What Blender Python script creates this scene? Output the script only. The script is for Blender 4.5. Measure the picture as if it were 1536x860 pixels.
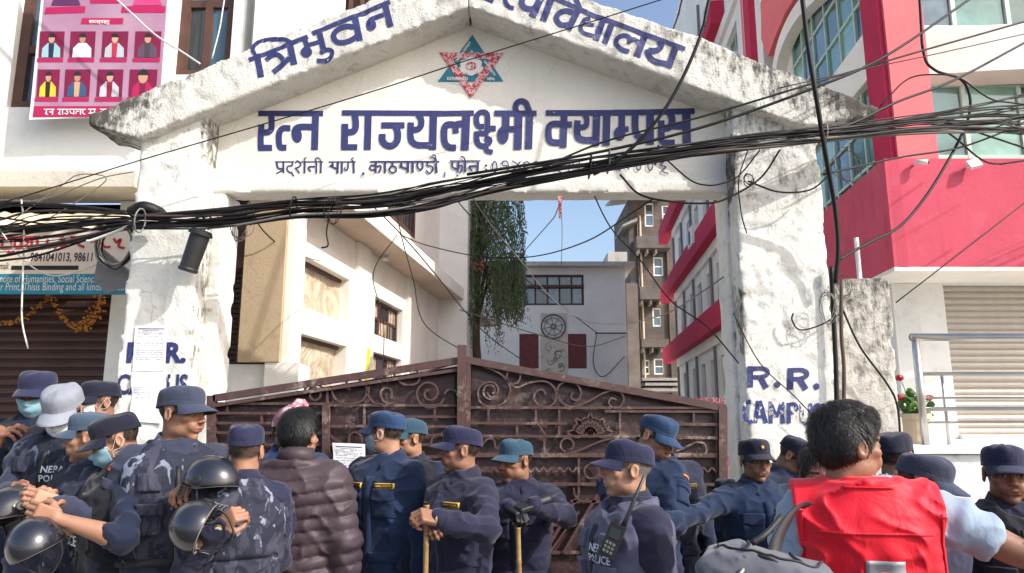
import bpy, math, random, time
import numpy as np
from mathutils import Vector, Matrix
T0 = time.time()
random.seed(7); RNG = np.random.default_rng(7)
for o in list(bpy.data.objects): bpy.data.objects.remove(o)
scene = bpy.context.scene; COL = scene.collection
R = math.radians
# ------------------------------------------------------------------ camera
CAMH = 1.65; FPX = 1109.0; PITCH = R(10.5)
cam_d = bpy.data.cameras.new('camera'); cam = bpy.data.objects.new('camera', cam_d); COL.objects.link(cam)
cam_d.sensor_width = 36; cam_d.lens = FPX / 1536 * 36; cam_d.clip_end = 2000; cam_d.clip_start = 0.05
cam.location = (0, 0, CAMH); cam.rotation_euler = (math.pi / 2 + PITCH, 0, 0); scene.camera = cam
# ------------------------------------------------------------------ world, sun
SUN = np.array([.62, -.37, .54]); SUN /= np.linalg.norm(SUN)
w = bpy.data.worlds.new('World'); scene.world = w; w.use_nodes = True
nt = w.node_tree; bg = nt.nodes['Background']; sk = nt.nodes.new('ShaderNodeTexSky'); sk.sky_type = 'NISHITA'
sk.sun_disc = False; sk.sun_elevation = math.asin(SUN[2]); sk.sun_rotation = math.atan2(SUN[0], SUN[1])
sk.air_density = 1.0; sk.dust_density = 3.5; sk.ozone_density = 1.0
nt.links.new(sk.outputs[0], bg.inputs[0]); bg.inputs[1].default_value = 0.15
sd = bpy.data.lights.new('sun', 'SUN'); sd.energy = 2.5; sd.angle = R(0.55); sd.color = (1, .975, .94)
so = bpy.data.objects.new('sun', sd); COL.objects.link(so)
so.rotation_euler = Vector((-SUN[0], -SUN[1], -SUN[2])).to_track_quat('-Z', 'Y').to_euler(); so.location = (6, -4, 12)
scene.view_settings.view_transform = 'Standard'; scene.view_settings.look = 'None'
scene.view_settings.gamma = 1; scene.view_settings.exposure = 0.82
scene.cycles.max_bounces = 6; scene.cycles.diffuse_bounces = 4; scene.cycles.transparent_max_bounces = 8

# ------------------------------------------------------------------ pixel helpers (where a thing seen at a pixel stands, given its plane)
def ray(px, py):
    a = (px - 768) / FPX; b = (430 - py) / FPX; c, s = math.cos(PITCH), math.sin(PITCH)
    return np.array([a, c - b * s, s + b * c])
def P(px, py, Y):
    r = ray(px, py); t = Y / r[1]; return np.array([r[0] * t, Y, CAMH + r[2] * t])
class Plane:            # a vertical wall: passes (x0,y0), runs along unit dir d; n points to the right of d
    def __init__(s, x0, y0, dx, dy):
        l = math.hypot(dx, dy); s.o = np.array([x0, y0]); s.d = np.array([dx / l, dy / l]); s.n = np.array([s.d[1], -s.d[0]])
    def hit(s, px, py):  # -> (s along, z)
        r = ray(px, py); nn = s.n; t = (s.o @ nn) / (r[:2] @ nn); q = r[:2] * t
        return (q - s.o) @ s.d, CAMH + r[2] * t
    def w(s, a, z, off=0.0):
        q = s.o + s.d * a + s.n * off; return (q[0], q[1], z)
# ------------------------------------------------------------------ object helpers
def setp(o, label=None, cat=None, group=None, kind=None):
    if label: o['label'] = label
    if cat: o['category'] = cat
    if group: o['group'] = group
    if kind: o['kind'] = kind
    return o
def thing(name, label, cat, loc=(0, 0, 0), group=None, rz=0):
    o = bpy.data.objects.new(name, None); COL.objects.link(o); o.location = loc; o.rotation_euler = (0, 0, rz)
    o.empty_display_size = .1
    return setp(o, label, cat, group)
def link(name, me, mat=None, parent=None, world=True):
    o = bpy.data.objects.new(name, me); COL.objects.link(o)
    if mat is not None and len(me.materials) == 0: me.materials.append(mat)
    if parent is not None:
        o.parent = parent
        if world: o.matrix_parent_inverse = wmat(parent).inverted()
    return o
def wmat(o):
    m = Matrix.LocRotScale(o.location, o.rotation_euler, o.scale)
    return (wmat(o.parent) @ o.matrix_parent_inverse @ m) if o.parent else m
def mesh_np(name, V, F, smooth=True, col=None, attrs=None):
    me = bpy.data.meshes.new(name); V = np.asarray(V, np.float32); F = np.asarray(F, np.int32)
    me.vertices.add(len(V)); me.vertices.foreach_set('co', V.ravel())
    k = F.shape[1]; me.loops.add(F.size); me.loops.foreach_set('vertex_index', F.ravel())
    me.polygons.add(len(F)); me.polygons.foreach_set('loop_start', np.arange(0, F.size, k, dtype=np.int32))
    me.polygons.foreach_set('loop_total', np.full(len(F), k, np.int32))
    me.update(calc_edges=True)
    me.polygons.foreach_set('use_smooth', np.full(len(F), smooth))
    if col is not None:
        a = me.color_attributes.new('col', 'FLOAT_COLOR', 'POINT'); c = np.ones((len(V), 4), np.float32); c[:, :3] = col
        a.data.foreach_set('color', c.ravel())
    if attrs:
        for n, v in attrs.items():
            a = me.attributes.new(n, 'FLOAT', 'POINT'); a.data.foreach_set('value', np.asarray(v, np.float32))
    me.validate(); return me
class MB:
    def __init__(s): s.v = []; s.f = []
    def add(s, vs, fs):
        n = len(s.v); s.v += [tuple(map(float, p)) for p in vs]; s.f += [tuple(i + n for i in f) for f in fs]; return s
    def box(s, a, b):
        (x0, y0, z0), (x1, y1, z1) = a, b
        return s.add([(x0, y0, z0), (x1, y0, z0), (x1, y1, z0), (x0, y1, z0), (x0, y0, z1), (x1, y0, z1), (x1, y1, z1), (x0, y1, z1)],
                     [(0, 3, 2, 1), (4, 5, 6, 7), (0, 1, 5, 4), (1, 2, 6, 5), (2, 3, 7, 6), (3, 0, 4, 7)])
    def hexa(s, p8): return s.add(p8, [(0, 3, 2, 1), (4, 5, 6, 7), (0, 1, 5, 4), (1, 2, 6, 5), (2, 3, 7, 6), (3, 0, 4, 7)])
    def wbox(s, pl, a0, a1, z0, z1, o0, o1):   # box on a Plane; o = offset along its normal
        return s.hexa([pl.w(a0, z0, o1), pl.w(a1, z0, o1), pl.w(a1, z0, o0), pl.w(a0, z0, o0), pl.w(a0, z1, o1), pl.w(a1, z1, o1), pl.w(a1, z1, o0), pl.w(a0, z1, o0)])
    def prism(s, pts, y0, y1):   # polygon in (x,z) extruded in y
        n = len(pts)
        return s.add([(x, y0, z) for x, z in pts] + [(x, y1, z) for x, z in pts],
                     [tuple(range(n)), tuple(range(2 * n - 1, n - 1, -1))] + [(i, i + n, (i + 1) % n + n, (i + 1) % n) for i in range(n)])
    def bar(s, a, b, w, d, up=(0, 1, 0)):      # rectangular bar a->b, width w across, depth d along up
        a = np.array(a, float); b = np.array(b, float); t = b - a; t /= np.linalg.norm(t); u = np.array(up, float)
        u -= t * (u @ t); u /= np.linalg.norm(u); q = np.cross(t, u) * w / 2; u = u * d / 2
        return s.hexa([a - q - u, a + q - u, a + q + u, a - q + u, b - q - u, b + q - u, b + q + u, b - q + u])
    def tube(s, pts, r, seg=6, cap=True):
        V, F = tube_np(pts, r, seg, cap); return s.add(V, F)
    def build(s, name, mat, parent=None, smooth=False, world=True):
        me = bpy.data.meshes.new(name); me.from_pydata(s.v, [], s.f); me.validate()
        if smooth: me.polygons.foreach_set('use_smooth', [True] * len(me.polygons))
        me.update(); return link(name, me, mat, parent, world)
def smoothpts(pts, n=6):
    p = np.array(pts, float)
    if len(p) < 3: return p
    q = np.vstack([2 * p[0] - p[1], p, 2 * p[-1] - p[-2]]); out = []
    for i in range(1, len(q) - 2):
        for t in np.linspace(0, 1, n, endpoint=False):
            a, b, c, d = q[i - 1], q[i], q[i + 1], q[i + 2]
            out.append(.5 * ((2 * b) + (-a + c) * t + (2 * a - 5 * b + 4 * c - d) * t * t + (-a + 3 * b - 3 * c + d) * t ** 3))
    out.append(p[-1]); return np.array(out)
def tube_np(pts, r, seg=6, cap=True):
    p = np.array(pts, float); n = len(p); r = np.broadcast_to(np.asarray(r, float), (n,))
    t = np.gradient(p, axis=0); t /= np.linalg.norm(t, axis=1)[:, None] + 1e-12
    ref = np.array([0, 0, 1.0]) if abs(t[0][2]) < .9 else np.array([1.0, 0, 0])
    u = np.cross(t[0], ref); u /= np.linalg.norm(u); V = []
    for i in range(n):
        u = u - t[i] * (u @ t[i]); u /= np.linalg.norm(u) + 1e-12; v = np.cross(t[i], u)
        for k in range(seg):
            a = 2 * math.pi * k / seg; V.append(p[i] + r[i] * (math.cos(a) * u + math.sin(a) * v))
    F = [(i * seg + k, i * seg + (k + 1) % seg, (i + 1) * seg + (k + 1) % seg, (i + 1) * seg + k) for i in range(n - 1) for k in range(seg)]
    if cap: F += [tuple(range(seg - 1, -1, -1)), tuple(range((n - 1) * seg, n * seg))]
    return V, F
def lathe(prof, seg=24, axis='z'):
    V = []; F = []
    for (r, z) in prof:
        for k in range(seg):
            a = 2 * math.pi * k / seg; V.append((r * math.cos(a), r * math.sin(a), z))
    for i in range(len(prof) - 1):
        for k in range(seg): F.append((i * seg + k, i * seg + (k + 1) % seg, (i + 1) * seg + (k + 1) % seg, (i + 1) * seg + k))
    return V, F
# ------------------------------------------------------------------ numpy noise + distance-field meshing
_LAT = RNG.random((32, 32, 32)).astype(np.float32)
def vnoise(p, f=1.0, seed=0):
    q = np.asarray(p, np.float32) * f + seed * 7.31; i = np.floor(q).astype(int); t = q - i; t = t * t * (3 - 2 * t); i &= 31; j = (i + 1) & 31
    x, y, z = i[..., 0], i[..., 1], i[..., 2]; X, Y, Z = j[..., 0], j[..., 1], j[..., 2]; a, b, c = t[..., 0], t[..., 1], t[..., 2]
    L = _LAT
    return ((L[x, y, z] * (1 - a) + L[X, y, z] * a) * (1 - b) + (L[x, Y, z] * (1 - a) + L[X, Y, z] * a) * b) * (1 - c) + \
           ((L[x, y, Z] * (1 - a) + L[X, y, Z] * a) * (1 - b) + (L[x, Y, Z] * (1 - a) + L[X, Y, Z] * a) * b) * c
def fbm(p, f=1.0, o=3, seed=0):
    s = 0; a = .5
    for k in range(o): s = s + a * vnoise(p, f, seed + k); a *= .5; f *= 2.03
    return s / (1 - .5 ** o)
class Field:
    def __init__(s, lo, hi, h):
        s.lo = np.array(lo, np.float32); s.h = h; s.n = np.maximum(2, np.ceil((np.array(hi) - s.lo) / h).astype(int) + 1)
        s.F = np.full(tuple(s.n), .12, np.float32)
        s.ax = [s.lo[i] + h * np.arange(s.n[i], dtype=np.float32) for i in range(3)]
    def sub(s, lo, hi):
        a = np.clip(np.floor((np.array(lo) - s.lo) / s.h).astype(int), 0, s.n); b = np.clip(np.ceil((np.array(hi) - s.lo) / s.h).astype(int) + 1, 0, s.n)
        if np.any(b <= a): return None, None
        sl = tuple(slice(a[i], b[i]) for i in range(3))
        g = np.stack(np.meshgrid(*[s.ax[i][sl[i]] for i in range(3)], indexing='ij'), -1)
        return sl, g
    def comb(s, fn, lo, hi, k=.01, mode='u'):
        m = max(k, .03) + 2 * s.h
        sl, g = s.sub(np.array(lo) - m, np.array(hi) + m)
        if sl is None: return s
        d = fn(g).astype(np.float32); A = s.F[sl]
        if mode == 'u': h = np.clip(.5 + .5 * (d - A) / k, 0, 1); s.F[sl] = d * (1 - h) + A * h - k * h * (1 - h)
        elif mode == 's': h = np.clip(.5 - .5 * (A + d) / k, 0, 1); s.F[sl] = A * (1 - h) - d * h + k * h * (1 - h)
        return s
    def ell(s, c, r, k=.01, mode='u', rot=None):
        c = np.array(c, np.float32); r = np.array(r, np.float32); m = r.max()
        def fn(g):
            q = g - c
            if rot is not None: q = q @ np.array(rot, np.float32)
            a = np.sqrt(((q / r) ** 2).sum(-1)); b = np.sqrt(((q / (r * r)) ** 2).sum(-1)) + 1e-6
            return a * (a - 1) / b
        return s.comb(fn, c - m, c + m, k, mode)
    def cap(s, a, b, ra, rb, k=.01, mode='u', fold=None):
        a = np.array(a, np.float32); b = np.array(b, np.float32); ab = b - a; L = float(ab @ ab) + 1e-9; m = max(ra, rb)
        def fn(g):
            q = g - a; t = np.clip((q @ ab) / L, 0, 1); d = np.sqrt(((q - t[..., None] * ab) ** 2).sum(-1)) - (ra + (rb - ra) * t)
            return d + fold(g, t) if fold else d
        return s.comb(fn, np.minimum(a, b) - m, np.maximum(a, b) + m, k, mode)
    def rbox(s, c, hs, r, k=.01, mode='u', rot=None):
        c = np.array(c, np.float32); hs = np.array(hs, np.float32); m = float(np.linalg.norm(hs)) + r
        def fn(g):
            q = g - c
            if rot is not None: q = q @ np.array(rot, np.float32)
            q = np.abs(q) - hs; return np.sqrt((np.maximum(q, 0) ** 2).sum(-1)) + np.minimum(q.max(-1), 0) - r
        lo, hi = (c - hs - r, c + hs + r) if rot is None else (c - m, c + m)
        return s.comb(fn, lo, hi, k, mode)
    def grid(s): return np.stack(np.meshgrid(*s.ax, indexing='ij'), -1)
    def sample(s, p):
        q = (np.asarray(p) - s.lo) / s.h; q = np.clip(q, 0, s.n - 1.001); i = q.astype(int); t = q - i; F = s.F
        x, y, z = i[..., 0], i[..., 1], i[..., 2]; a, b, c = t[..., 0], t[..., 1], t[..., 2]
        return ((F[x, y, z] * (1 - a) + F[x + 1, y, z] * a) * (1 - b) + (F[x, y + 1, z] * (1 - a) + F[x + 1, y + 1, z] * a) * b) * (1 - c) + \
               ((F[x, y, z + 1] * (1 - a) + F[x + 1, y, z + 1] * a) * (1 - b) + (F[x, y + 1, z + 1] * (1 - a) + F[x + 1, y + 1, z + 1] * a) * b) * c
    def project(s, p, d, maxd=.35, off=0.0):
        p = np.array(p, float); d = np.array(d, float); d = d / np.linalg.norm(d); t = np.zeros(p.shape[:-1]); done = np.zeros(p.shape[:-1], bool)
        for _ in range(90):
            v = s.sample(p + d * t[..., None]); done |= v < .0006; t = np.where(done, t, t + np.clip(v * .7, .001, .02))
            if done.all(): break
        t = np.where(done, t, np.nan); med = np.nanmedian(t) if done.any() else maxd * .5
        t = np.where(np.isnan(t) | (t > med + .06), med, t)
        return p + d * (t - off)[..., None]
    def mesh(s):
        return surfnet(s.F, s.lo, s.h)
def surfnet(F, lo, h):
    ins = F < 0; nx, ny, nz = F.shape
    c = np.zeros((nx - 1, ny - 1, nz - 1), np.int8); corners = [(i, j, k) for i in (0, 1) for j in (0, 1) for k in (0, 1)]
    for (i, j, k) in corners: c += ins[i:nx - 1 + i, j:ny - 1 + j, k:nz - 1 + k]
    m = (c > 0) & (c < 8); idx = np.argwhere(m); ids = np.full(m.shape, -1, np.int32); ids[m] = np.arange(len(idx))
    val = {q: F[idx[:, 0] + q[0], idx[:, 1] + q[1], idx[:, 2] + q[2]] for q in corners}
    acc = np.zeros((len(idx), 3)); cnt = np.zeros(len(idx))
    for a in corners:
        for ax in range(3):
            if a[ax] == 0:
                b = tuple(1 if i == ax else a[i] for i in range(3)); va, vb = val[a], val[b]; x = (va < 0) != (vb < 0)
                t = np.where(x, va / np.where(x, va - vb, 1), 0); pt = np.array(a, float)[None].repeat(len(idx), 0); pt[:, ax] = t
                acc += np.where(x[:, None], pt, 0); cnt += x
    V = (idx + acc / cnt[:, None]) * h + lo; Q = []
    for ax in range(3):
        A = [slice(None)] * 3; B = [slice(None)] * 3; A[ax] = slice(0, -1); B[ax] = slice(1, None)
        ia, ib = ins[tuple(A)], ins[tuple(B)]; e = np.argwhere(ia != ib); u, v = [(1, 2), (2, 0), (0, 1)][ax]
        ok = (e[:, u] > 0) & (e[:, v] > 0) & (e[:, u] < F.shape[u] - 1) & (e[:, v] < F.shape[v] - 1); e = e[ok]
        sgn = ia[e[:, 0], e[:, 1], e[:, 2]]
        def g(du, dv):
            q = e.copy(); q[:, u] -= du; q[:, v] -= dv; return ids[q[:, 0], q[:, 1], q[:, 2]]
        q = np.stack([g(1, 1), g(0, 1), g(0, 0), g(1, 0)], 1); q[~sgn] = q[~sgn][:, ::-1]; Q.append(q)
    Q = np.vstack(Q); return V, Q[(Q >= 0).all(1)]
def relax(V, Q, it=1, lam=.5):
    E = np.vstack([Q[:, [0, 1]], Q[:, [1, 2]], Q[:, [2, 3]], Q[:, [3, 0]]])
    for _ in range(it):
        S = np.zeros_like(V); n = np.zeros(len(V))
        for a, b in ((0, 1), (1, 0)):
            for k in range(3): S[:, k] += np.bincount(E[:, a], V[E[:, b], k], len(V))
            n += np.bincount(E[:, a], minlength=len(V))
        V = V + lam * (S / np.maximum(n, 1)[:, None] - V)
    return V
# ------------------------------------------------------------------ materials
def lin(r, g, b):
    return tuple(((c / 255 + .055) / 1.055) ** 2.4 if c > 10 else c / 255 / 12.92 for c in (r, g, b)) + (1,)
class N:
    def __init__(s, name):
        s.m = bpy.data.materials.new(name); s.m.use_nodes = True; s.t = s.m.node_tree; s.b = s.t.nodes['Principled BSDF']
        s.co = s.t.nodes.new('ShaderNodeTexCoord').outputs['Object']
    def nd(s, ty, **kw):
        n = s.t.nodes.new(ty)
        for k, v in kw.items():
            if k in n.inputs.keys() if isinstance(k, str) else False: pass
            setattr(n, k, v)
        return n
    def L(s, a, b): s.t.links.new(a, b)
    def inp(s, sock, v):
        if hasattr(v, 'is_linked') or isinstance(v, bpy.types.NodeSocket): s.L(v, sock)
        else:
            if hasattr(sock.default_value, '__len__') and not hasattr(v, '__len__'): v = (v, v, v) if len(sock.default_value) == 3 else (v, v, v, 1)
            if hasattr(v, '__len__') and hasattr(sock.default_value, '__len__') and len(v) != len(sock.default_value): v = tuple(v)[:len(sock.default_value)]
            sock.default_value = v
    def map(s, sc=(1, 1, 1), rot=(0, 0, 0), co=None):
        n = s.nd('ShaderNodeMapping'); s.L(co or s.co, n.inputs[0]); n.inputs['Scale'].default_value = sc if hasattr(sc, '__len__') else (sc,) * 3
        n.inputs['Rotation'].default_value = rot; return n.outputs[0]
    def noise(s, scale, detail=4, rough=.55, dist=0, co=None):
        n = s.nd('ShaderNodeTexNoise'); s.L(co or s.co, n.inputs['Vector']); n.inputs['Scale'].default_value = scale
        n.inputs['Detail'].default_value = detail; n.inputs['Roughness'].default_value = rough; n.inputs['Distortion'].default_value = dist
        return n.outputs['Fac']
    def vor(s, scale, feat='F1', co=None, out='Distance'):
        n = s.nd('ShaderNodeTexVoronoi'); n.feature = feat; s.L(co or s.co, n.inputs['Vector']); n.inputs['Scale'].default_value = scale; return n.outputs[out]
    def wave(s, scale, dist=0, ax='Z', co=None, prof='SIN'):
        n = s.nd('ShaderNodeTexWave'); n.bands_direction = ax; n.wave_profile = prof; s.L(co or s.co, n.inputs['Vector']); n.inputs['Scale'].default_value = scale
        n.inputs['Distortion'].default_value = dist; return n.outputs['Fac']
    def ramp(s, x, *st):
        n = s.nd('ShaderNodeValToRGB'); s.L(x, n.inputs[0]); e = n.color_ramp.elements
        while len(e) < len(st): e.new(.5)
        for i, (p, c) in enumerate(st):
            e[i].position = p; e[i].color = c if hasattr(c, '__len__') else (c, c, c, 1)
        return n.outputs[0]
    def mix(s, f, a, b, ty='MIX'):
        n = s.nd('ShaderNodeMix'); n.data_type = 'RGBA'; n.blend_type = ty; s.inp(n.inputs[0], f); s.inp(n.inputs[6], a); s.inp(n.inputs[7], b); return n.outputs[2]
    def math(s, op, a, b=0.0):
        n = s.nd('ShaderNodeMath'); n.operation = op; s.inp(n.inputs[0], a); s.inp(n.inputs[1], b); return n.outputs[0]
    def attr(s, name, out='Fac'):
        n = s.nd('ShaderNodeAttribute'); n.attribute_name = name; return n.outputs[out]
    def base(s, c): s.inp(s.b.inputs['Base Color'], c); return s
    def rough(s, r): s.inp(s.b.inputs['Roughness'], r); return s
    def spec(s, v): s.b.inputs['Specular IOR Level'].default_value = v; return s
    def metal(s, v): s.inp(s.b.inputs['Metallic'], v); return s
    def bump(s, h, strength=.4, dist=.01):
        n = s.nd('ShaderNodeBump'); n.inputs['Strength'].default_value = strength; n.inputs['Distance'].default_value = dist; s.L(h, n.inputs['Height'])
        if s.b.inputs['Normal'].is_linked: s.L(s.b.inputs['Normal'].links[0].from_socket, n.inputs['Normal'])
        s.L(n.outputs[0], s.b.inputs['Normal']); return s
def simple(name, c, rough=.6, metal=0, var=.12, vs=6, bump=0, bs=80, spec=.5):
    m = N(name); a = m.noise(vs, 5); c = tuple(c)
    m.base(m.mix(m.ramp(a, (.3, 0), (.7, 1)), tuple(x * (1 - var) for x in c[:3]) + (1,), tuple(min(1, x * (1 + var)) for x in c[:3]) + (1,)))
    m.rough(rough).metal(metal).spec(spec)
    if bump: m.bump(m.noise(bs, 3), bump, .004)
    return m.m
def plaster(name, c, dirt=lin(70, 66, 58), amount=.5, streak=.5, rough=.85, bump=.5, wear=False, crack=.4, bscale=38, patchc=None):
    m = N(name); c1 = tuple(c)
    big = m.noise(.9, 5, .6); fine = m.noise(9, 6, .65); st = m.noise(1, 5, .6, co=m.map((7, 7, .55)))
    col = m.mix(m.ramp(big, (.35, 0), (.7, 1)), c1, tuple(x * .86 for x in c1[:3]) + (1,))
    if patchc: col = m.mix(m.ramp(m.noise(2.2, 5, .6, .4), (.55, 0), (.62, .8)), col, patchc)
    d = m.math('MULTIPLY', m.ramp(fine, (.52, 0), (.72, 1)), m.ramp(big, (.4, 0), (.62, 1)))
    s2 = m.math('MULTIPLY', m.ramp(st, (.55, 0), (.78, 1)), streak)
    f = m.math('MAXIMUM', m.math('MULTIPLY', d, amount), m.math('MULTIPLY', s2, m.ramp(m.noise(2.1, 4), (.4, 0), (.65, 1))))
    if wear:
        wv = m.attr('wear'); x = m.math('ADD', wv, m.math('MULTIPLY', m.math('SUBTRACT', m.mix(.5, m.noise(9, 8, .78), m.noise(1, 8, .75, co=m.map((26, 26, 7)))), .5), 3.4))
        f = m.math('MAXIMUM', f, m.ramp(x, (.4, 0), (.85, .93)))
    cr = m.ramp(m.vor(3.1, 'DISTANCE_TO_EDGE', m.map(1)), (.0, 1), (.012, 0))
    if crack: f = m.math('MAXIMUM', f, m.math('MULTIPLY', m.math('MULTIPLY', cr, m.ramp(m.noise(1.7, 3), (.5, 0), (.6, 1))), crack))
    m.base(m.mix(f, col, dirt)).rough(rough).spec(.25)
    m.bump(m.noise(bscale, 6, .7), bump, .012); m.bump(m.noise(5, 4), bump * .35, .02)
    return m.m
M = {}
M['gate_plaster'] = plaster('gate_plaster', lin(228, 227, 220), amount=.35, streak=.35, wear=True, bump=.55, dirt=lin(66, 60, 52))
M['beam_plaster'] = plaster('beam_plaster', lin(224, 222, 214), amount=.7, streak=.9, wear=True, bump=.95, dirt=lin(60, 56, 50), bscale=55)
M['panel_plaster'] = plaster('panel_plaster', lin(236, 232, 222), amount=.16, streak=.2, bump=.5, crack=.3, dirt=lin(110, 100, 86))
M['blue_paint'] = (lambda m: (m.base(m.mix(m.ramp(m.noise(16, 7, .75), (.62, 0), (.7, .7)), m.mix(m.noise(5, 4), lin(34, 40, 92), lin(48, 55, 110)), lin(190, 190, 195))).rough(.6), m.bump(m.noise(38, 6), .4, .008), m.m)[-1])(N('blue_paint'))
M['blue_paint_worn'] = (lambda m: (m.base(m.mix(m.ramp(m.noise(13, 7, .7), (.54, 0), (.58, .95)), lin(40, 52, 112), lin(215, 212, 200))).rough(.7), m.m)[-1])(N('blue_paint_worn'))
M['teal_paint'] = simple('teal_paint', lin(38, 118, 140), .6, var=.15, vs=20)
M['red_paint'] = (lambda m: (m.base(m.mix(m.ramp(m.noise(40, 6, .75), (.48, 0), (.54, 1)), lin(190, 44, 60), lin(222, 190, 190))).rough(.7), m.m)[-1])(N('red_paint'))
M['white_paint'] = simple('white_paint', lin(228, 226, 222), .6, var=.05)
M['concrete'] = plaster('concrete', lin(188, 182, 172), amount=.6, streak=.5, bump=.7)
M['grey_concrete'] = plaster('grey_concrete', lin(196, 192, 184), amount=.85, streak=.95, bump=1.0, dirt=lin(60, 58, 55), crack=.7, wear=True)
M['cream'] = plaster('cream', lin(242, 236, 226), amount=.15, streak=.12, bump=.2, crack=0, dirt=lin(150, 130, 105))
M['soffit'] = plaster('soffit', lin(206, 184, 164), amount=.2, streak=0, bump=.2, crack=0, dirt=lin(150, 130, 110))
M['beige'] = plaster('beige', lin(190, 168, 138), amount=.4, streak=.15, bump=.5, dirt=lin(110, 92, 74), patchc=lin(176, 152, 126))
M['white_wall'] = plaster('white_wall', lin(240, 238, 232), amount=.2, streak=.2, bump=.2, crack=0, dirt=lin(140, 140, 142))
M['left_wall'] = plaster('left_wall', lin(232, 231, 226), amount=.25, streak=.35, bump=.25, crack=.1, dirt=lin(120, 114, 104))
M['ledge'] = plaster('ledge', lin(216, 208, 190), amount=.8, streak=.5, bump=.5, dirt=lin(84, 76, 66))
M['red_wall'] = plaster('red_wall', lin(204, 84, 104), amount=.3, streak=.5, bump=.35, crack=.05, dirt=lin(160, 44, 66), patchc=lin(202, 92, 112))
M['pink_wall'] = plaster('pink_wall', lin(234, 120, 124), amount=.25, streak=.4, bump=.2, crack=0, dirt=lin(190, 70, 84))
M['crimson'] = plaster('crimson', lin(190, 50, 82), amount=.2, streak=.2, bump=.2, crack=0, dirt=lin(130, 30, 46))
M['brick'] = None
def brickmat():
    m = N('brick_wall'); n = m.nd('ShaderNodeTexBrick'); n.inputs['Scale'].default_value = 1; n.inputs['Brick Width'].default_value = .24; n.inputs['Row Height'].default_value = .075
    n.inputs['Mortar Size'].default_value = .012; n.inputs['Color1'].default_value = lin(98, 68, 60); n.inputs['Color2'].default_value = lin(80, 58, 53); n.inputs['Mortar'].default_value = lin(150, 138, 126)
    m.L(m.map(1, (math.pi / 2, 0, 0)), n.inputs['Vector'])
    m.base(m.mix(m.ramp(m.noise(.9, 6, .6), (.36, 0), (.56, .9)), n.outputs['Color'], lin(82, 79, 76))).rough(.9); m.bump(n.outputs['Fac'], .4, -.01); return m.m
M['brick'] = brickmat()
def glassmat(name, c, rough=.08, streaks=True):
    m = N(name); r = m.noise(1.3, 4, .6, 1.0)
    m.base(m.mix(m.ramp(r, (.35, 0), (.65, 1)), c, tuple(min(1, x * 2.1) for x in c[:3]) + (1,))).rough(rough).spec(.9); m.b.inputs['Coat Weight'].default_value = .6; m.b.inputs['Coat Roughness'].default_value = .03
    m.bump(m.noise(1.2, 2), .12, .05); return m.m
M['green_glass'] = glassmat('green_glass', lin(64, 104, 96)); M['blue_glass'] = glassmat('blue_glass', lin(56, 82, 96)); M['dark_glass'] = glassmat('dark_glass', lin(42, 50, 54))
M['green_glass_b'] = glassmat('green_glass_b', lin(92, 132, 116)); M['green_glass_c'] = glassmat('green_glass_c', lin(40, 74, 66))
M['mullion'] = simple('mullion', lin(176, 200, 188), .5, var=.08)
M['frame_brown'] = simple('frame_brown', lin(84, 56, 46), .6, var=.25, bump=.3)
M['dark_wood'] = simple('dark_wood', lin(60, 42, 38), .7, var=.3, bump=.3)
def gatemat(name, c1, c2, rust, amt):
    m = N(name); a = m.noise(3, 6, .65, .5); b = m.noise(22, 5, .7)
    col = m.mix(m.ramp(a, (.3, 0), (.7, 1)), c1, c2); f = m.math('MULTIPLY', m.ramp(a, (.5, 0), (.66, 1)), m.ramp(b, (.45, 0), (.6, 1)))
    m.base(m.mix(m.math('MULTIPLY', f, amt), col, rust)).rough(m.ramp(b, (.3, .38), (.7, .62))).spec(.5); m.bump(a, .5, .03); m.bump(b, .15, .004); return m.m
M['gate_sheet'] = gatemat('gate_sheet', lin(66, 44, 44), lin(46, 34, 36), lin(132, 110, 100), .8)
M['gate_bar'] = gatemat('gate_bar', lin(84, 60, 57), lin(70, 50, 48), lin(156, 138, 128), .9)
M['cable'] = simple('cable', lin(20, 19, 21), .55, var=.3, spec=.3); M['cable_grey'] = simple('cable_grey', lin(120, 116, 112), .5); M['cable_white'] = simple('cable_white', lin(206, 202, 196), .5)
M['cable_brown'] = simple('cable_brown', lin(70, 58, 52), .6)
M['black_plastic'] = simple('black_plastic', lin(38, 38, 40), .45, bump=.1); M['steel'] = simple('steel', lin(200, 198, 194), .28, metal=.9, var=.06)
M['paper'] = simple('paper', lin(232, 233, 238), .8, var=.03, vs=3, bump=.25, bs=14); M['ink'] = simple('ink', lin(88, 90, 100), .8); M['ink_pale'] = simple('ink_pale', lin(150, 152, 162), .8)
M['shutter_dark'] = simple('shutter_dark', lin(70, 48, 42), .5, metal=.2, var=.25, vs=2.5, bump=.2, bs=20)
M['shutter_grey'] = simple('shutter_grey', lin(178, 170, 160), .45, metal=.3, var=.08)
M['asphalt'] = (lambda m: (m.base(m.mix(m.noise(40, 6, .7), lin(58, 57, 56), lin(92, 90, 86))).rough(.9), m.bump(m.noise(120, 5), .5, .01), m.m)[-1])(N('asphalt'))
M['plastic_sheet'] = (lambda m: (m.base(m.mix(m.ramp(m.noise(1.6, 4, .6, 2.0), (.4, 0), (.62, 1)), lin(186, 166, 140), lin(222, 206, 180))).rough(.35), m.bump(m.noise(2.2, 5, .6, 2.0), .8, .12), m.m)[-1])(N('plastic_sheet'))
M['foliage_dark'] = simple('foliage_dark', (.095, .135, .055), .6, var=.5, vs=2); M['bark'] = simple('bark', lin(88, 70, 56), .9, bump=.6, bs=20)
M['leaf'] = simple('leaf', (.10, .22, .04), .5, var=.4, vs=15); M['blossom'] = simple('blossom', lin(150, 52, 44), .7)
M['petal_red'] = simple('petal_red', lin(210, 30, 50), .6); M['terracotta'] = simple('terracotta', lin(206, 188, 160), .8, var=.1)
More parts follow.
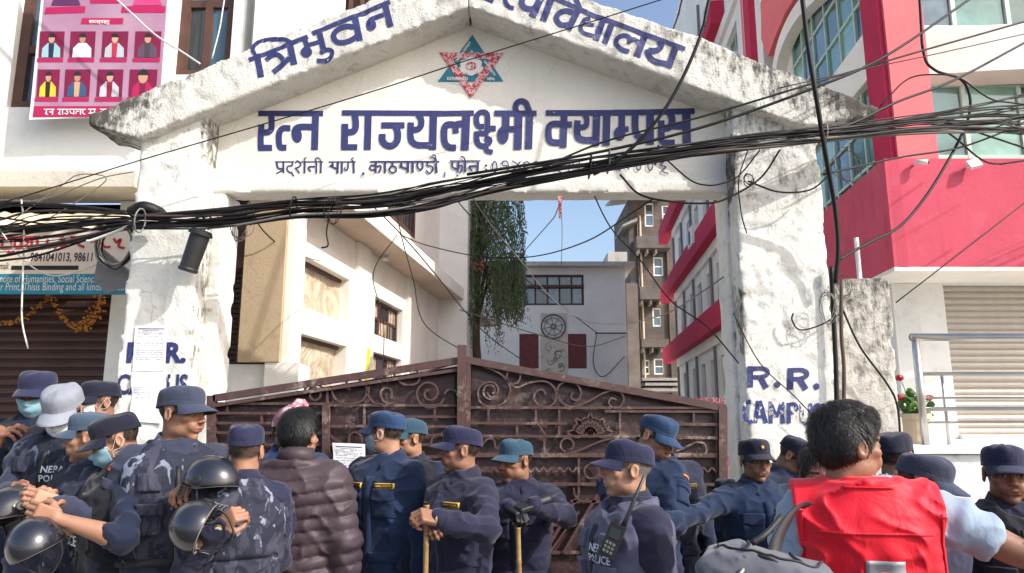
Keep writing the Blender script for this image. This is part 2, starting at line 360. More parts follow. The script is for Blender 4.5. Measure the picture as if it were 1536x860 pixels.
M['marigold'] = simple('marigold', lin(170, 110, 40), .8, var=.3, vs=30)
M['roof_tin'] = simple('roof_tin', lin(150, 146, 142), .5, metal=.4, var=.2); M['yellow'] = simple('yellow', lin(236, 220, 30), .6); M['tarp'] = simple('tarp', lin(226, 208, 176), .7, var=.2, bump=.5, bs=12)

# ================================================================== GROUND
def sheet(name, x0, x1, y0, y1, z, mat):
    me = bpy.data.meshes.new(name); me.from_pydata([(x0, y0, z), (x1, y0, z), (x1, y1, z), (x0, y1, z)], [], [(0, 1, 2, 3)]); me.update()
    return link(name, me, mat)
g = sheet('ground', -400, 400, -400, 600, 0, M['concrete']); setp(g, kind='structure')
g = sheet('road', -60, 60, -12, 2.2, .004, M['asphalt']); setp(g, kind='structure')
# ================================================================== GATEWAY
YB, YP, YS = 5.35, 5.45, 5.66      # beam face, pillar face, sign panel face
gw = thing('gateway', 'white plaster campus gateway with a pointed gable and blue painted lettering', 'gateway', (0, YS, 0))
XZ = lambda px, py, Y: tuple(P(px, py, Y)[[0, 2]])
FIELDS = {}
# keep the fields so that paint can lie on the uneven plaster
def solid(name, parts, h, mat, parent=None, amp=.008, nf=6, wearfn=None, chips=0.0, key=None, relaxn=1):
    allp = np.array([q for pr in parts for q in pr[0]]); y0 = min(p[1] for p in parts); y1 = max(p[2] for p in parts)
    f = Field((allp[:, 0].min() - 3 * h, y0 - 3 * h, allp[:, 1].min() - 3 * h), (allp[:, 0].max() + 3 * h, y1 + 3 * h, allp[:, 1].max() + 3 * h), h)
    g = f.grid()
    for poly, a, b in parts:
        poly = np.array(poly, np.float32); c = poly.mean(0); d = np.maximum(a - g[..., 1], g[..., 1] - b)
        for i in range(len(poly)):
            p, q = poly[i], poly[(i + 1) % len(poly)]; e = q - p; n = np.array([e[1], -e[0]]) / np.linalg.norm(e)
            if (c - p) @ n > 0: n = -n
            d = np.maximum(d, (g[..., 0] - p[0]) * n[0] + (g[..., 2] - p[1]) * n[1])
        f.F = np.minimum(f.F, d)
    f.F = f.F + (fbm(g, nf, 3, 3) - .5) * 2 * amp
    if chips: f.F += np.clip(fbm(g, 11, 3, 9) - .52, 0, 1) * chips
    V, Q = f.mesh(); V = relax(V, Q, relaxn, .4)
    me = mesh_np(name, V, Q, True, attrs={'wear': wearfn(V) if wearfn else np.zeros(len(V))})
    if key: FIELDS[key] = f
    return link(name, me, mat, parent)
topL = [XZ(132, 165, YB), XZ(303, 92, YB), XZ(552, 0, YB), XZ(704, -62, YB)]
topR = [XZ(704, -62, YB), XZ(909, 0, YB), XZ(1050, 55, YB), XZ(1319, 146, YB)]
TX = np.array([p[0] for p in topL + topR[1:]]); TZ = np.array([p[1] for p in topL + topR[1:]])
def beamwear(V):
    d = np.interp(V[:, 0], TX, TZ) - V[:, 2]
    e = np.clip((V[:, 0] - TX[0]) / .9, 0, 1); e2 = np.clip((TX[-1] - V[:, 0]) / 1.5, 0, 1)
    return .12 + .12 * (V[:, 0] > 1.2) + np.clip(.6 - d * 1.7, 0, 1) * (1 - .55 * np.minimum(e, e2)) + .42 * (1 - e) + .3 * (1 - e2) + .05
inL, apex, inR = XZ(206, 207, YB), XZ(703, 10, YB), XZ(1207, 190, YB)
solid('gable_beam', [([topL[0], topL[1], topL[2], topL[3], apex, inL, XZ(132, 188, YB)], YB, YB + .42)], .016, M['beam_plaster'], gw, .0032, 7, beamwear, .05, key='beamL')
solid('gable_beam', [([topR[0], topR[1], topR[2], topR[3], XZ(1318, 173, YB), inR, apex], YB, YB + .42)], .016, M['beam_plaster'], gw, .0032, 7, beamwear, .05, key='beamR')
xl0, xl1 = P(188, 430, YP)[0], P(301, 330, YP)[0]; xr0, xr1 = P(1105, 330, YP)[0], P(1238, 330, YP)[0]
zl = P(206, 205, YP)[2]
def pw(side):
    def f(V):
        top = np.clip((V[:, 2] - 2.9) / .9, 0, 1); e = np.minimum(np.abs(V[:, 0] - side[0]), np.abs(V[:, 0] - side[1]))
        return .10 + .22 * top + .42 * np.clip(1 - e / .07, 0, 1) * (fbm(V, 1.6, 2, 4) > .5) + .3 * np.clip((1.4 - V[:, 2]) / .9, 0, 1)
    return f
solid('pillar', [([(xl0, 0), (xl1, 0), (xl1, XZ(301, 166, YP)[1]), (xl0, zl)], YP, YP + .5)], .018, M['gate_plaster'], gw, .0015, 6, pw((xl0, xl1)), .04, key='pilL')
solid('pillar', [([(xr0, 0), (xr1, 0), (xr1, XZ(1235, 197, YP)[1]), (xr0, XZ(1105, 155, YP)[1])], YP, YP + .5)], .018, M['gate_plaster'], gw, .002, 6,
      lambda V: pw((xr0, xr1))(V) + .16, .06, key='pilR')
# sign panel with a slightly proud lintel course
px0, px1 = P(303, 290, YS)[0], P(1106, 290, YS)[0]; zb = P(700, 290, YS)[2]; zm = P(700, 271, YS)[2]
ztl = P(322, 140, YS)[2]; xa = P(704, 0, YS)[0]; za = P(704, -20, YS)[2]
solid('sign_panel', [([(px0, zb), (px1, zb), (px1, ztl), (xa, za), (px0, ztl)], YS, YS + .16)], .02, M['panel_plaster'], gw, .003, 4, None, 0, key='panel')
solid('lintel', [([(px0, zb - .004), (px1, zb - .004), (px1, zm), (px0, zm)], YS - .022, YS + .2)], .018, M['panel_plaster'], gw, .003, 4, None, .01)
xo0, xo1 = P(341, 292, YS)[0], P(1086, 292, YS)[0]
solid('jamb', [([(xl1 - .02, 0), (xo0, 0), (xo0, zb + .02), (xl1 - .02, zb + .02)], YS - .012, YS + .3)], .02, M['gate_plaster'], gw, .0025, 6, lambda V: .25 + 0 * V[:, 0], .05)
solid('jamb', [([(xo1, 0), (xr0 + .02, 0), (xr0 + .02, zb + .02), (xo1, zb + .02)], YS - .012, YS + .3)], .02, M['gate_plaster'], gw, .0025, 6, lambda V: .15 + 0 * V[:, 0], .05)

# ---- brush lettering: every stroke is a ribbon laid on the wall
class Paint:
    def __init__(s, origin, scale, Y, key=None, off=.003):
        s.o = origin; s.s = scale; s.Y = Y; s.V = []; s.F = []; s.k = 0; s.key = key; s.off = off
    def at(s, ox, oy, sc): s.o = (ox, oy); s.s = sc; return s
    def pt(s, q): return np.array([s.o[0] + q[0] / s.s, s.o[1] + q[1] / s.s])
    def emit(s, pts2, faces):
        s.k += 1; n = len(s.V)
        for p in pts2: s.V.append((p[0], p[1], s.k))
        s.F += [tuple(i + n for i in f) for f in faces]
    def st(s, w, *pts, curve=True):      # stroke of width w (zoom px)
        q = np.array([s.pt(p) for p in pts], float); w = w * getattr(s, 'wk', 1) / s.s
        if curve and len(q) > 2: q = smoothpts(q, 5)
        out = [q[0]]
        for a, b in zip(q[:-1], q[1:]):
            m = max(1, int(np.linalg.norm(b - a) / 8)); out += [a + (b - a) * (i + 1) / m for i in range(m)]
        q = np.array(out); t = np.gradient(q, axis=0); t /= np.linalg.norm(t, axis=1)[:, None] + 1e-9; nn = np.stack([-t[:, 1], t[:, 0]], 1) * w / 2
        n = len(q); s.emit(np.vstack([q + nn, q - nn]), [(i, i + 1, n + i + 1, n + i) for i in range(n - 1)]); return s
    def ln(s, w, *pts): return s.st(w, *pts, curve=False)
    def blob(s, cx, cy, rx, ry, rot=0):
        c = s.pt((cx, cy)); pts = [c]
        for i in range(20):
            a = 2 * math.pi * i / 20; x, y = rx / s.s * math.cos(a), ry / s.s * math.sin(a); pts.append(c + (x * math.cos(rot) - y * math.sin(rot), x * math.sin(rot) + y * math.cos(rot)))
        s.emit(pts, [(0, 1 + i, 1 + (i + 1) % 20) for i in range(20)]); return s
    def ring(s, cx, cy, rx, ry, w, a0=0, a1=360, n=18):
        return s.st(w, *[(cx + rx * math.cos(R(a0 + (a1 - a0) * i / n)), cy + ry * math.sin(R(a0 + (a1 - a0) * i / n))) for i in range(n + 1)])
    def poly(s, *pts):
        s.emit([s.pt(p) for p in pts], [tuple(range(len(pts)))]); return s
    def build(s, name, mat, parent=None, label=None):
        W = []
        for (a, b, k) in s.V: W.append(P(a, b, s.Y))
        W = np.array(W); k = np.array([v[2] for v in s.V])
        if s.key:
            f = FIELDS[s.key]; Q = W.copy(); Q[:, 1] -= .04; Q = f.project(Q, (0, 1, 0)); W[:, 1] = np.clip(Q[:, 1], s.Y - .02, s.Y + .02)
        W[:, 1] -= s.off + k * .00012
        me = bpy.data.meshes.new(name); me.from_pydata([tuple(p) for p in W], [], s.F); me.update(); o = link(name, me, mat, parent)
        if label: o['label'] = label
        return o
# ratna rajyalakshmi campus (large middle line)
p = Paint((375, 150), 9.557, YS, 'panel')
p.ln(80, (120, 197), (1050, 197))
p.st(90, (308, 225), (312, 340), (305, 425), (255, 468), (150, 462)); p.ln(88, (165, 355), (155, 560), (158, 700)); p.ln(88, (118, 690), (320, 690))
p.st(88, (582, 410), (480, 412), (425, 470), (416, 600), (440, 680), (525, 686)); p.blob(672, 505, 74, 114, -.15)
p.st(94, (890, 392), (740, 390), (665, 415), (640, 480)); p.ln(98, (942, 230), (928, 722))
p.at(505, 150, 9.556); p.ln(76, (78, 188), (1529, 195))
p.st(95, (262, 215), (276, 340), (262, 430), (215, 462), (110, 465)); p.ln(98, (120, 345), (114, 700)); p.ln(86, (68, 680), (298, 680)); p.ln(98, (455, 225), (442, 720))
p.ln(88, (642, 366), (975, 368)); p.st(98, (848, 380), (876, 470), (868, 590), (800, 658), (715, 650), (660, 590), (655, 490))
p.st(92, (1065, 325), (1060, 480), (1075, 590), (1150, 645), (1240, 652), (1345, 652)); p.st(88, (1170, 215), (1214, 290), (1205, 385), (1150, 428), (1080, 425)); p.ln(104, (1390, 225), (1376, 720))
p.at(655, 140, 8.6); p.ln(68, (0, 266), (482, 258))
p.st(84, (252, 706), (160, 698), (108, 640), (98, 520), (112, 430), (160, 405), (225, 410)); p.ln(78, (245, 395), (248, 522)); p.st(84, (235, 420), (280, 400), (340, 402), (390, 440)); p.ln(102, (384, 280), (364, 740))
p.st(70, (612, 432), (545, 428), (518, 380), (518, 300), (560, 255), (620, 250), (655, 290), (657, 420), (650, 520)); p.ln(74, (650, 458), (764, 458))
p.st(70, (668, 512), (600, 522), (530, 512)); p.st(72, (520, 495), (518, 600), (545, 665), (610, 685), (670, 650), (682, 600), (620, 585)); p.st(64, (638, 680), (650, 745), (725, 765))
p.ln(72, (745, 262), (1290, 264)); p.ln(96, (896, 290), (892, 450)); p.blob(856, 545, 74, 114); p.ln(78, (860, 466), (1015, 466)); p.ln(102, (1058, 285), (1046, 732)); p.ln(92, (1200, 290), (1186, 722))
p.st(76, (1045, 290), (1018, 200), (1035, 135), (1090, 106), (1150, 130), (1188, 215), (1210, 300))
p.at(810, 150, 9.558); p.ln(80, (82, 192), (1150, 190)); p.ln(98, (346, 220), (332, 690)); p.st(92, (300, 350), (190, 350), (132, 395), (123, 510), (145, 590), (205, 615), (300, 615)); p.ln(88, (380, 358), (458, 358))
p.st(92, (538, 298), (532, 450), (550, 540), (620, 578), (690, 582), (770, 582)); p.st(80, (648, 215), (672, 300), (655, 380), (575, 402)); p.ln(104, (812, 225), (798, 670)); p.ln(104, (958, 225), (946, 662))
p.at(920, 150, 9.554); p.ln(82, (-10, 188), (500, 182), (1162, 166)); p.ln(92, (122, 215), (120, 420)); p.blob(88, 490, 84, 100); p.ln(82, (110, 424), (218, 424))
p.ln(110, (526, 210), (524, 648)); p.st(98, (312, 215), (312, 400), (340, 510), (420, 545), (500, 545)); p.st(96, (815, 205), (842, 290), (820, 375), (770, 412), (690, 418)); p.ln(96, (684, 300), (684, 590))
p.st(86, (675, 540), (700, 605), (770, 618), (878, 618)); p.ln(86, (800, 385), (1010, 385)); p.ln(118, (1042, 200), (1050, 650))
p.build('painted_lettering', M['blue_paint'], gw, 'large blue Devanagari campus name')
# small address line
p = Paint((405, 230), 10.97, YS, 'panel'); p.wk = .84
p.ln(22, (85, 143), (400, 143)).ln(22, (515, 145), (880, 145)).ln(22, (970, 145), (1415, 145))
p.st(36, (115, 150), (125, 225), (160, 258), (220, 255)).ln(34, (222, 150), (226, 330)).ln(26, (222, 280), (108, 335))
p.st(26, (368, 150), (370, 205), (300, 215), (285, 265), (320, 315), (372, 320)).ln(26, (350, 310), (396, 380)).st(28, (420, 165), (450, 132), (505, 165), (495, 220), (415, 252)).ln(26, (430, 250), (490, 335)).ln(34, (575, 150), (572, 335)).st(24, (575, 145), (572, 95), (604, 74))
p.st(30, (745, 225), (650, 228), (640, 260), (680, 305)).ln(32, (767, 150), (766, 340)).ln(34, (845, 150), (838, 335)).st(22, (765, 145), (752, 100), (790, 78), (830, 108), (845, 150))
p.ln(36, (1030, 155), (1040, 220)).ln(34, (985, 205), (1100, 262)).ln(42, (1122, 150), (1112, 340)).ln(36, (1190, 150), (1184, 340)).st(28, (1290, 150), (1290, 230), (1268, 282), (1235, 270), (1238, 235)).ln(36, (1378, 150), (1384, 330)).st(24, (1382, 145), (1345, 104), (1380, 78))
p.at(545, 225, 8.084).ln(22, (85, 145), (925, 145)).ln(32, (155, 150), (150, 280)).st(24, (155, 195), (100, 190), (82, 220), (105, 245), (150, 235)).st(24, (160, 212), (205, 192), (214, 230), (185, 280)).ln(30, (265, 150), (266, 285))
p.ln(28, (355, 150), (356, 200)).ring(360, 240, 42, 40, 24).ln(30, (460, 155), (465, 212)).ln(28, (440, 200), (540, 238)).ln(34, (545, 150), (541, 280)).ln(34, (602, 150), (600, 280)).st(26, (660, 150), (662, 215), (695, 245), (722, 215), (716, 150))
p.st(24, (790, 150), (775, 190), (830, 202), (842, 250), (800, 288), (762, 250)).ln(34, (880, 150), (890, 285)).st(20, (880, 145), (860, 102), (806, 92)).st(18, (886, 135), (874, 78), (836, 62)).ln(18, (992, 272), (984, 340))
p.ln(22, (1050, 140), (1420, 140)).st(28, (1080, 150), (1086, 215), (1145, 238)).ln(28, (1156, 150), (1148, 280)).st(24, (1158, 205), (1192, 190), (1196, 245), (1178, 285)).ln(32, (1236, 150), (1236, 280)).st(20, (1236, 142), (1220, 97), (1180, 86)).st(28, (1375, 202), (1290, 205), (1300, 240), (1325, 262)).ln(32, (1392, 150), (1386, 280))
p.blob(1490, 196, 15, 15).blob(1490, 246, 15, 15).blob(1140, 318, 14, 14).blob(2, 295, 16, 20)
p.at(725, 230, 5.12).ring(88, 108, 17, 40, 11).st(11, (185, 100), (150, 96), (148, 68), (180, 66), (192, 100), (188, 152)).st(11, (222, 62), (280, 105), (262, 152), (232, 135), (285, 66)).st(11, (305, 80), (338, 68), (350, 92), (312, 112), (352, 150)).st(11, (378, 80), (408, 68), (420, 92), (382, 112), (422, 150))
p.st(12, (460, 64), (464, 104), (505, 104)).ln(12, (502, 60), (502, 152)).st(11, (595, 62), (545, 78), (556, 130), (600, 150)).st(11, (655, 100), (622, 96), (620, 68), (650, 66), (660, 100), (656, 140)).st(12, (690, 60), (694, 104), (735, 104)).ln(12, (738, 60), (728, 150))
p.st(11, (838, 62), (890, 100), (870, 138), (846, 124), (892, 62)).st(11, (915, 72), (948, 64), (955, 86), (920, 106), (955, 138)).st(11, (1000, 62), (1040, 70), (1010, 100), (1050, 140)).st(11, (1080, 60), (1110, 70), (1085, 95), (1120, 130)).ring(1190, 100, 18, 34, 11).ring(1280, 100, 18, 34, 11).st(11, (1350, 70), (1385, 64), (1360, 95), (1400, 110), (1370, 140), (1420, 160))
p.build('painted_lettering', M['blue_paint'], gw, 'small grey blue address and phone line')
# gable left word
p = Paint((365, 0), 6.4, YB, 'beamL')
p.ln(44, (55, 580), (620, 355)).st(38, (112, 525), (92, 470), (130, 418), (210, 388), (320, 375), (410, 385), (480, 425)).ln(60, (130, 520), (172, 745)).ln(62, (442, 400), (490, 625)).st(46, (215, 580), (285, 530), (345, 535), (400, 595)).ln(50, (445, 560), (288, 698))
p.ln(44, (665, 325), (1410, 20)).ln(48, (582, 350), (625, 490)).blob(607, 503, 56, 52).ln(42, (610, 440), (740, 402)).ln(56, (728, 300), (775, 500)).st(40, (740, 515), (810, 480), (852, 495), (842, 545), (790, 582), (708, 586))
p.ln(60, (1072, 165), (1120, 395)).st(50, (1065, 262), (980, 258), (900, 295), (868, 350), (900, 405), (970, 412), (1045, 385), (1095, 350)).ln(58, (1365, 60), (1415, 258)).st(46, (1350, 145), (1240, 180), (1200, 225)).blob(1228, 245, 50, 56)
p.build('painted_lettering', M['blue_paint'], gw, 'blue Devanagari word on the left slope')
p = Paint((730, 0), 9.556, YB, 'beamR')
p.ln(66, (-40, -40), (90, 30)).st(62, (250, -60), (275, 40), (325, 105), (390, 120)).ln(104, (790, -60), (652, 245)).st(84, (740, 60), (660, 130), (560, 120), (505, 55), (520, -30), (580, -80)).ln(96, (945, -60), (808, 305)).ln(66, (850, -75), (1530, 222))
p.ln(70, (1268, -40), (1335, 120)).ln(92, (1330, 110), (1168, 432)).st(76, (1245, 190), (1140, 160), (1045, 190), (1000, 255), (1020, 320), (1080, 362), (1180, 355))
p.at(860, 10, 7.817).ln(54, (85, 45), (1310, 502)).st(44, (200, 140), (130, 152), (125, 190), (170, 205), (240, 212)).st(48, (110, 185), (85, 250), (125, 310), (200, 338), (270, 345)).ln(74, (348, 170), (262, 398)).ln(72, (448, 215), (366, 432))
p.ln(78, (835, 350), (745, 590)).st(52, (655, 532), (570, 505), (505, 440), (520, 370), (590, 338), (650, 360), (668, 410)).ln(44, (672, 385), (645, 440)).st(48, (660, 410), (700, 385), (750, 400), (770, 440)).ln(78, (1200, 480), (1112, 722)).st(64, (865, 500), (895, 590), (960, 645), (1085, 672)).st(70, (1010, 405), (1030, 455), (985, 515), (880, 515))
p.build('painted_lettering', M['blue_paint'], gw, 'blue Devanagari word on the right slope')
# emblem: two interlocked triangles with a small round device
def inset(tri, k):
    c = np.mean(tri, 0); return [tuple(c + (np.array(q) - c) * k) for q in tri]
UP = [(497, 58), (862, 608), (90, 612)]; DN = [(108, 268), (862, 275), (480, 808)]
def triband(pt, tri, k):
    a = inset(tri, 1); b = inset(tri, k)
    for i in range(3): pt.poly(a[i], a[(i + 1) % 3], b[(i + 1) % 3], b[i])
em = Paint((645, 45), 7.817, YS, 'panel')
triband(em, UP, .52); em.build('emblem_triangle', M['teal_paint'], gw, 'teal upward triangle of the emblem')
em = Paint((645, 45), 7.817, YS, 'panel', .006); triband(em, DN, .60)
for i in range(10): em.blob(370 + 26 * i, 500 + (i % 3) * 8, 16, 20)
em.build('emblem_triangle', M['red_paint'], gw, 'faded red downward triangle of the emblem')
em = Paint((645, 45), 7.817, YS, 'panel', .009); triband(em, [(497, 330), (600, 470), (380, 470)], .6)
for k in range(6): em.blob(482 + 88 * math.cos(k * math.pi / 3 + .5), 432 + 68 * math.sin(k * math.pi / 3 + .5), 54, 44)
em.blob(482, 432, 92, 74); em.build('emblem_flower', M['white_paint'], gw)
em = Paint((645, 45), 7.817, YS, 'panel', .013); em.ring(482, 432, 60, 42, 14).st(13, (440, 425), (470, 400), (495, 420), (480, 455)).ln(12, (500, 402), (500, 460)).ln(12, (525, 410), (522, 455)).ln(11, (445, 402), (530, 398)); em.build('emblem_device', M['red_paint'], gw)
def text_mesh(txt, size=1.0, bold=0.0, sx=1.0, align='LEFT', extr=0):
    c = bpy.data.curves.new('t', 'FONT'); c.body = txt; c.size = size; c.offset = bold; c.align_x = align; c.resolution_u = 3; c.extrude = extr
    o = bpy.data.objects.new('t', c); COL.objects.link(o); dg = bpy.context.evaluated_depsgraph_get(); me = bpy.data.meshes.new_from_object(o.evaluated_get(dg))
    bpy.data.objects.remove(o); V = np.array([v.co[:] for v in me.vertices]).reshape(-1, 3); V[:, 0] *= sx; F = [tuple(q.vertices) for q in me.polygons]; bpy.data.meshes.remove(me)
    return V, F
def put_text(name, txt, mat, parent, org, ux, uz, size, bold=0, sx=1, n=(0, -1, 0), off=.003, key=None, Y=None, align='LEFT', fit=None, shear=0):
    V, F = text_mesh(txt, size, bold, sx, align)
    if len(V) == 0: return None
    if fit: V[:, 0] *= fit / (V[:, 0].max() - V[:, 0].min() + 1e-9)
    ux, uz, org, n = [np.array(q, float) for q in (ux, uz, org, n)]; W = org + V[:, :1] * ux + V[:, 1:2] * uz + n * off
    if key: Q = W.copy(); Q[:, 1] = Y - .05; W[:, 1] = np.clip(FIELDS[key].project(Q, (0, 1, 0))[:, 1], Y - .02, Y + .02) - off
    me = bpy.data.meshes.new(name); me.from_pydata([tuple(q) for q in W], [], F); me.update(); return link(name, me, mat, parent)
X, Z = (1, 0, 0), (0, 0, 1)
put_text('emblem_lettering', 'KATHMANDU', M['white_paint'], gw, P(645 + 200 / 7.817, 45 + 597 / 7.817, YS), X, Z, .038, .0015, fit=.17, off=.012)
put_text('emblem_lettering', 'NEPAL', M['white_paint'], gw, P(645 + 672 / 7.817, 45 + 597 / 7.817, YS), X, Z, .034, .001, fit=.062, off=.012)
a = P(645 + 290 / 7.817, 45 + 385 / 7.817, YS); b = P(645 + 500 / 7.817, 45 + 95 / 7.817, YS); u = (b - a) / np.linalg.norm(b - a)
put_text('emblem_lettering', 'TRIBHUVAN UNIVERSITY', M['white_paint'], gw, a + np.array([.022, 0, .0]), u, (-u[2], 0, u[0]), .03, .001, fit=.21, off=.012)
a = P(645 + 655 / 7.817, 45 + 350 / 7.817, YS); b = P(645 + 830 / 7.817, 45 + 600 / 7.817, YS); u = (b - a) / np.linalg.norm(b - a)
put_text('emblem_lettering', 'UNIVERSITY', M['white_paint'], gw, a - np.array([.02, 0, .02]), u, (-u[2], 0, u[0]), .03, .001, fit=.16, off=.012)
# R. R. CAMPUS, both pillars
p = Paint((1100, 530), 7.167, YP, 'pilR', .004)
p.ln(62, (182, 140), (180, 368)).st(48, (190, 168), (310, 165), (365, 190), (362, 230), (300, 258), (210, 258)).ln(64, (285, 255), (355, 378)).blob(470, 340, 33, 34).ln(64, (614, 160), (612, 390)).st(48, (620, 182), (735, 182), (785, 205), (782, 245), (720, 275), (640, 278)).ln(64, (705, 272), (780, 392)).blob(892, 358, 33, 36)
p.build('painted_lettering', M['blue_paint'], gw, 'blue R. R. on the right pillar')
p = Paint((1100, 530), 7.167, YP, 'pilR', .004)
p.st(42, (203, 530), (160, 524), (124, 562), (116, 640), (126, 708), (162, 740), (206, 728)); p.ln(40, (268, 512), (236, 750)).ln(44, (284, 512), (350, 752)).ln(32, (255, 682), (330, 684))
p.ln(42, (402, 518), (402, 755)).ln(38, (402, 530), (465, 690)).ln(38, (465, 690), (528, 532)).ln(42, (530, 522), (534, 757)); p.ln(42, (596, 533), (594, 757)).st(36, (600, 548), (655, 548), (684, 590), (655, 632), (600, 638))
p.st(40, (738, 540), (738, 680), (765, 745), (803, 745), (828, 680), (828, 540)); p.st(38, (955, 566), (902, 556), (866, 592), (892, 634), (940, 664), (948, 712), (908, 752), (858, 742)); p.build('painted_lettering', M['blue_paint_worn'], gw, 'worn blue CAMPUS on the right pillar')
put_text('painted_lettering', 'R.  R.', M['blue_paint'], gw, P(188, 543, YP), X, Z, .20, .009, fit=.44, off=.004, key='pilL', Y=YP)
put_text('painted_lettering', 'CAMPUS', M['blue_paint'], gw, P(174, 591, YP), X, Z, .20, .006, fit=.515, off=.004, key='pilL', Y=YP)

# ================================================================== paper notices
def paper(name, label, cor, Y, off, parent=None, head=True, n=18, wob=.006, mat='paper', cols=1):
    """cor: pixel corners tl,tr,br,bl"""
    t = thing(name, label, 'notice', tuple(P(*cor[3], Y)))
    A, B, C, D = [P(*c, Y) for c in cor]; nu, nv = 10, 14; V = []
    f = lambda u, v: (A * (1 - u) + B * u) * (1 - v) + (D * (1 - u) + C * u) * v
    def pos(u, v, o=0):
        q = f(u, v); q = q.copy(); q[1] -= off + o + wob * (float(vnoise(np.array([u * 3, v * 4, Y * 3.3 + cor[0][0]]), 1)) - .2) * 2 * (.3 + abs(u - .5) + abs(v - .5)); return q
    V = [pos(i / nu, j / nv) for j in range(nv + 1) for i in range(nu + 1)] + [pos(i / nu, j / nv, -.0008) for j in range(nv + 1) for i in range(nu + 1)]
    K = (nu + 1) * (nv + 1); F = []
    for j in range(nv):
        for i in range(nu):
            a = j * (nu + 1) + i; F.append((a, a + nu + 1, a + nu + 2, a + 1)); F.append((a + K, a + 1 + K, a + nu + 2 + K, a + nu + 1 + K))
    me = mesh_np('sheet', V, F, True); link('sheet', me, M[mat], t)
    mb = MB(); rr = random.Random(int(cor[0][0]))
    def line(u0, u1, v, h):
        k = 5; pts = []
        for i in range(k + 1):
            u = u0 + (u1 - u0) * i / k; pts.append((pos(u, v, .0012), pos(u, v + h, .0012)))
        for i in range(k): mb.add([pts[i][0], pts[i][1], pts[i + 1][1], pts[i + 1][0]], [(0, 1, 2, 3)])
    v = .06
    if head: line(.1, .9, v, .022); v += .045; line(.25, .75, v, .01); v += .03
    while v < .92 and n > 0:
        u = .08
        while u < .9:
            l = rr.uniform(.05, .16)
            if rr.random() < .8: line(u, min(.92, u + l), v, .008)
            u += l + rr.uniform(.015, .05)
        v += .028 if n > 12 else .05; n -= 1
    mb.build('print', M['ink' if head else 'ink_pale'], t); return t
paper('notice', 'upper white printed notice pasted over the lettering of the left gate pillar', [(204, 489), (252, 489), (249, 557), (199, 557)], YP, .006, n=14)
paper('notice', 'lower crumpled white notice pasted on the left gate pillar behind the tall officer', [(200, 558), (250, 558), (246, 636), (197, 632)], YP, .007, n=10, wob=.012, head=False)
# ================================================================== building helpers
def wall_holes(name, pl, a0, a1, z0, z1, holes, th, mat, parent, off=0.0):
    xs = sorted({a0, a1} | {min(max(h[i], a0), a1) for h in holes for i in (0, 1)}); zs = sorted({z0, z1} | {min(max(h[i], z0), z1) for h in holes for i in (2, 3)}); mb = MB()
    for i in range(len(xs) - 1):
        run = None
        for j in range(len(zs) - 1):
            cx, cz = (xs[i] + xs[i + 1]) / 2, (zs[j] + zs[j + 1]) / 2; hole = any(h[0] < cx < h[1] and h[2] < cz < h[3] for h in holes)
            if not hole:
                if run is None: run = zs[j]
                end = zs[j + 1]
            if (hole or j == len(zs) - 2) and run is not None:
                mb.wbox(pl, xs[i], xs[i + 1], run, end, off - th, off); run = None
    return mb.build(name, mat, parent)
def window(pl, a0, a1, z0, z1, nc, nr, fmat, gmats, parent, off=-.1, fw=.05, fd=.06, name='window', bars=0, barmat=None, sill=None):
    mb = MB(); mb.wbox(pl, a0, a1, z0, z0 + fw, off - fd, off); mb.wbox(pl, a0, a1, z1 - fw, z1, off - fd, off)
    mb.wbox(pl, a0, a0 + fw, z0 + fw, z1 - fw, off - fd, off); mb.wbox(pl, a1 - fw, a1, z0 + fw, z1 - fw, off - fd, off)
    for i in range(1, nc):
        a = a0 + (a1 - a0) * i / nc; mb.wbox(pl, a - fw * .4, a + fw * .4, z0 + fw, z1 - fw, off - fd, off - .004)
    for j in range(1, nr):
        z = z0 + (z1 - z0) * j / nr; mb.wbox(pl, a0 + fw, a1 - fw, z - fw * .4, z + fw * .4, off - fd, off - .008)
    for i in range(bars):
        a = a0 + (a1 - a0) * (i + .5) / bars; mb.wbox(pl, a - .008, a + .008, z0 + fw, z1 - fw, off - .002, off + .012)
    wn = mb.build(name, fmat, parent)
    if not isinstance(gmats, (list, tuple)): gmats = [gmats]
    for i in range(nc):
        for j in range(nr):
            b0, b1 = a0 + (a1 - a0) * i / nc, a0 + (a1 - a0) * (i + 1) / nc; c0, c1 = z0 + (z1 - z0) * j / nr, z0 + (z1 - z0) * (j + 1) / nr
            q = random.uniform(-.006, .006); mb = MB(); mb.wbox(pl, b0 + .012, b1 - .012, c0 + .012, c1 - .012, off - fd * .75 + q, off - fd * .75 + .008 + q)
            mb.build('pane', gmats[(i * 7 + j * 3 + int(a0 * 10)) % len(gmats)], wn)
    if sill: m2 = MB(); m2.wbox(pl, a0 - .05, a1 + .05, z0 - .06, z0 - .002, off - fd, .06); m2.build('sill', sill, wn)
    return wn
def hitr(pl, x0, y0, x1, y1):
    a, z = pl.hit(x0, y0); b, y = pl.hit(x1, y1); return (min(a, b), max(a, b), min(z, y), max(z, y))
def front(Y): return Plane(0, Y, 1, 0)
def hz(py, Y, px=768): return float(P(px, py, Y)[2])
def hx(px, py, Y): return float(P(px, py, Y)[0])
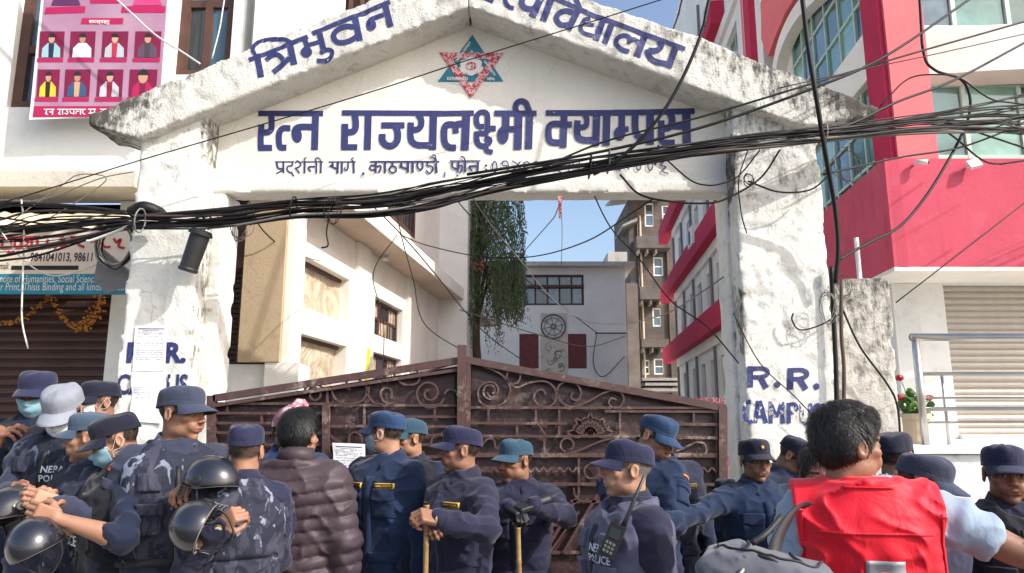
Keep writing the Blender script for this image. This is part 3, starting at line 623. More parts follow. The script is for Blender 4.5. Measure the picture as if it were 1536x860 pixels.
# ================================================================== LEFT SHOP BUILDING
lb = thing('shop_building', 'cream plastered shop building with brown window frames left of the gateway', 'building', (-4, 7, 0))
FL = front(6.7); xe = hx(352, 60, 6.7)
zled = hz(268, 6.7, 100); zled0 = hz(291, 6.7, 100); zwin = hz(161, 6.7, 60); xw0, xw1 = hx(18, 80, 6.7), hx(350, 60, 6.7)
wall_holes('wall', FL, -14, xe, zled, 9, [(xw0, hx(118, 80, 6.7), zwin, 6.6), (hx(262, 60, 6.7), xw1 - .02, hz(112, 6.7, 300), 6.6)], .35, M['left_wall'], lb)
window(FL, xw0, hx(118, 80, 6.7), zwin, 6.6, 2, 3, M['frame_brown'], [M['dark_glass'], M['blue_glass']], lb, -.08, .1)
window(FL, hx(262, 60, 6.7), xw1 - .02, hz(112, 6.7, 300), 6.6, 2, 2, M['frame_brown'], [M['blue_glass'], M['dark_glass']], lb, -.08, .09)
mb = MB(); mb.wbox(FL, -14, hx(203, 280, 6.5), zled0, zled - .003, -.3, .22); mb.build('ledge', M['ledge'], lb)
mb = MB(); mb.wbox(FL, -14, hx(1.0 * 203, 300, 6.7), hz(320, 6.7, 100), zled0 - .003, -.6, -.35); mb.build('lintel', M['dark_wood'], lb)  # dark strip in the recess under the ledge, its shade put into the colour
# upper storey reaching right behind the sign
zup = hz(170, 6.7, 400); x2, x3, x4 = hx(367, 50, 6.7), hx(384, 50, 6.7), hx(484, 10, 6.7)
mb = MB(); mb.box((xe + .003, 6.7, zup), (x2, 7.4, 9)); mb.box((x2 + .002, 6.86, zup), (x3, 7.3, 9)); mb.box((x3 + .002, 6.62, zup), (x4 - .28, 7.4, 9)); mb.box((x4 - .278, 6.66, zup), (x4, 7.4, 9)); mb.build('pilaster', M['left_wall'], lb)
mb = MB(); mb.box((x4 + .003, 7.6, zup), (x4 + 1.0, 7.8, 9)); mb.build('wall', M['dark_wood'], lb, ); lb.children[-1]['label'] = 'dark brown timber wall'
for i in range(7): mb = MB(); mb.box((x4 + .05 + i * .13, 7.55, zup), (x4 + .09 + i * .13, 7.597, 9)); mb.build('batten', M['frame_brown'], lb)
# shutter of the shop
xs0, xs1 = -14, hx(186, 480, 6.95); zt = hz(440, 6.95, 100)
mb = MB(); mb.box((xs0, 7.05, 0), (xs1 + .3, 7.2, zled0)); mb.build('back_wall', M['dark_wood'], lb)
sh = MB().box((hx(186, 300, 6.95) - .0, 6.9, 0), (hx(186, 300, 6.95) + .25, 7.3, zled0 - .01)).build('pier', M['left_wall'], lb)
shp = MB().box((-6.6, 7.0, .02), (xs1, 7.03, zt + .5)).build('shutter', M['shutter_dark'], lb)
sl = MB(); k = .082; X0, X1 = -6.6, xs1 - .01
prof = [(0, 0), (.018, .01), (.026, .035), (.018, .062), (0, .072)]
V = []; F = []
for i, (d, z) in enumerate(prof): V += [(X0, -d, z), (X1, -d, z)]
for i in range(4): F.append((2 * i, 2 * i + 1, 2 * i + 3, 2 * i + 2))
sme = bpy.data.meshes.new('slat'); sme.from_pydata(V, [], F); sme.materials.append(M['shutter_dark']); sme.update()
i = 0
while .03 + i * k < zt + .4:
    o = bpy.data.objects.new('slat', sme); COL.objects.link(o); o.parent = shp; o.matrix_parent_inverse = wmat(shp).inverted(); o.location = (0, 6.998, .03 + i * k); i += 1
# beige slab wall and dark shutter box seen through the left of the gate
bw = thing('side_building', 'beige shaded plaster wall with a dark rolled shutter beside the opening', 'building', (-2.6, 8, 0))
YA = 7.6; xa0, xa1 = hx(364, 420, YA), hx(425, 420, YA)
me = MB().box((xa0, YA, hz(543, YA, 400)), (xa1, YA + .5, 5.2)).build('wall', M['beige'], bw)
MB().box((hx(330, 420, YA), YA + .25, 0), (xa0 - .002, YA + .6, 5.2)).build('shutter_box', M['dark_wood'], bw)
for i in range(26): MB().box((hx(338, 420, YA), YA + .2, hz(545, YA) + i * .055), (hx(354, 420, YA), YA + .248, hz(545, YA) + .04 + i * .055)).build('slat', M['shutter_dark'], bw)
MB().box((hx(355, 420, YA) , YA + .12, hz(545, YA)), (hx(363, 420, YA), YA + .249, 3.3)).build('pipe_cover', M['frame_brown'], bw)
MB().box((hx(343, 420, YA) , YA + .08, hz(400, YA)), (hx(372, 420, YA), YA + .118, hz(330, YA))).build('meter_box', M['frame_brown'], bw)
MB().box((hx(325, 420, YA), YA + .1, 0), (hx(395, 550, YA), YA + .55, hz(545, YA) - .003)).build('wall', M['white_wall'], bw)
MB().box((hx(396, 550, YA), YA + .02, 0), (hx(447, 550, YA), YA + .45, hz(543, YA) - .004)).build('wall', M['cream'], bw)
MB().box((xa1 + .003, YA + .06, hz(543, YA)), (xa1 + .075, YA + .5, 5.2)).build('wall', M['cream'], bw)
# ================================================================== CREAM BUILDING along the left of the yard
cb = thing('cream_building', 'cream two storey building with a projecting slab and plastic covered windows behind the gate', 'building', (-3.8, 14, 0))
CP = Plane(hx(441, 458, 13), 13, .136, 1); aA, _ = CP.hit(424, 458); aB, _ = CP.hit(657, 500); zs = CP.hit(480, 325)[1]
def quad(x0, yt0, yb0, x1): a, zt = CP.hit(x0, yt0); _, zb = CP.hit(x0, yb0); b, _ = CP.hit(x1, yt0); return (a, b, zb, zt)
W = [quad(447, 378, 458, 526), quad(441, 497, 640, 522), quad(563, 444, 502, 605), quad(559, 527, 600, 602)]
W[1] = (W[0][0], W[0][1], .9, W[1][3]); W[3] = (W[2][0], W[2][1], 1.6, W[3][3])
wall_holes('wall', CP, aA, aB, 0, zs - .003, W, .4, M['cream'], cb)
for q, n in ((W[0], 0), (W[1], 1)):
    fr = MB().wbox(CP, q[0], q[1], q[3] - .07, q[3], -.28, -.18).wbox(CP, q[0], q[0] + .05, q[2], q[3] - .07, -.28, -.18).build('window', M['frame_brown'], cb)
    nu, nv = 30, 16; V = []
    for j in range(nv + 1):
        for i in range(nu + 1):
            a = q[0] + .05 + (q[1] - q[0] - .05) * i / nu; z = q[2] + (q[3] - .07 - q[2]) * j / nv
            V.append(CP.w(a, z, -.25 + .14 * (float(fbm(np.array([a * .9, z * .9, n * 5.]), 1.6, 4)) - .5)))
    F = [(j * (nu + 1) + i, j * (nu + 1) + i + 1, (j + 1) * (nu + 1) + i + 1, (j + 1) * (nu + 1) + i) for j in range(nv) for i in range(nu)]
    link('plastic_sheet', mesh_np('plastic_sheet', V, F), M['plastic_sheet'], fr)
for q in W[2:]: window(CP, *q, 3, 2, M['frame_brown'], [M['dark_glass'], M['plastic_sheet']], cb, -.15, .08, bars=9, sill=None)
# raised piers between the windows
for (p0, p1) in ((528, 548), (607, 622)):
    a0, a1 = CP.hit(p0, 500)[0], CP.hit(p1, 500)[0]; MB().wbox(CP, a0, a1, 0, zs - .01, .002, .10).build('pier', M['cream'], cb)
r = ray(539, 325); q = r * (zs - CAMH) / r[2]; offs = (q[:2] - CP.o) @ CP.n
aC = CP.hit(656, 450)[0] + 1.2
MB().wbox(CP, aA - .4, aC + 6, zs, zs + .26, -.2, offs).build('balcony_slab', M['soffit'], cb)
mb = MB().wbox(CP, aA - .4, aC + 6, zs + .012, zs + .38, offs + .001, offs + .05); mb.build('slab_edge', M['cream'], cb)
zt = zs + 6; u = CP.hit(582, 290)[0], CP.hit(623, 290)[0]; wz = CP.hit(582, 322)[1]
wall_holes('upper_wall', CP, aA, aB + 6, zs + .263, zt, [(u[0], u[1], wz, wz + 1.7)], .4, M['cream'], cb)
window(CP, u[0], u[1], wz, wz + 1.7, 2, 1, M['frame_brown'], [M['dark_glass']], cb, .02, .1, .1, bars=8)
YE = float((CP.o + CP.d * aB)[1])
mb = MB().box((hx(657, 500, YE), YE + .01, 0), (hx(700, 500, YE), YE + 6, zt)); mb.build('stair_tower', M['white_wall'], cb)
q = CP.w((CP.hit(578, 383)[0] + 0), zs, offs * .5); r = ray(578, 383); q = r * (zs - CAMH) / r[2]
V, F = lathe([(.02, 0), (.05, 0), (.05, -.06), (.09, -.07), (.09, -.13), (.0, -.15)], 12); V = [(q[0] + v[0], q[1] + v[1], zs - .001 + v[2]) for v in V]
t = setp(link('ceiling_lamp', mesh_np('ceiling_lamp', V, F), M['white_paint']), 'small white lamp fitting under the projecting slab of the cream building', 'lamp')
a, z = CP.hit(548, 524); b = CP.w(a - .05, z, .11); 
t = setp(MB().hexa([CP.w(a - .25, z - 1.0, .10 + .011), CP.w(a - .08, z - 1.05, .12), CP.w(a - .08, z - 1.05, .105), CP.w(a - .25, z - 1.0, .105), CP.w(a - .16, z, .115), CP.w(a, z, .12), CP.w(a, z, .105), CP.w(a - .16, z, .105)]).build('yellow_ribbon', M['yellow']), 'yellow cloth strip hanging on the cream building pier', 'ribbon')
# ================================================================== WHITE REAR BUILDING
rb = thing('rear_building', 'white flat roofed building with maroon doors and round emblem ending the yard', 'building', (0, 36, 0))
M['maroon_door'] = simple('maroon_door', lin(120, 58, 58), .6, var=.2); YR = 34; FR = front(YR); H = lambda a, b, c, d: (hx(a, (b + d) / 2, YR), hx(c, (b + d) / 2, YR), hz(d, YR, (a + c) / 2), hz(b, YR, (a + c) / 2))
xr1_, zr = hx(939, 480, YR), hz(402, YR, 850)
wh = [H(785, 412, 876, 458), H(779, 501, 808, 553), H(852, 501, 880, 553)]
wall_holes('wall', FR, hx(640, 480, YR), xr1_, 0, zr, wh, .3, M['white_wall'], rb)
MB().box((hx(640, 400, YR), YR - .5, zr + .003), (hx(950, 400, YR), YR + 8, zr + .2)).build('roof_slab', M['grey_concrete'], rb)
MB().box((xr1_ + .003, YR + .6, 0), (xr1_ + .1, YR + 7, zr)).build('side_wall', M['white_wall'], rb)
MB().box((hx(912, 390, YR + 3), YR + 3, zr + .204), (hx(941, 390, YR + 3), YR + 5, hz(378, YR + 3, 920))).build('roof_tank', M['grey_concrete'], rb)
window(FR, *wh[0], 5, 1, M['frame_brown'], [M['dark_glass'], M['blue_glass']], rb, -.12, .1)
q = wh[0]; MB().box((q[0], YR - .03, q[3] - .62), (q[1], YR + .1, q[3] - .5)).build('transom', M['frame_brown'], rb)
for q in wh[1:]:
    d = MB().box((q[0], YR + .08, q[2]), (q[1], YR + .14, q[3])).build('door', M['maroon_door'], rb)
    for i in range(7): MB().box((q[0] + (q[1] - q[0]) * (i + .15) / 7, YR + .04, q[2] + .02), (q[0] + (q[1] - q[0]) * (i + .85) / 7, YR + .079, q[3] - .02)).build('plank', M['maroon_door'], d)
q = H(811, 470, 851, 580); MB().box((q[0], YR - .06, q[2]), (q[1], YR - .003, q[3])).build('mural_panel', M['ledge'], rb)
c = P(830, 490, YR - .1)
def ringmesh(cx, cz, y, r, w, n=40):
    V = []; F = []
    for i in range(n):
        a = 2 * math.pi * i / n
        for rr, yy in ((r - w / 2, y), (r + w / 2, y), (r + w / 2, y + .03), (r - w / 2, y + .03)): V.append((cx + rr * math.cos(a), yy, cz + rr * math.sin(a)))
    for i in range(n):
        for k in range(4): F.append((i * 4 + k, i * 4 + (k + 1) % 4, ((i + 1) % n) * 4 + (k + 1) % 4, ((i + 1) % n) * 4 + k))
    return V, F
em = thing('wheel_emblem', 'round grey wheel emblem above the mural on the white rear building', 'emblem', tuple(c))
V, F = ringmesh(c[0], c[2], YR - .12, .55, .05); MB().add(V, F).build('rim', M['black_plastic'], em)
V, F = ringmesh(c[0], c[2], YR - .11, .40, .03); MB().add(V, F).build('inner_ring', M['cable_grey'], em); V, F = ringmesh(c[0], c[2], YR - .11, .10, .08); MB().add(V, F).build('hub', M['cable_grey'], em)
V, F = lathe([(0, 0), (.53, 0), (.53, .03)], 32); MB().add([(c[0] + v[0], YR - .064 - v[2], c[2] + v[1]) for v in V], F).build('disc', M['left_wall'], em)
for i in range(8):
    a = math.pi * i / 4 + .2; MB().bar((c[0] + .12 * math.cos(a), YR - .105, c[2] + .12 * math.sin(a)), (c[0] + .5 * math.cos(a), YR - .105, c[2] + .5 * math.sin(a)), .03, .02).build('spoke', M['cable_grey'], em)
# curly relief on the mural panel
mb = MB(); rr = random.Random(3)
for i in range(26):
    cx, cz = rr.uniform(-.5, .5), rr.uniform(-.9, -3.0); rad = rr.uniform(.08, .25); pts = [(c[0] + cx + rad * (1 - t / 9) * math.cos(t * .9 + i), YR - .07, c[2] + cz + rad * (1 - t / 9) * math.sin(t * .9 + i)) for t in range(8)]; mb.tube(pts, .014, 4)
setp(mb.build('mural_relief', M['cable_grey'], rb), kind='stuff')
# ================================================================== BRICK TOWER BLOCK
SOOT = simple('sooty_concrete', lin(98, 91, 87), .9, var=.35, vs=1.2)
bb = thing('brick_building', 'tall weathered brick block with concrete balconies behind the white rear building', 'building', (8, 44, 0))
YK = 42; FK = front(YK); HK = lambda a, b, c, d: (hx(a, (b + d) / 2, YK), hx(c, (b + d) / 2, YK), hz(d, YK, (a + c) / 2), hz(b, YK, (a + c) / 2))
kw = [HK(967, 305, 981, 340), HK(993, 308, 1013, 334), HK(980, 386, 995, 414), HK(979, 462, 992, 490), HK(963, 540, 975, 562), HK(981, 538, 996, 562)]
xk0, xk1 = hx(952, 430, YK), hx(1030, 430, YK); zk = hz(300, YK, 970)
wall_holes('wall', FK, xk0, xk1, 0, zk, kw, .3, M['brick'], bb)
MB().box((xk0 - .25, YK - .05, 0), (xk0 + .25, YK + 6, zk)).build('corner_pier', SOOT, bb)
for q in kw: window(FK, *q, 2 if q[1] - q[0] > .6 else 1, 2, M['cream'], [M['blue_glass'], M['dark_glass']], bb, -.05, .08)
for (a, b, c_, d) in ((950, 362, 1000, 379), (955, 436, 991, 454), (957, 512, 997, 524)):
    q = HK(a, b, c_, d); MB().box((q[0], YK - 1.2, q[2]), (q[1], YK - .003, q[3])).build('balcony', SOOT, bb)
    for i in range(3): MB().box((q[0] + .1 + i * .5, YK - .9, q[2] - .25), (q[0] + .2 + i * .5, YK - .01, q[2] - .004)).build('bracket', M['concrete'], bb)
q = HK(918, 293, 976, 308); MB().hexa([(q[0], YK - 2, q[2]), (q[1] + 1, YK - 2, q[2] + .3), (q[1] + 1, YK + 3, q[3] + .6), (q[0], YK + 3, q[3] + .2), (q[0], YK - 2, q[2] + .12), (q[1] + 1, YK - 2, q[2] + .42), (q[1] + 1, YK + 3, q[3] + .75), (q[0], YK + 3, q[3] + .33)]).build('eave', M['roof_tin'], bb)
q = HK(930, 338, 952, 347); MB().hexa([(q[0], YK - 1, q[2]), (q[1], YK - 1, q[3]), (q[1], YK + 2, q[3]), (q[0], YK + 2, q[2]), (q[0], YK - 1, q[2] + .12), (q[1], YK - 1, q[3] + .2), (q[1], YK + 2, q[3] + .2), (q[0], YK + 2, q[2] + .12)]).build('eave', M['roof_tin'], bb)
for px, m_ in ((961.5, 'terracotta'), (1000.5, 'cable_brown'), (957, 'cable_brown')): MB().tube([(hx(px, 400, YK), YK - .1, .5), (hx(px, 400, YK), YK - .1, zk - 1)], .07, 8).build('drain_pipe', M[m_], bb)
MB().box((hx(941, 480, 38), 38, 0), (hx(958, 480, 38), 41.5, hz(425, 38, 950))).build('lower_wing', SOOT, bb)
for i, (a, b, c_, d) in enumerate(((952, 571, 1016, 575), (956, 578, 1012, 582), (948, 586, 1018, 590))): q = HK(a, b, c_, d); MB().box((q[0], YK - 2.5, q[2]), (q[1], YK - .4, q[3])).build('tin_roof', M['roof_tin'], bb)
# ================================================================== RED BANDED WING along the right of the yard
wg = thing('campus_wing', 'long white campus wing with crimson floor bands receding along the right of the yard', 'building', (6.6, 24, 0))
WP = Plane(hx(1087, 512, 22.8), 22.8, -.0893, -1); WA = lambda px, py=450: WP.hit(px, py)[0]
aF, aN = WA(1004), WP.hit(1113, 40)[0]; zb1 = WP.hit(1004, 548.6)[1]; zb2 = WP.hit(1004, 455.6)[1]; zt1 = WP.hit(1004, 526)[1]; fh = zb2 - zb1; bh = zt1 - zb1
aF2 = WA(1014)
wz0, wz1 = WP.hit(1050, 477)[1] - zb1, WP.hit(1050, 425)[1] - zb1
cols = [(1021, 1025), (1034.5, 1038.5), (1047, 1053), (1061, 1067), (1077, 1084)]; holes = []
ext = [(WA(p0), WA(p1)) for p0, p1 in cols]
for k in range(3): d = ext[-1][0] + 3.2 * (k + 1); ext.append((d, d + 1.5)) if d + 1.5 < aN else None
for k in range(-1, 4):
    for (a, b) in ext: holes.append((min(a, b), max(a, b), wz0 + zb1 + k * fh, wz1 + zb1 + k * fh))
wall_holes('wall', WP, aF2, aN, 0, zb1 + 5 * fh, holes, .3, M['white_wall'], wg)
for h in holes: window(WP, *h, 1 if h[1] - h[0] < 1.2 else 2, 2, M['mullion'] if h[2] > 6 else M['cable_grey'], [M['dark_glass'], M['blue_glass']], wg, -.12, .07)
for k in range(0, 4): MB().wbox(WP, aF, aN + (.0 if k < 3 else -2.0), zb1 + k * fh, zb1 + k * fh + bh, .002, .42).build('floor_band', M['crimson'], wg)
for px in (1015, 1028, 1043, 1071): MB().tube([WP.w(WA(px), .2, .06), WP.w(WA(px), zb1 + 4 * fh, .06)], .05, 6).build('drain_pipe', M['cable_grey'], wg)
for k in range(0, 4): MB().wbox(WP, aF2 + .3, aN, zb1 + k * fh - .35, zb1 + k * fh - .004, .002, .12).build('beam', M['white_wall'], wg)
# nearer tower with vertical crimson stripe
zt = zb1 + 5 * fh
MB().wbox(WP, aN + .003, aN + 1.6, 0, zt, -.5, .0).build('tower_wall', M['white_wall'], wg)
for p0, p1, o_, m_ in ((1120, 1127, .12, 'pink_wall'), (1128, 1134, .2, 'white_wall'), (1135, 1144, .3, 'crimson'), (1145, 1166, .1, 'white_wall')):
    a0, a1 = WP.hit(p0, 50)[0], WP.hit(p1, 50)[0]; MB().wbox(WP, a0, a1, 2, zt, .002, o_).build('pilaster', M[m_], wg)
q = WP.hit(1056, 356); ac = thing('air_conditioner', 'white outdoor air conditioner unit on the wall of the crimson banded wing', 'air conditioner', WP.w(q[0], q[1], .1))
MB().wbox(WP, q[0] - .55, q[0] + .55, q[1] - .32, q[1] + .32, .12, .5).build('housing', M['white_paint'], ac)
c0 = WP.w(q[0] + .1, q[1], .52); V, F = lathe([(.26, 0), (.26, .02), (.05, .03)], 20); MB().add([WP.w(q[0] - .1 + v[0], q[1] + v[1], .501 + v[2]) for v in V], F).build('fan_grille', M['black_plastic'], ac)
# low red railing behind the gate
rf = thing('red_fence', 'low red picket fence in the yard behind the right gate leaf', 'fence', (2.6, 9.4, 0))
for i in range(14): x = hx(1040, 604, 9.4) + i * .032; MB().box((x, 9.4, 0.9), (x + .02, 9.43, hz(598, 9.4, 1060) + (.012 if i % 2 else 0))).build('picket', M['red_paint'], rf)
MB().box((hx(1036, 604, 9.4), 9.432, 1.2), (hx(1086, 604, 9.4), 9.45, hz(606, 9.4))).build('rail', M['red_paint'], rf)
MB().box((hx(1036, 604, 9.4), 9.40, 0), (hx(1088, 604, 9.4), 9.46, .898)).build('base_wall', M['concrete'], rf)
# ================================================================== RIGHT BUILDING (pink pier, green glass, red parapet)
rt = thing('corner_building', 'corner shop building with red parapet, pink pier and green glazing right of the gateway', 'building', (5, 9, 0))
YR2 = 8.2; xc = hx(1334, 320, YR2); zp0, zp1 = hz(400, YR2, 1400), hz(238, YR2, 1340); SP = Plane(xc, YR2, -.0893, -1)
aFar = SP.hit(1165, 300)[0]
mb = MB(); mb.box((xc, YR2, zp0), (14, YR2 + .16, zp1)); mb.build('parapet', M['red_wall'], rt)
mb = MB(); mb.wbox(SP, aFar, -.003, zp0, zp1, -.16, 0); mb.build('parapet', M['red_wall'], rt)
MB().hexa([(xc, YR2 + .002, zp0 - .05), (14, YR2 + .002, zp0 - .05), (14, 10, zp0 - .05), (xc + .16, 10, zp0 - .05), (xc, YR2 + .002, zp0 - .003), (14, YR2 + .002, zp0 - .003), (14, 10, zp0 - .003), (xc + .16, 10, zp0 - .003)]).build('soffit', M['cream'], rt)
MB().box((xc + .1, YR2 + .163, zp0), (14, 9.0, zp0 + .1)).build('floor_slab', M['cream'], rt)
# pink pier
x0_, x1_ = hx(1341, 120, 8.3), hx(1401, 120, 8.3)
MB().box((x0_, 8.375, zp0 + .102), (x1_, 8.78, 9.9)).build('pier', M['pink_wall'], rt)
MB().box((x0_ - .06, 8.42, zp0 + .102), (x0_ - .002, 8.82, 9.9)).build('pier_shaded_side', M['crimson'], rt)  # left face of the pier, its shade put into a darker colour
# front glazing bays
FG = front(8.9); zq = [hz(236, 8.9, 1460), hz(121, 8.9, 1460), hz(113, 8.75, 1460), hz(46, 8.75, 1460)]
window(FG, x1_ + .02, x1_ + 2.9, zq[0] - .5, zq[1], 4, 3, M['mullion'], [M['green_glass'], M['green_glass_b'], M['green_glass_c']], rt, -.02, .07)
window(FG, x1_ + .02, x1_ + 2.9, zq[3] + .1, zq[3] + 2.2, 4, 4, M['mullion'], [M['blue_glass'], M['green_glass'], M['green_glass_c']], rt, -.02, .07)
V = []; F = []; n = 16
for i in range(n + 1):
    x = x1_ + .004 + 3.6 * i / n; y = 8.78 - .22 * math.sin(math.pi * i / n)
    V += [(x, y, zq[2]), (x, y, zq[3]), (x, y + .3, zq[3] + .02), (x, y + .3, zq[2] - .06)]
for i in range(n):
    for k in range(4): F.append((i * 4 + k, i * 4 + (k + 1) % 4, (i + 1) * 4 + (k + 1) % 4, (i + 1) * 4 + k))
MB().add(V, F).build('spandrel', M['cream'], rt)
MB().box((x1_ + 2.95, 8.6, zp0 + .1), (14, 9.2, 9.9)).build('wall', M['cream'], rt)
MB().box((x1_ + .01, 9.05, zp0 + .1), (14, 9.3, 9.9)).build('back_wall', M['dark_glass'], rt)
# side glazing seen obliquely
SG = Plane(*(SP.o - SP.n * .22), -.0893, -1); ag0, ag1 = SG.hit(1192, 150)[0], SG.hit(1318, 150)[0]
zg = zp1 - .3
ncol = 6; rows = 7
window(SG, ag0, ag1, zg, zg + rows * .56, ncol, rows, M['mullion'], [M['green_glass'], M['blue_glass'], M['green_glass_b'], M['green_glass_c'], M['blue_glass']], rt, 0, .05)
MB().wbox(SG, ag0, ag1, zq[2] - .02, zq[3], -.1, .06).build('spandrel', M['cream'], rt)
MB().wbox(SG, aFar - 1, ag1 - .05, zp0, 9.9, -.5, -.14).build('side_wall', M['left_wall'], rt)
# arched surround
pts = [SG.hit(a, b) for a, b in ((1180, 110), (1186, 82), (1197, 55), (1214, 28), (1238, 4), (1268, -18), (1300, -34))]; pts = smoothpts([(a, z, 0) for a, z in pts], 4)
V = []; F = []
for i, (a, z, _) in enumerate(pts):
    t = pts[min(i + 1, len(pts) - 1)] - pts[max(i - 1, 0)]; nn = np.array([-t[1], t[0]]); nn = nn / np.linalg.norm(nn)
    if nn[1] < 0: nn = -nn
    for (s_, o_) in ((0, .002), (.26, .002), (.26, .2), (0, .2)): V.append(SG.w(a + nn[0] * s_, z + nn[1] * s_, o_))
for i in range(len(pts) - 1):
    for k in range(4): F.append((i * 4 + k, i * 4 + (k + 1) % 4, (i + 1) * 4 + (k + 1) % 4, (i + 1) * 4 + k))
MB().add(V, F).build('arch_surround', M['cream'], rt)
q = [SG.hit(a, b) for a, b in ((1198, 0), (1198, 72), (1181, 96), (1162, 75), (1162, 0))]
c0 = [SG.hit(*k) for k in ((1161, -60), (1161, 58), (1172, 84), (1185, 50), (1200, 18), (1212, 0), (1230, -60))]
n = len(c0); MB().add([SG.w(a, z, .24) for a, z in c0] + [SG.w(a, z, .002) for a, z in c0], [tuple(range(n)), tuple(range(2 * n - 1, n - 1, -1))] + [(i, (i + 1) % n, (i + 1) % n + n, i + n) for i in range(n)]).build('spandrel', M['pink_wall'], rt)
MB().wbox(SG, SG.hit(1152, 50)[0], SG.hit(1161, 50)[0], zp1 - 1, 9.9, -.1, .22).build('column', M['left_wall'], rt)
# ground floor: white pier, corner, shutter
YW = 8.95; xp0, xp1 = hx(1346, 520, YW), hx(1424, 520, YW); zs0, zs1 = hz(652, YW, 1480), hz(413, YW, 1480)
MB().box((xp0, YW, 0), (xp1, YW + .5, zp0 - .052)).build('wall', M['left_wall'], rt)
MB().wbox(Plane(xp0 - .003, YW, -.0893, -1), -6, -.003, 0, zp0 - .055, -.3, 0).build('side_wall', M['left_wall'], rt)
MB().box((xp1 + .003, YW - .02, zs1), (14, YW + .4, zp0 - .054)).build('lintel', M['left_wall'], rt)
MB().box((xp1 + .003, YW - .06, zs0 - .07), (14, YW + .3, zs0 - .002)).build('sill', M['cream'], rt)
gs = MB().box((xp1 + .002, YW + .16, zs0), (13, YW + .2, zs1 + .1)).build('shutter', M['shutter_grey'], rt)
V = []; F = []; x0s, x1s = xp1 + .01, 12.5
for i, (d, z) in enumerate([(0, 0), (.014, .012), (.02, .036), (.014, .06), (0, .074)]): V += [(x0s, -d, z), (x1s, -d, z)]
for i in range(4): F.append((2 * i, 2 * i + 1, 2 * i + 3, 2 * i + 2))
sme = bpy.data.meshes.new('slat'); sme.from_pydata(V, [], F); sme.materials.append(M['shutter_grey']); sme.update(); i = 0
while zs0 + i * .0795 < zs1:
    o = bpy.data.objects.new('slat', sme); COL.objects.link(o); o.parent = gs; o.matrix_parent_inverse = wmat(gs).inverted(); o.location = (0, YW + .158, zs0 + i * .0795); i += 1
# terrace
YT = 6.5; zt_ = hz(668, YT, 1400); xt = hx(1366, 690, YT)
ter = thing('terrace', 'raised white terrace with cracked plaster front wall below the steel railing', 'terrace', (6, 7, 0))
zc = hz(681, YT, 1400)
solid('wall', [([(xt, 0), (9, 0), (9, zc), (xt, zc)], YT, YT + .4)], .025, plaster('terrace_plaster', lin(208, 212, 216), amount=.5, streak=.5, bump=.5, dirt=lin(96, 96, 98), crack=.9), ter, .003)
MB().box((xt - .04, YT - .05, zc + .003), (12, YW + .2, zt_)).build('coping', M['left_wall'], ter)
MB().box((xt + .05, YT + .41, 0), (12, YW, zc)).build('base', M['left_wall'], ter)
# steel railing
rl = thing('steel_railing', 'stainless steel tube railing on the terrace before the grey shutter', 'railing', (xt, 6.6, zt_))
YL = 6.62; zz = lambda py: hz(py, YL, 1450)
def tb(name, pts, r, mat, par, seg=10): return MB().tube(pts, r, seg).build(name, mat, par, smooth=True)
xpst = hx(1381, 590, YL); tb('post', [(xpst, YL, zt_), (xpst, YL, zz(508))], .033, M['steel'], rl)
tb('handrail', [(hx(1366, 506, YL), YL, zz(506)), (10, YL, zz(506))], .034, M['steel'], rl)
for py, rr_ in ((561, .016), (597, .011), (614, .02), (634, .011)): tb('rail', [(xpst, YL, zz(py)), (10, YL, zz(py))], rr_, M['steel'], rl)
x2_ = hx(1399, 610, YL + .25); tb('post', [(x2_, YL + .05, zt_), (x2_, YL + .05, zz(562))], .014, M['steel'], rl)
tb('post', [(hx(1590, 600, YL), YL, zt_), (hx(1590, 600, YL), YL, zz(508))], .03, M['steel'], rl)
# flower pot
pc = P(1372, 668, 6.95); pt = thing('flower_pot', 'cream flower pot of red geraniums at the end of the terrace', 'potted plant', (pc[0], 6.95, zt_))
hp = .27; V, F = lathe([(0, 0), (.11, 0), (.145, hp * .8), (.165, hp * .82), (.165, hp), (.145, hp), (.14, hp - .03), (0, hp - .03)], 24); MB().add([(v[0] + pc[0], v[1] + 6.95, v[2] + zt_ + .002) for v in V], F).build('pot', M['terracotta'], pt, smooth=False)
mb = MB(); rr = random.Random(5)
for i in range(130):
    a = rr.uniform(0, 6.28); r_ = rr.uniform(.01, .17); z = hp + rr.uniform(-.02, .24) * (1 - r_ * 2.5); c_ = np.array([pc[0] + r_ * math.cos(a), 6.95 + r_ * math.sin(a), zt_ + z]); s_ = rr.uniform(.02, .038); nrm = np.array([rr.uniform(-1, 1), rr.uniform(-1, 0), rr.uniform(.2, 1.2)]); nrm /= np.linalg.norm(nrm)
    u = np.cross(nrm, (0, 0, 1)); u /= np.linalg.norm(u); v_ = np.cross(nrm, u); ring = [c_ + s_ * (u * math.cos(k * 1.047) + v_ * math.sin(k * 1.047)) - nrm * .004 * (k % 2) for k in range(6)]; mb.add([c_ - nrm * .008] + ring, [(0, 1 + k, 1 + (k + 1) % 6) for k in range(6)])
setp(mb.build('foliage', M['leaf'], pt), kind='stuff')
for (px, py) in ((1349, 567), (1350, 596), (1394, 597)):
    c_ = P(px, py, 6.9); mb = MB()
    for i in range(26):
        v = np.array([rr.gauss(0, 1) for _ in range(3)]); v /= np.linalg.norm(v); e = c_ + v * np.array([.035, .03, .026]); u = np.cross(v, (0, .3, 1)); u /= np.linalg.norm(u); w_ = np.cross(v, u); mb.add([e + .018 * u, e + .018 * w_, e - .018 * u, e - .018 * w_], [(0, 1, 2, 3)])
    fl = mb.build('flower', M['petal_red'], pt); MB().tube(smoothpts([(pc[0], 6.95, zt_ + hp), ((c_[0] + pc[0]) / 2, 6.93, c_[2] - .1), tuple(c_)], 4), .004, 5).build('stem', M['leaf'], pt)
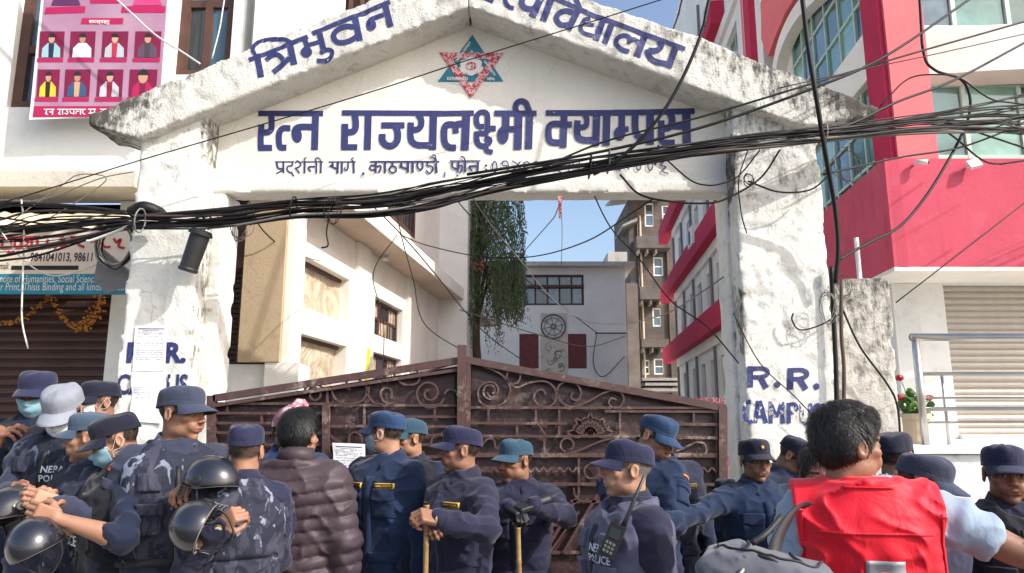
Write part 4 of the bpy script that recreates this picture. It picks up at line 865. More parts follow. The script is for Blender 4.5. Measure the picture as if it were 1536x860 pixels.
# weathered concrete wall stub
YC = 5.75; xq0, xq1 = hx(1252, 520, YC), hx(1343, 520, YC); zq1, zq0 = hz(417, YC, 1320), hz(432, YC, 1260)
cw = thing('boundary_wall', 'grey mould stained concrete wall stub right of the right gate pillar', 'wall', (xq0, YC, 0))
solid('wall', [([(xq0, 0), (xq1, 0), (xq1, zq1 - .03), (xq1 - .06, zq1), (xq0 + .12, zq1 - .0), (xq0, zq0)], YC, YC + .3)], .018, M['grey_concrete'], cw, .010, 5, lambda V: .40 + .35 * np.clip(1 - (zq1 - V[:, 2]) / .5, 0, 1), .08)
for i in range(12):
    x = xq0 + .0 + i * .022; z = zq0 + rr.uniform(-.02, .05); mb = MB(); s_ = rr.uniform(.02, .04)
    mb.hexa([(x, YC + .02, z), (x + s_, YC + .03, z + .01), (x + s_, YC + .09, z), (x, YC + .1, z), (x + .005, YC + .02, z + s_), (x + s_, YC + .04, z + s_ * .8), (x + s_, YC + .1, z + s_), (x, YC + .09, z + s_ * .7)]); mb.build('broken_brick', M['brick'] if i % 2 else M['red_paint'], cw)
# cctv, floodlight, white pipe
def cctv(px, py):
    c_ = P(px, py, YR2 - .08); t = thing('security_camera', 'small white bullet security camera on the red parapet', 'security camera', tuple(c_))
    tb('body', [c_ + (-.055, .02, .012), c_ + (.05, -.05, -.012)], .03, M['white_paint'], t); tb('arm', [c_ + (-.03, 0, 0), c_ + (-.05, .079, .0)], .015, M['white_paint'], t)
    tb('lens', [c_ + (.05, -.05, -.012), c_ + (.058, -.056, -.014)], .022, M['black_plastic'], t)
cctv(1382, 244)
c_ = P(1461, 246, YR2 - .1); t = thing('floodlight', 'square white floodlight on a bracket along the top of the red parapet', 'floodlight', tuple(c_))
def rotbox(c, hs, rot, name, mat, par):
    mm = Matrix.Rotation(rot[2], 3, 'Z') @ Matrix.Rotation(rot[1], 3, 'Y') @ Matrix.Rotation(rot[0], 3, 'X'); V = []
    for (a, b, d) in ((-1, -1, -1), (1, -1, -1), (1, 1, -1), (-1, 1, -1), (-1, -1, 1), (1, -1, 1), (1, 1, 1), (-1, 1, 1)): V.append(np.array(mm @ Vector((a * hs[0], b * hs[1], d * hs[2]))) + c)
    return MB().hexa(V).build(name, mat, par)
rotbox(c_, (.07, .02, .055), (R(-25), R(-15), 0), 'housing', M['white_paint'], t); rotbox(c_ + (0, -.022, -.01), (.058, .004, .044), (R(-25), R(-15), 0), 'glass', M['cable_grey'], t)
tb('bracket', [c_ + (-.05, .03, -.02), c_ + (-.06, .099, -.03)], .012, M['steel'], t)
x = hx(1288, 400, 6.9); t = setp(tb('pipe', [(x, 6.9, 0), (x, 6.9, hz(357, 6.9, 1288))], .022, M['white_paint'], None), 'grey vertical conduit standing before the shaded red parapet', 'pipe')
# ================================================================== shop sign, awning, banner, garlands
sg = thing('shop_sign', 'long cream and teal shop sign above the dark shutter', 'sign', (-4, 6.45, 2.6))
YG = 6.42; z0, z1, z2 = hz(441, YG, 100), hz(411, YG, 100), hz(343, YG, 100); xg0, xg1 = hx(-160, 400, YG), hx(214, 400, YG)
MB().box((xg0, YG, z1), (xg1, YG + .05, z2)).build('board', simple('sign_cream', lin(232, 216, 196), .55, var=.06), sg)
MB().box((xg0, YG - .002, z0), (xg1, YG + .05, z1 - .002)).build('board', simple('sign_teal', lin(40, 138, 162), .5, var=.08), sg)
M['sign_red'] = simple('sign_red', lin(186, 44, 54), .6); M['sign_navy'] = simple('sign_navy', lin(60, 48, 74), .6)
pp = Paint((0, 320), 6.6136, YG, None, .003)
pp.ln(24, (-20, 248), (400, 236)).ln(24, (440, 232), (640, 226)).ln(24, (700, 240), (860, 240)).st(26, (30, 300), (20, 340), (70, 350), (110, 330)).ln(26, (110, 255), (112, 350)).st(26, (150, 280), (155, 330), (200, 348), (210, 300)).ln(26, (215, 250), (216, 352)).st(22, (245, 270), (285, 275), (270, 310), (250, 320)).ln(22, (255, 315), (300, 350)).ln(26, (318, 250), (318, 352)).st(26, (372, 255), (376, 300), (350, 330))
pp.st(26, (80, 380), (110, 398), (150, 380)).st(26, (520, 300), (560, 330), (540, 350)).st(26, (480, 260), (470, 310), (510, 345)).st(26, (600, 260), (660, 280), (650, 330), (610, 325), (620, 290)).st(26, (720, 280), (790, 270), (780, 310), (840, 340)).st(26, (900, 285), (960, 270), (1000, 310)).st(26, (1010, 290), (1040, 335), (1100, 335)).st(26, (1130, 250), (1160, 290), (1200, 260), (1180, 330), (1240, 350))
pp.build('lettering', M['sign_red'], sg)
put_text('lettering', '9841041013, 98611', M['sign_navy'], sg, P(45, 392, YG), X, Z, .11, .002, fit=hx(138, 390, YG) - hx(45, 390, YG))
put_text('lettering', 'email:', M['sign_navy'], sg, P(-4, 404, YG), X, Z, .09, .0, fit=.1)
q0, q1 = P(17, 405, YG), P(118, 400.5, YG); MB().box((q0[0], YG - .004, q0[2]), (q1[0], YG - .001, q1[2] + .01)).build('black_bar', M['black_plastic'], sg)
put_text('lettering', 'l note of Humanities, Social Science, Law, Manage', M['white_paint'], sg, P(-6, 424, YG), X, Z, .1, .0, fit=hx(205, 420, YG) - hx(-6, 420, YG), off=.005)
put_text('lettering', 'lor Print, Thisis Binding and all kinds of Stationery', M['white_paint'], sg, P(-8, 436, YG), X, Z, .1, .0, fit=hx(212, 430, YG) - hx(-8, 430, YG), off=.005)
# crumpled awning above the sign
nu, nv = 60, 8; V = []
for j in range(nv + 1):
    for i in range(nu + 1):
        px = -150 + 345 * i / nu; q = P(px, 312 + 32 * j / nv, 6.45); q[1] = 6.62 - .25 * j / nv + .06 * math.sin(i * .9) * (j / nv) + .08 * (float(vnoise(np.array([i * .35, j * .5, 2.]), 1)) - .5); q[2] += .03 * (float(vnoise(np.array([i * .5, j * .2, 7.]), 1)) - .5); V.append(q)
F = [(j * (nu + 1) + i, j * (nu + 1) + i + 1, (j + 1) * (nu + 1) + i + 1, (j + 1) * (nu + 1) + i) for j in range(nv) for i in range(nu)]
o = link('awning', mesh_np('awning', V, F), M['tarp']); setp(o, 'crumpled pale tarpaulin awning between the ledge and the shop sign', 'awning')
md = o.modifiers.new('t', 'SOLIDIFY'); md.thickness = .006
# marigold garlands
gme = MB(); V_, F_ = lathe([(0, -.012), (.012, -.006), (.014, 0), (.012, .006), (0, .012)], 6); gme.add(V_, F_)
for gi, (a, m, b, lab) in enumerate((((-25, 470), (18, 484), (72, 446), 'dry marigold garland looping at the left edge over the dark shutter'), ((78, 446), (118, 492), (152, 446), 'thicker marigold garland hanging on the dark shutter beside the left pillar'))):
    A, B_ = P(*a, 6.86), P(*b, 6.86); Mi = P(*m, 6.86); mb = MB()
    for t in np.linspace(0, 1, 46):
        q = (1 - t) ** 2 * A + 2 * t * (1 - t) * (2 * Mi - (A + B_) / 2) + t * t * B_
        for k in range(2 + (gi == 1 and t > .5) * 3):
            j = q + RNG.normal(0, .012 + (.014 if gi == 1 and t > .5 else 0), 3); mb.add([(v[0] + j[0], v[1] + j[1], v[2] + j[2]) for v in gme.v], gme.f)
    setp(mb.build('garland', M['marigold'], None), lab, 'garland')
# ---- poster banner
bn = thing('banner', 'tall magenta banner with rows of portraits hanging on the shop building', 'banner', tuple(P(150, 178, 6.5)))
YN = 6.5
M['ban_bg'] = (lambda m: (m.base(m.mix(m.noise(2.2, 5, .6), lin(150, 84, 124), lin(190, 166, 182))).rough(.5), m.m)[-1])(N('banner_print')); M['ban_mag'] = simple('banner_magenta', lin(178, 24, 84), .5, var=.06); M['ban_dark'] = simple('banner_dark', lin(126, 16, 62), .5, var=.1)
BT = lambda px, py: (px, py)
def bq(mb, pts, o):   # flat print
    W_ = [P(a, b, YN) - (0, o, 0) for a, b in pts]; mb.add(W_, [tuple(range(len(pts)))[::-1]])
def lean(x, y):       # banner leans: left edge (65,0)-(45,178)
    return (x - (y / 178) * 20 * (1 - (x - 65) / 400), y)
sh = []
mb = MB(); cs = [P(68, -60, YN), P(268, -60, YN), P(243, 172, YN), P(44, 180, YN)]; mb.add([c + (0, -.004, 0) for c in cs] + [c + (0, .004, 0) for c in cs], [(3, 2, 1, 0), (4, 5, 6, 7), (0, 1, 5, 4), (1, 2, 6, 5), (2, 3, 7, 6), (3, 0, 4, 7)]); mb.build('cloth', M['white_paint'], bn)
mb = MB(); bq(mb, [(72, -60), (256, -60), (238, 176), (50, 176)], .006); mb.build('print', M['ban_bg'], bn)
def capb(*a):
    m_ = MB(); bq(m_, *a); m_.build('caption_bar', M['ban_mag'], bn)
capb([(52, 160), (240, 160), (239, 176), (50, 176)], .009); capb([(124, 28), (186, 28), (185, 37), (122, 37)], .009); capb([(70, 12), (129, 10), (128, 20), (67, 22)], .009); capb([(184, 10), (249, 10), (248, 20), (182, 20)], .009); capb([(136, -4), (180, -4), (180, 6), (136, 6)], .009)
skc = [lin(196, 150, 120), lin(180, 136, 108), lin(206, 164, 134)]
rows_ = [(48, 87, [(61, 98), (107, 144.5), (155, 193.5), (204, 243)]), (105, 146, [(58, 91), (99, 137), (147.5, 186), (195.5, 237)])]
cl = [[lin(150, 190, 196), lin(228, 232, 236), lin(176, 190, 196), lin(90, 70, 90)], [lin(216, 196, 50), lin(56, 84, 120), lin(196, 196, 206), lin(178, 24, 84)]]
cl2 = [[lin(30, 44, 70), lin(228, 232, 236), lin(190, 40, 70), lin(70, 60, 70)], [lin(50, 30, 30), lin(196, 160, 120), lin(150, 30, 60), lin(120, 16, 60)]]
mdk = MB(); mhd = MB()
for r_, (ya, yb, cs) in enumerate(rows_):
    for k, (xa, xb) in enumerate(cs):
        L_ = lambda x, y: (x - (y - ya) * .06, y)
        bq(mdk, [L_(xa, ya), L_(xb, ya), L_(xb, yb), L_(xa, yb)], .009); capb([L_(xa - 2, yb + 1), L_(xb, yb + 1), L_(xb, yb + 7), L_(xa - 2, yb + 7)], .009)
        cx = (xa + xb) / 2; hh = yb - ya; pa = cl[r_][k]; big = 1.35 if (r_, k) == (1, 3) else 1
        body = MB(); w_ = (xb - xa) * .38
        bq(body, [L_(cx - w_, yb), L_(cx - w_ * .95, yb - hh * .35), L_(cx - w_ * .4, yb - hh * .55), L_(cx + w_ * .4, yb - hh * .55), L_(cx + w_ * .95, yb - hh * .35), L_(cx + w_, yb)], .011); 
        m1 = simple('print_coat', pa, .6, var=.05); body.build('portrait_coat', m1, bn)
        body = MB(); bq(body, [L_(cx - w_ * .25, yb), L_(cx - w_ * .3, yb - hh * .54), L_(cx + w_ * .3, yb - hh * .54), L_(cx + w_ * .25, yb)], .012); body.build('portrait_shirt', simple('print_shirt', cl2[r_][k], .6, var=.05), bn)
        fc = MB(); bq(fc, [L_(cx + w_ * .34 * big * math.cos(t), ya + hh * .28 + hh * .18 * big * math.sin(t)) for t in np.linspace(0, 6.28, 12, endpoint=False)], .013); fc.build('portrait_face', simple('print_skin', skc[k % 3], .6, var=.05), bn)
        bq(mhd, [L_(cx + w_ * .38 * big * math.cos(t), ya + hh * (.22 if big > 1 else .24) + hh * .17 * big * math.sin(t)) for t in np.linspace(math.pi, 2 * math.pi, 9)], .014)
mdk.build('portrait_ground', M['ban_dark'], bn); mhd.build('portrait_hair', M['black_plastic'], bn)
for (a, b, c_) in ((78, -30, lin(90, 40, 90)), (200, -40, lin(214, 60, 120))):
    fc = MB(); bq(fc, [(a, 9), (a + 8, -14), (a + 34, -14), (a + 44, 9)], .011); fc.build('portrait_coat', simple('print_coat', c_, .6), bn)
put_text('banner_lettering', 'सदस्यहरु', M['white_paint'], bn, P(134, 36, YN), X, Z, .05, .001, fit=.2, off=.012)
# banner's last line repeats the campus name in small brush strokes
pp = Paint((52, 160), 1, YN, None, .012)
pp.ln(1.6, (15, 5), (31, 5)).st(1.6, (18, 5), (19, 10), (17, 11), (21, 13)).ln(1.8, (28, 5), (28, 13)).ln(1.6, (23, 9), (28, 9)).ln(1.6, (35, 5), (78, 5)).st(1.6, (38, 5), (39, 9), (37, 11), (40, 13)).ln(1.8, (43, 5), (43, 13)).st(1.6, (48, 7), (51, 8), (50, 12), (46, 11)).st(1.6, (54, 7), (56, 11), (60, 11)).ln(1.8, (60, 5), (60, 13)).st(1.6, (63, 12), (64, 8), (68, 8)).ln(1.8, (70, 5), (70, 13)).st(1.6, (74, 6), (73, 10), (77, 13)).ln(1.6, (81, 5), (93, 5)).ln(1.8, (85, 5), (85, 12)).ln(1.8, (91, 5), (91, 13)).ln(1.6, (82, 11), (91, 10)).ln(1.6, (99, 5), (118, 5)).st(1.6, (100, 9), (104, 8), (104, 12), (100, 12)).ln(1.8, (104, 5), (104, 13)).ln(1.8, (112, 5), (112, 13))
pp.build('banner_lettering', M['white_paint'], bn)
# ================================================================== WEEPING TREE in the yard
tr = thing('weeping_tree', 'dark green weeping tree with drooping branches beside the white rear building', 'tree', tuple(P(722, 640, 26) * (1, 1, 0)))
tb_ = np.array([hx(716, 500, 26), 26, 0]); zc_ = hz(262, 26, 720)
V, F = tube_np(smoothpts([tb_, tb_ + (.1, 0, 2.5), tb_ + (-.05, .1, 5), tb_ + (.1, 0, zc_ * .95)], 5), np.linspace(.24, .08, 16), 8); link('trunk', mesh_np('trunk', V[:], [f for f in F if len(f) == 4]), M['bark'], tr)
rr = random.Random(11); LV = []; LF = []; limbs = MB()
cen = np.array([hx(732, 300, 26), 26, hz(312, 26, 735)])
for i in range(330):
    a = rr.uniform(0, 2 * math.pi); rad = 1.25 * math.sqrt(rr.random()); top = cen + (rad * math.cos(a), rad * math.sin(a), rr.uniform(-2.8, 2.4)); L = rr.uniform(1.2, 3.2); out = np.array([math.cos(a), math.sin(a), 0]) * rr.uniform(.05, .35)
    if i % 6 == 0: limbs.tube(smoothpts([tb_ + (0, 0, max(2, top[2] - 2)), (tb_ + (0, 0, top[2])) * .5 + top * .5 + (0, 0, .3), top], 3), .025, 4, False)
    zmin = hz(512, 26, 720) if top[0] < hx(748, 450, 26) else hz(475, 26, 760); n_ = int(L * 34)
    for k in range(n_):
        t = k / n_; p_ = top + out * math.sin(t * 1.5) + (0, 0, -L * t) + RNG.normal(0, .045, 3)
        if p_[2] < zmin + rr.uniform(-.4, .5): continue
        s_ = rr.uniform(.05, .1); d_ = np.array([rr.uniform(-.4, .4), rr.uniform(-.4, .4), -1]); u = np.array([math.cos(rr.random() * 6.3), math.sin(rr.random() * 6.3), 0]) * .02
        n0 = len(LV); LV += [p_ - u, p_ + u, p_ + d_ * s_ + u * .4, p_ + d_ * s_ - u * .4]; LF.append((n0, n0 + 1, n0 + 2, n0 + 3))
for i in range(230):   # long right hand trailing sprays
    x = rr.uniform(738, 786); top = np.array([hx(x, 420, 26), 26 + rr.uniform(-.5, .5), hz(rr.uniform(380, 455), 26, x)]); L = rr.uniform(.3, 1.1)
    for k in range(int(L * 22)):
        p_ = top + (0, 0, -L * k / (L * 22)) + RNG.normal(0, .04, 3); s_ = .07; u = np.array([.02, 0, 0]); n0 = len(LV); LV += [p_ - u, p_ + u, p_ + (.02, 0, -s_), p_ + (-.01, 0, -s_)]; LF.append((n0, n0 + 1, n0 + 2, n0 + 3))
link('foliage', mesh_np('foliage', LV, LF, False), M['foliage_dark'], tr)['kind'] = 'stuff'
limbs.build('limbs', M['bark'], tr)
mb = MB()
for i in range(26):
    p_ = P(718 + rr.gauss(0, 9), 400 + rr.gauss(0, 4), 24.6) + RNG.normal(0, .05, 3); s_ = .035; mb.add([p_ + (-s_, 0, 0), p_ + (0, -.02, -s_), p_ + (s_, 0, 0), p_ + (0, .02, s_)], [(0, 1, 2, 3)])
setp(mb.build('blossom', M['blossom'], tr), kind='stuff')
# ================================================================== STEEL GATE
YM = 5.36
G = lambda zx, zy: (310 + zx / 1.944, 500 + zy / 1.944)     # from the enlarged view of the gate
def gp(zx, zy, d=0.0): px, py = G(zx, zy); return P(px, py, YM) + (0, d, 0)
def gbar(par, a, b, w=.022, d=.022, dep=0.0, name='bar', mat='gate_bar'):
    A, B = gp(*a, dep), gp(*b, dep); return MB().bar(A, B, w, d).build(name, M[mat], par)
def scroll(par, pts, w=.02, n=6, name='scroll', dep=-.004, th=.0065):
    q = smoothpts([gp(a, b, dep) for a, b in pts], n); t = np.gradient(q, axis=0); t /= np.linalg.norm(t, axis=1)[:, None]; nn = np.stack([-t[:, 2], 0 * t[:, 0], t[:, 0]], 1) * th; yy = np.array([0, w / 2, 0]); V = []; F = []
    for i in range(len(q)): V += [q[i] + nn[i] - yy, q[i] - nn[i] - yy, q[i] - nn[i] + yy, q[i] + nn[i] + yy]
    for i in range(len(q) - 1):
        for k in range(4): F.append((i * 4 + k, i * 4 + (k + 1) % 4, i * 4 + 4 + (k + 1) % 4, i * 4 + 4 + k))
    return MB().add(V, F).build(name, M['gate_bar'], par, smooth=False)
def spiral(cx, cy, r0, r1, a0, turns, n=14):
    return [(cx + (r0 + (r1 - r0) * i / n) * math.cos(R(a0) + turns * 2 * math.pi * i / n), cy + (r0 + (r1 - r0) * i / n) * math.sin(R(a0) + turns * 2 * math.pi * i / n)) for i in range(n + 1)]
def sheetpanel(par, corners, dep=.035, nu=40, nv=30):
    A, B, C, D = [gp(*c, dep) for c in corners]; V = []   # tl tr br bl
    for j in range(nv + 1):
        for i in range(nu + 1):
            u, v = i / nu, j / nv; q = (A * (1 - u) + B * u) * (1 - v) + (D * (1 - u) + C * u) * v; q = q.copy(); q[1] += .014 * (float(fbm(q, 3.2, 3)) - .5) * 2; V.append(q)
    F = [(j * (nu + 1) + i, (j + 1) * (nu + 1) + i, (j + 1) * (nu + 1) + i + 1, j * (nu + 1) + i + 1) for j in range(nv) for i in range(nu)]
    o = link('sheet', mesh_np('sheet', V, F), M['gate_sheet'], par); md = o.modifiers.new('s', 'SOLIDIFY'); md.thickness = .003; return o
BOT = 1290     # zoom y of the gate's foot
gL = thing('gate_leaf', 'left maroon steel gate leaf with a wicket door behind the officers', 'gate', tuple(gp(380, BOT)))
gR = thing('gate_leaf', 'right maroon steel gate leaf with a lotus and scrollwork', 'gate', tuple(gp(1130, BOT)))
# left leaf
sheetpanel(gL, [(22, 205), (733, 95), (733, BOT), (22, BOT)])
gbar(gL, (22, 190), (735, 80), .05, .05, 0, 'top_rail'); gbar(gL, (22, 212), (735, 107), .022, .04, -.01, 'top_rail')
gbar(gL, (16, 182), (8, BOT), .06, .05, 0, 'stile'); gbar(gL, (745, 36), (742, BOT), .062, .06, -.02, 'stile')
for y, x0, x1 in ((205, 30, 352), (233, 30, 352), (262, 30, 352), (290, 30, 352), (210, 352, 735), (243, 470, 735), (271, 352, 735), (297, 470, 735)): gbar(gL, (x0, y), (x1, y + 1), .018, .022, 0)
gbar(gL, (350, 205), (346, BOT), .05, .035, -.012, 'stile')
for x, y0, y1 in ((160, 233, 262), (95, 262, 290), (210, 262, 290), (60, 205, 233), (270, 205, 233), (460, 210, 271), (665, 210, 243), (560, 243, 271), (352, 165, 205)): gbar(gL, (x, y0), (x, y1), .016, .02, .004)
for y in (325, 360, 400, 440, 480, 520, 560, 600, 680, 760, 840): gbar(gL, (30, y), (735, y), .018, .022, 0)
for i in range(14): gbar(gL, (60 + i * 48, 560), (40 + i * 48 + 60, 760), .016, .016, .006)
scroll(gL, [(365, 165), (375, 190), (400, 204), (430, 205), (455, 196), (468, 175), (466, 155), (450, 140), (430, 130), (410, 140), (408, 158), (420, 165)])
scroll(gL, spiral(315, 180, 24, 10, 200, 1.1)); scroll(gL, [(285, 165), (300, 152), (320, 150), (338, 158)])
scroll(gL, [(540, 190), (538, 165), (522, 160), (508, 172), (512, 192), (528, 205), (545, 203)]); scroll(gL, [(475, 155), (472, 180), (490, 203), (515, 208)])
scroll(gL, spiral(650, 175, 46, 8, 20, 1.7, 22)); scroll(gL, [(693, 178), (705, 165), (725, 168), (733, 185)]); scroll(gL, [(560, 140), (580, 150), (610, 148), (622, 130), (610, 108), (585, 105)])
scroll(gL, [(612, 125), (650, 110), (690, 98), (730, 85)]); scroll(gL, [(560, 325), (580, 300), (600, 300), (612, 325)]); scroll(gL, [(652, 330), (660, 305), (680, 295), (700, 310)])
scroll(gL, [(415, 320), (418, 298), (435, 288), (450, 300), (455, 320)]); gbar(gL, (355, 295), (405, 330), .014, .014, -.004); gbar(gL, (425, 470), (455, 530), .014, .014, -.004)
for i in range(3): gbar(gL, (380 + i * 90, 760), (430 + i * 90, 900), .014, .014, 0)
# right leaf
sheetpanel(gR, [(758, 85), (1496, 222), (1496, BOT), (758, BOT)])
gbar(gR, (758, 78), (1512, 219), .05, .05, 0, 'top_rail'); gbar(gR, (1503, 214), (1508, BOT), .06, .05, -.003, 'stile'); gbar(gR, (764, 80), (762, BOT), .03, .045, 0, 'stile')
for y, x0, x1, w_ in ((217, 760, 1490, .018), (228, 1160, 1490, .016), (262, 760, 1050, .018), (265, 1330, 1490, .02), (300, 790, 1330, .018), (304, 1350, 1490, .02), (355, 760, 1490, .03), (400, 800, 820, .018), (440, 980, 1490, .02), (490, 1060, 1490, .018)): gbar(gR, (x0, y), (x1, y + 1), w_, .024, 0)
for x, y0, y1 in ((822, 217, 262), (905, 262, 300), (960, 217, 262), (1028, 217, 300), (1205, 217, 300), (1420, 228, 265), (1360, 304, 355), (985, 300, 355), (885, 300, 340), (1085, 355, 470), (1180, 355, 440), (1300, 355, 440)): gbar(gR, (x, y0), (x, y1), .016, .02, .004)
gbar(gR, (960, 255), (990, 300), .014, .014, -.006)
scroll(gR, spiral(828, 168, 26, 10, 60, 1.0)); scroll(gR, [(766, 85), (800, 95), (840, 110), (870, 130), (886, 165), (872, 198), (845, 212), (815, 212), (795, 195), (793, 165), (810, 146), (835, 143), (850, 160), (846, 180), (828, 186), (818, 172)])
scroll(gR, [(875, 110), (885, 100), (905, 106), (915, 125), (905, 145), (885, 146), (875, 130), (880, 108)]); scroll(gR, [(886, 150), (905, 158), (940, 145), (980, 140), (1005, 150), (1020, 175), (1015, 200), (995, 215), (970, 210), (955, 190), (962, 170), (980, 165), (990, 180)])
scroll(gR, [(1020, 170), (1030, 150), (1055, 140), (1080, 150), (1092, 175), (1080, 195), (1062, 188), (1068, 172)]); scroll(gR, [(1022, 180), (1040, 205), (1070, 215), (1110, 200), (1150, 178), (1180, 168), (1205, 172), (1216, 192), (1205, 214), (1185, 218), (1172, 205), (1180, 190), (1195, 195)])
for k in range(-4, 5):      # lotus
    a = R(-90 + k * 21); L_ = 66 if k % 2 == 0 else 58; b0, b1 = a - .17, a + .17; cx, cy = 1118, 296
    if abs(k) == 4: L_ = 70
    scroll(gR, [(cx + 14 * math.cos(b0), cy + 12 * math.sin(b0)), (cx + L_ * .6 * math.cos(b0 - .12), cy + L_ * .6 * math.sin(b0 - .12)), (cx + L_ * math.cos(a), cy + L_ * math.sin(a))], .02, 4, 'petal')
    scroll(gR, [(cx + 14 * math.cos(b1), cy + 12 * math.sin(b1)), (cx + L_ * .6 * math.cos(b1 + .12), cy + L_ * .6 * math.sin(b1 + .12)), (cx + L_ * math.cos(a), cy + L_ * math.sin(a))], .02, 4, 'petal')
scroll(gR, spiral(1118, 289, 13, 13, 0, 1.0, 12), name='petal')
scroll(gR, spiral(1052, 325, 21, 17, 100, .9, 10)); scroll(gR, [(1060, 350), (1090, 340), (1130, 322), (1165, 310), (1200, 305)]); scroll(gR, [(800, 330), (820, 308), (838, 312), (842, 335)])
scroll(gR, [(1365, 345), (1400, 330), (1425, 318), (1450, 322), (1456, 345), (1440, 358), (1425, 345)]); scroll(gR, spiral(1122, 402, 21, 21, 0, 1.0, 12)); scroll(gR, [(1070, 450), (1075, 475), (1095, 490), (1115, 480)])
for (x0, x1) in ((790, 1080), (1400, 1495)):
    for yb in (398, ): scroll(gR, [(x, yb + (6 if i % 2 else -6)) for i, x in enumerate(range(x0, x1, 12))], .02, 3, 'wave_bar')
for i in range(9): gbar(gR, (1085 - 55 * (i - 3) , 470), (985 - 55 * (i - 3), 640), .022, .02, -.002)
for i in range(4): gbar(gR, (1085 + 90 * i, 520), (1000 + 90 * i, 640), .014, .016, .008)
for y in (560, 640, 760, 900, 1050): gbar(gR, (765, y), (1495, y), .02, .022, .01)
paper('notice', 'white printed notice taped to the gate beside the man in the puffer jacket', [(502, 664), (550, 666), (549, 740), (504, 738)], YM, .05, n=16, wob=.012)
# ================================================================== CABLES
CABLES_GROUP = 'black cables bundled across the gateway'
def cab(pts, r, mat, label, group=None, name='cable', Ys=None, jit=0, n=7, cat='cable'):
    W = np.array([P(a, b, (Ys[i] if hasattr(Ys, '__len__') else Ys)) for i, (a, b) in enumerate(pts)])
    for e_, k_ in ((0, 1), (-1, -2)):     # cables that leave the picture go on to where they are fixed
        a_, b_ = pts[e_]
        if (a_ < -5 or a_ > 1540 or b_ < -5) and len(pts) > 2 and -400 < a_ < 1700: q_ = W[e_] + (W[e_] - W[k_]) / np.linalg.norm(W[e_] - W[k_]) * 3.0; W = np.vstack([[q_], W]) if e_ == 0 else np.vstack([W, [q_]])
    if jit: W[1:-1] += RNG.normal(0, jit, (len(W) - 2, 3))
    Q = smoothpts(W, n); r = np.interp(np.linspace(0, 1, len(Q)), np.linspace(0, 1, len(r)), r) if hasattr(r, '__len__') else r; V, F = tube_np(Q, r, 6, True); mb = MB().add(V, F); o = mb.build(name, M[mat], None, smooth=True); return setp(o, label, cat, group)
spine = [(-420, 385), (-60, 352), (60, 340), (180, 331), (215, 330), (330, 324), (450, 310), (560, 306), (650, 291), (740, 274), (840, 256), (950, 238), (1060, 222), (1160, 209), (1260, 199), (1380, 186), (1480, 176), (1600, 166), (1950, 130), (2300, 80)]
Ysp = [6.8, 6.1, 5.95, 5.5, 5.25, 5.22, 5.2, 5.18, 5.15, 5.12, 5.1, 5.08, 5.08, 5.12, 5.2, 5.5, 5.9, 6.3, 7.2, 8.0]
rr = random.Random(21)
for i in range(34):
    ph = rr.uniform(0, 6.28); am = rr.gauss(0, 1); pts = []; Yj = []
    spread = [30, 26, 22, 9, 7, 9, 9, 11, 12, 9, 8, 7, 6, 7, 7, 9, 14, 22, 30, 34]; y_ = rr.uniform(-1, 1)
    for k, (a, b) in enumerate(spine):
        y_ = max(-1.2, min(1.2, y_ + rr.gauss(0, .38))); pts.append((a + rr.uniform(-8, 8), b + 1.3 * y_ * spread[k] + (3 if 3 < k < 9 else 0))); Yj.append(Ysp[k] + .035 * math.sin(ph + k * .8) + rr.uniform(-.02, .02))
    m_ = 'cable' if i % 6 else ('cable_grey' if i % 12 else 'cable_brown')
    cab(pts, rr.choice([.004, .0055, .007, .010]), m_, 'black cable running in the thick bundle across the gateway' if m_ == 'cable' else ('grey cable running in the thick bundle across the gateway' if m_ == 'cable_grey' else 'brown cable running in the thick bundle across the gateway'), CABLES_GROUP if m_ == 'cable' else m_.replace('_', ' ') + 's in the bundle', Ys=Yj, n=5)
for k, (x, y, h_) in enumerate(((885, 250, 16), (913, 243, 15), (440, 312, 14), (1235, 203, 14), (985, 233, 12), (210, 331, 15))):   # ties
    c_ = P(x, y, 5.13); hh = h_ / FPX * 5.1; pts = [c_ + (.01 * math.sin(t), -.075 * math.cos(t), hh * 1.25 * math.sin(t)) for t in np.linspace(0, 6.5, 18)]
    V, F = tube_np(pts, .006, 5); setp(MB().add(V, F).build('cable_tie', M['cable_grey' if k % 2 else 'cable'], None, smooth=True), ['wire tie around the bundle over the phone number', 'second wire tie right of the phone number', 'wire tie around the bundle above the beige wall', 'wire tie around the bundle on the right gable end', 'wire tie around the bundle below the last letter', 'wire tie around the bundle at the left pillar'][k], 'cable tie')
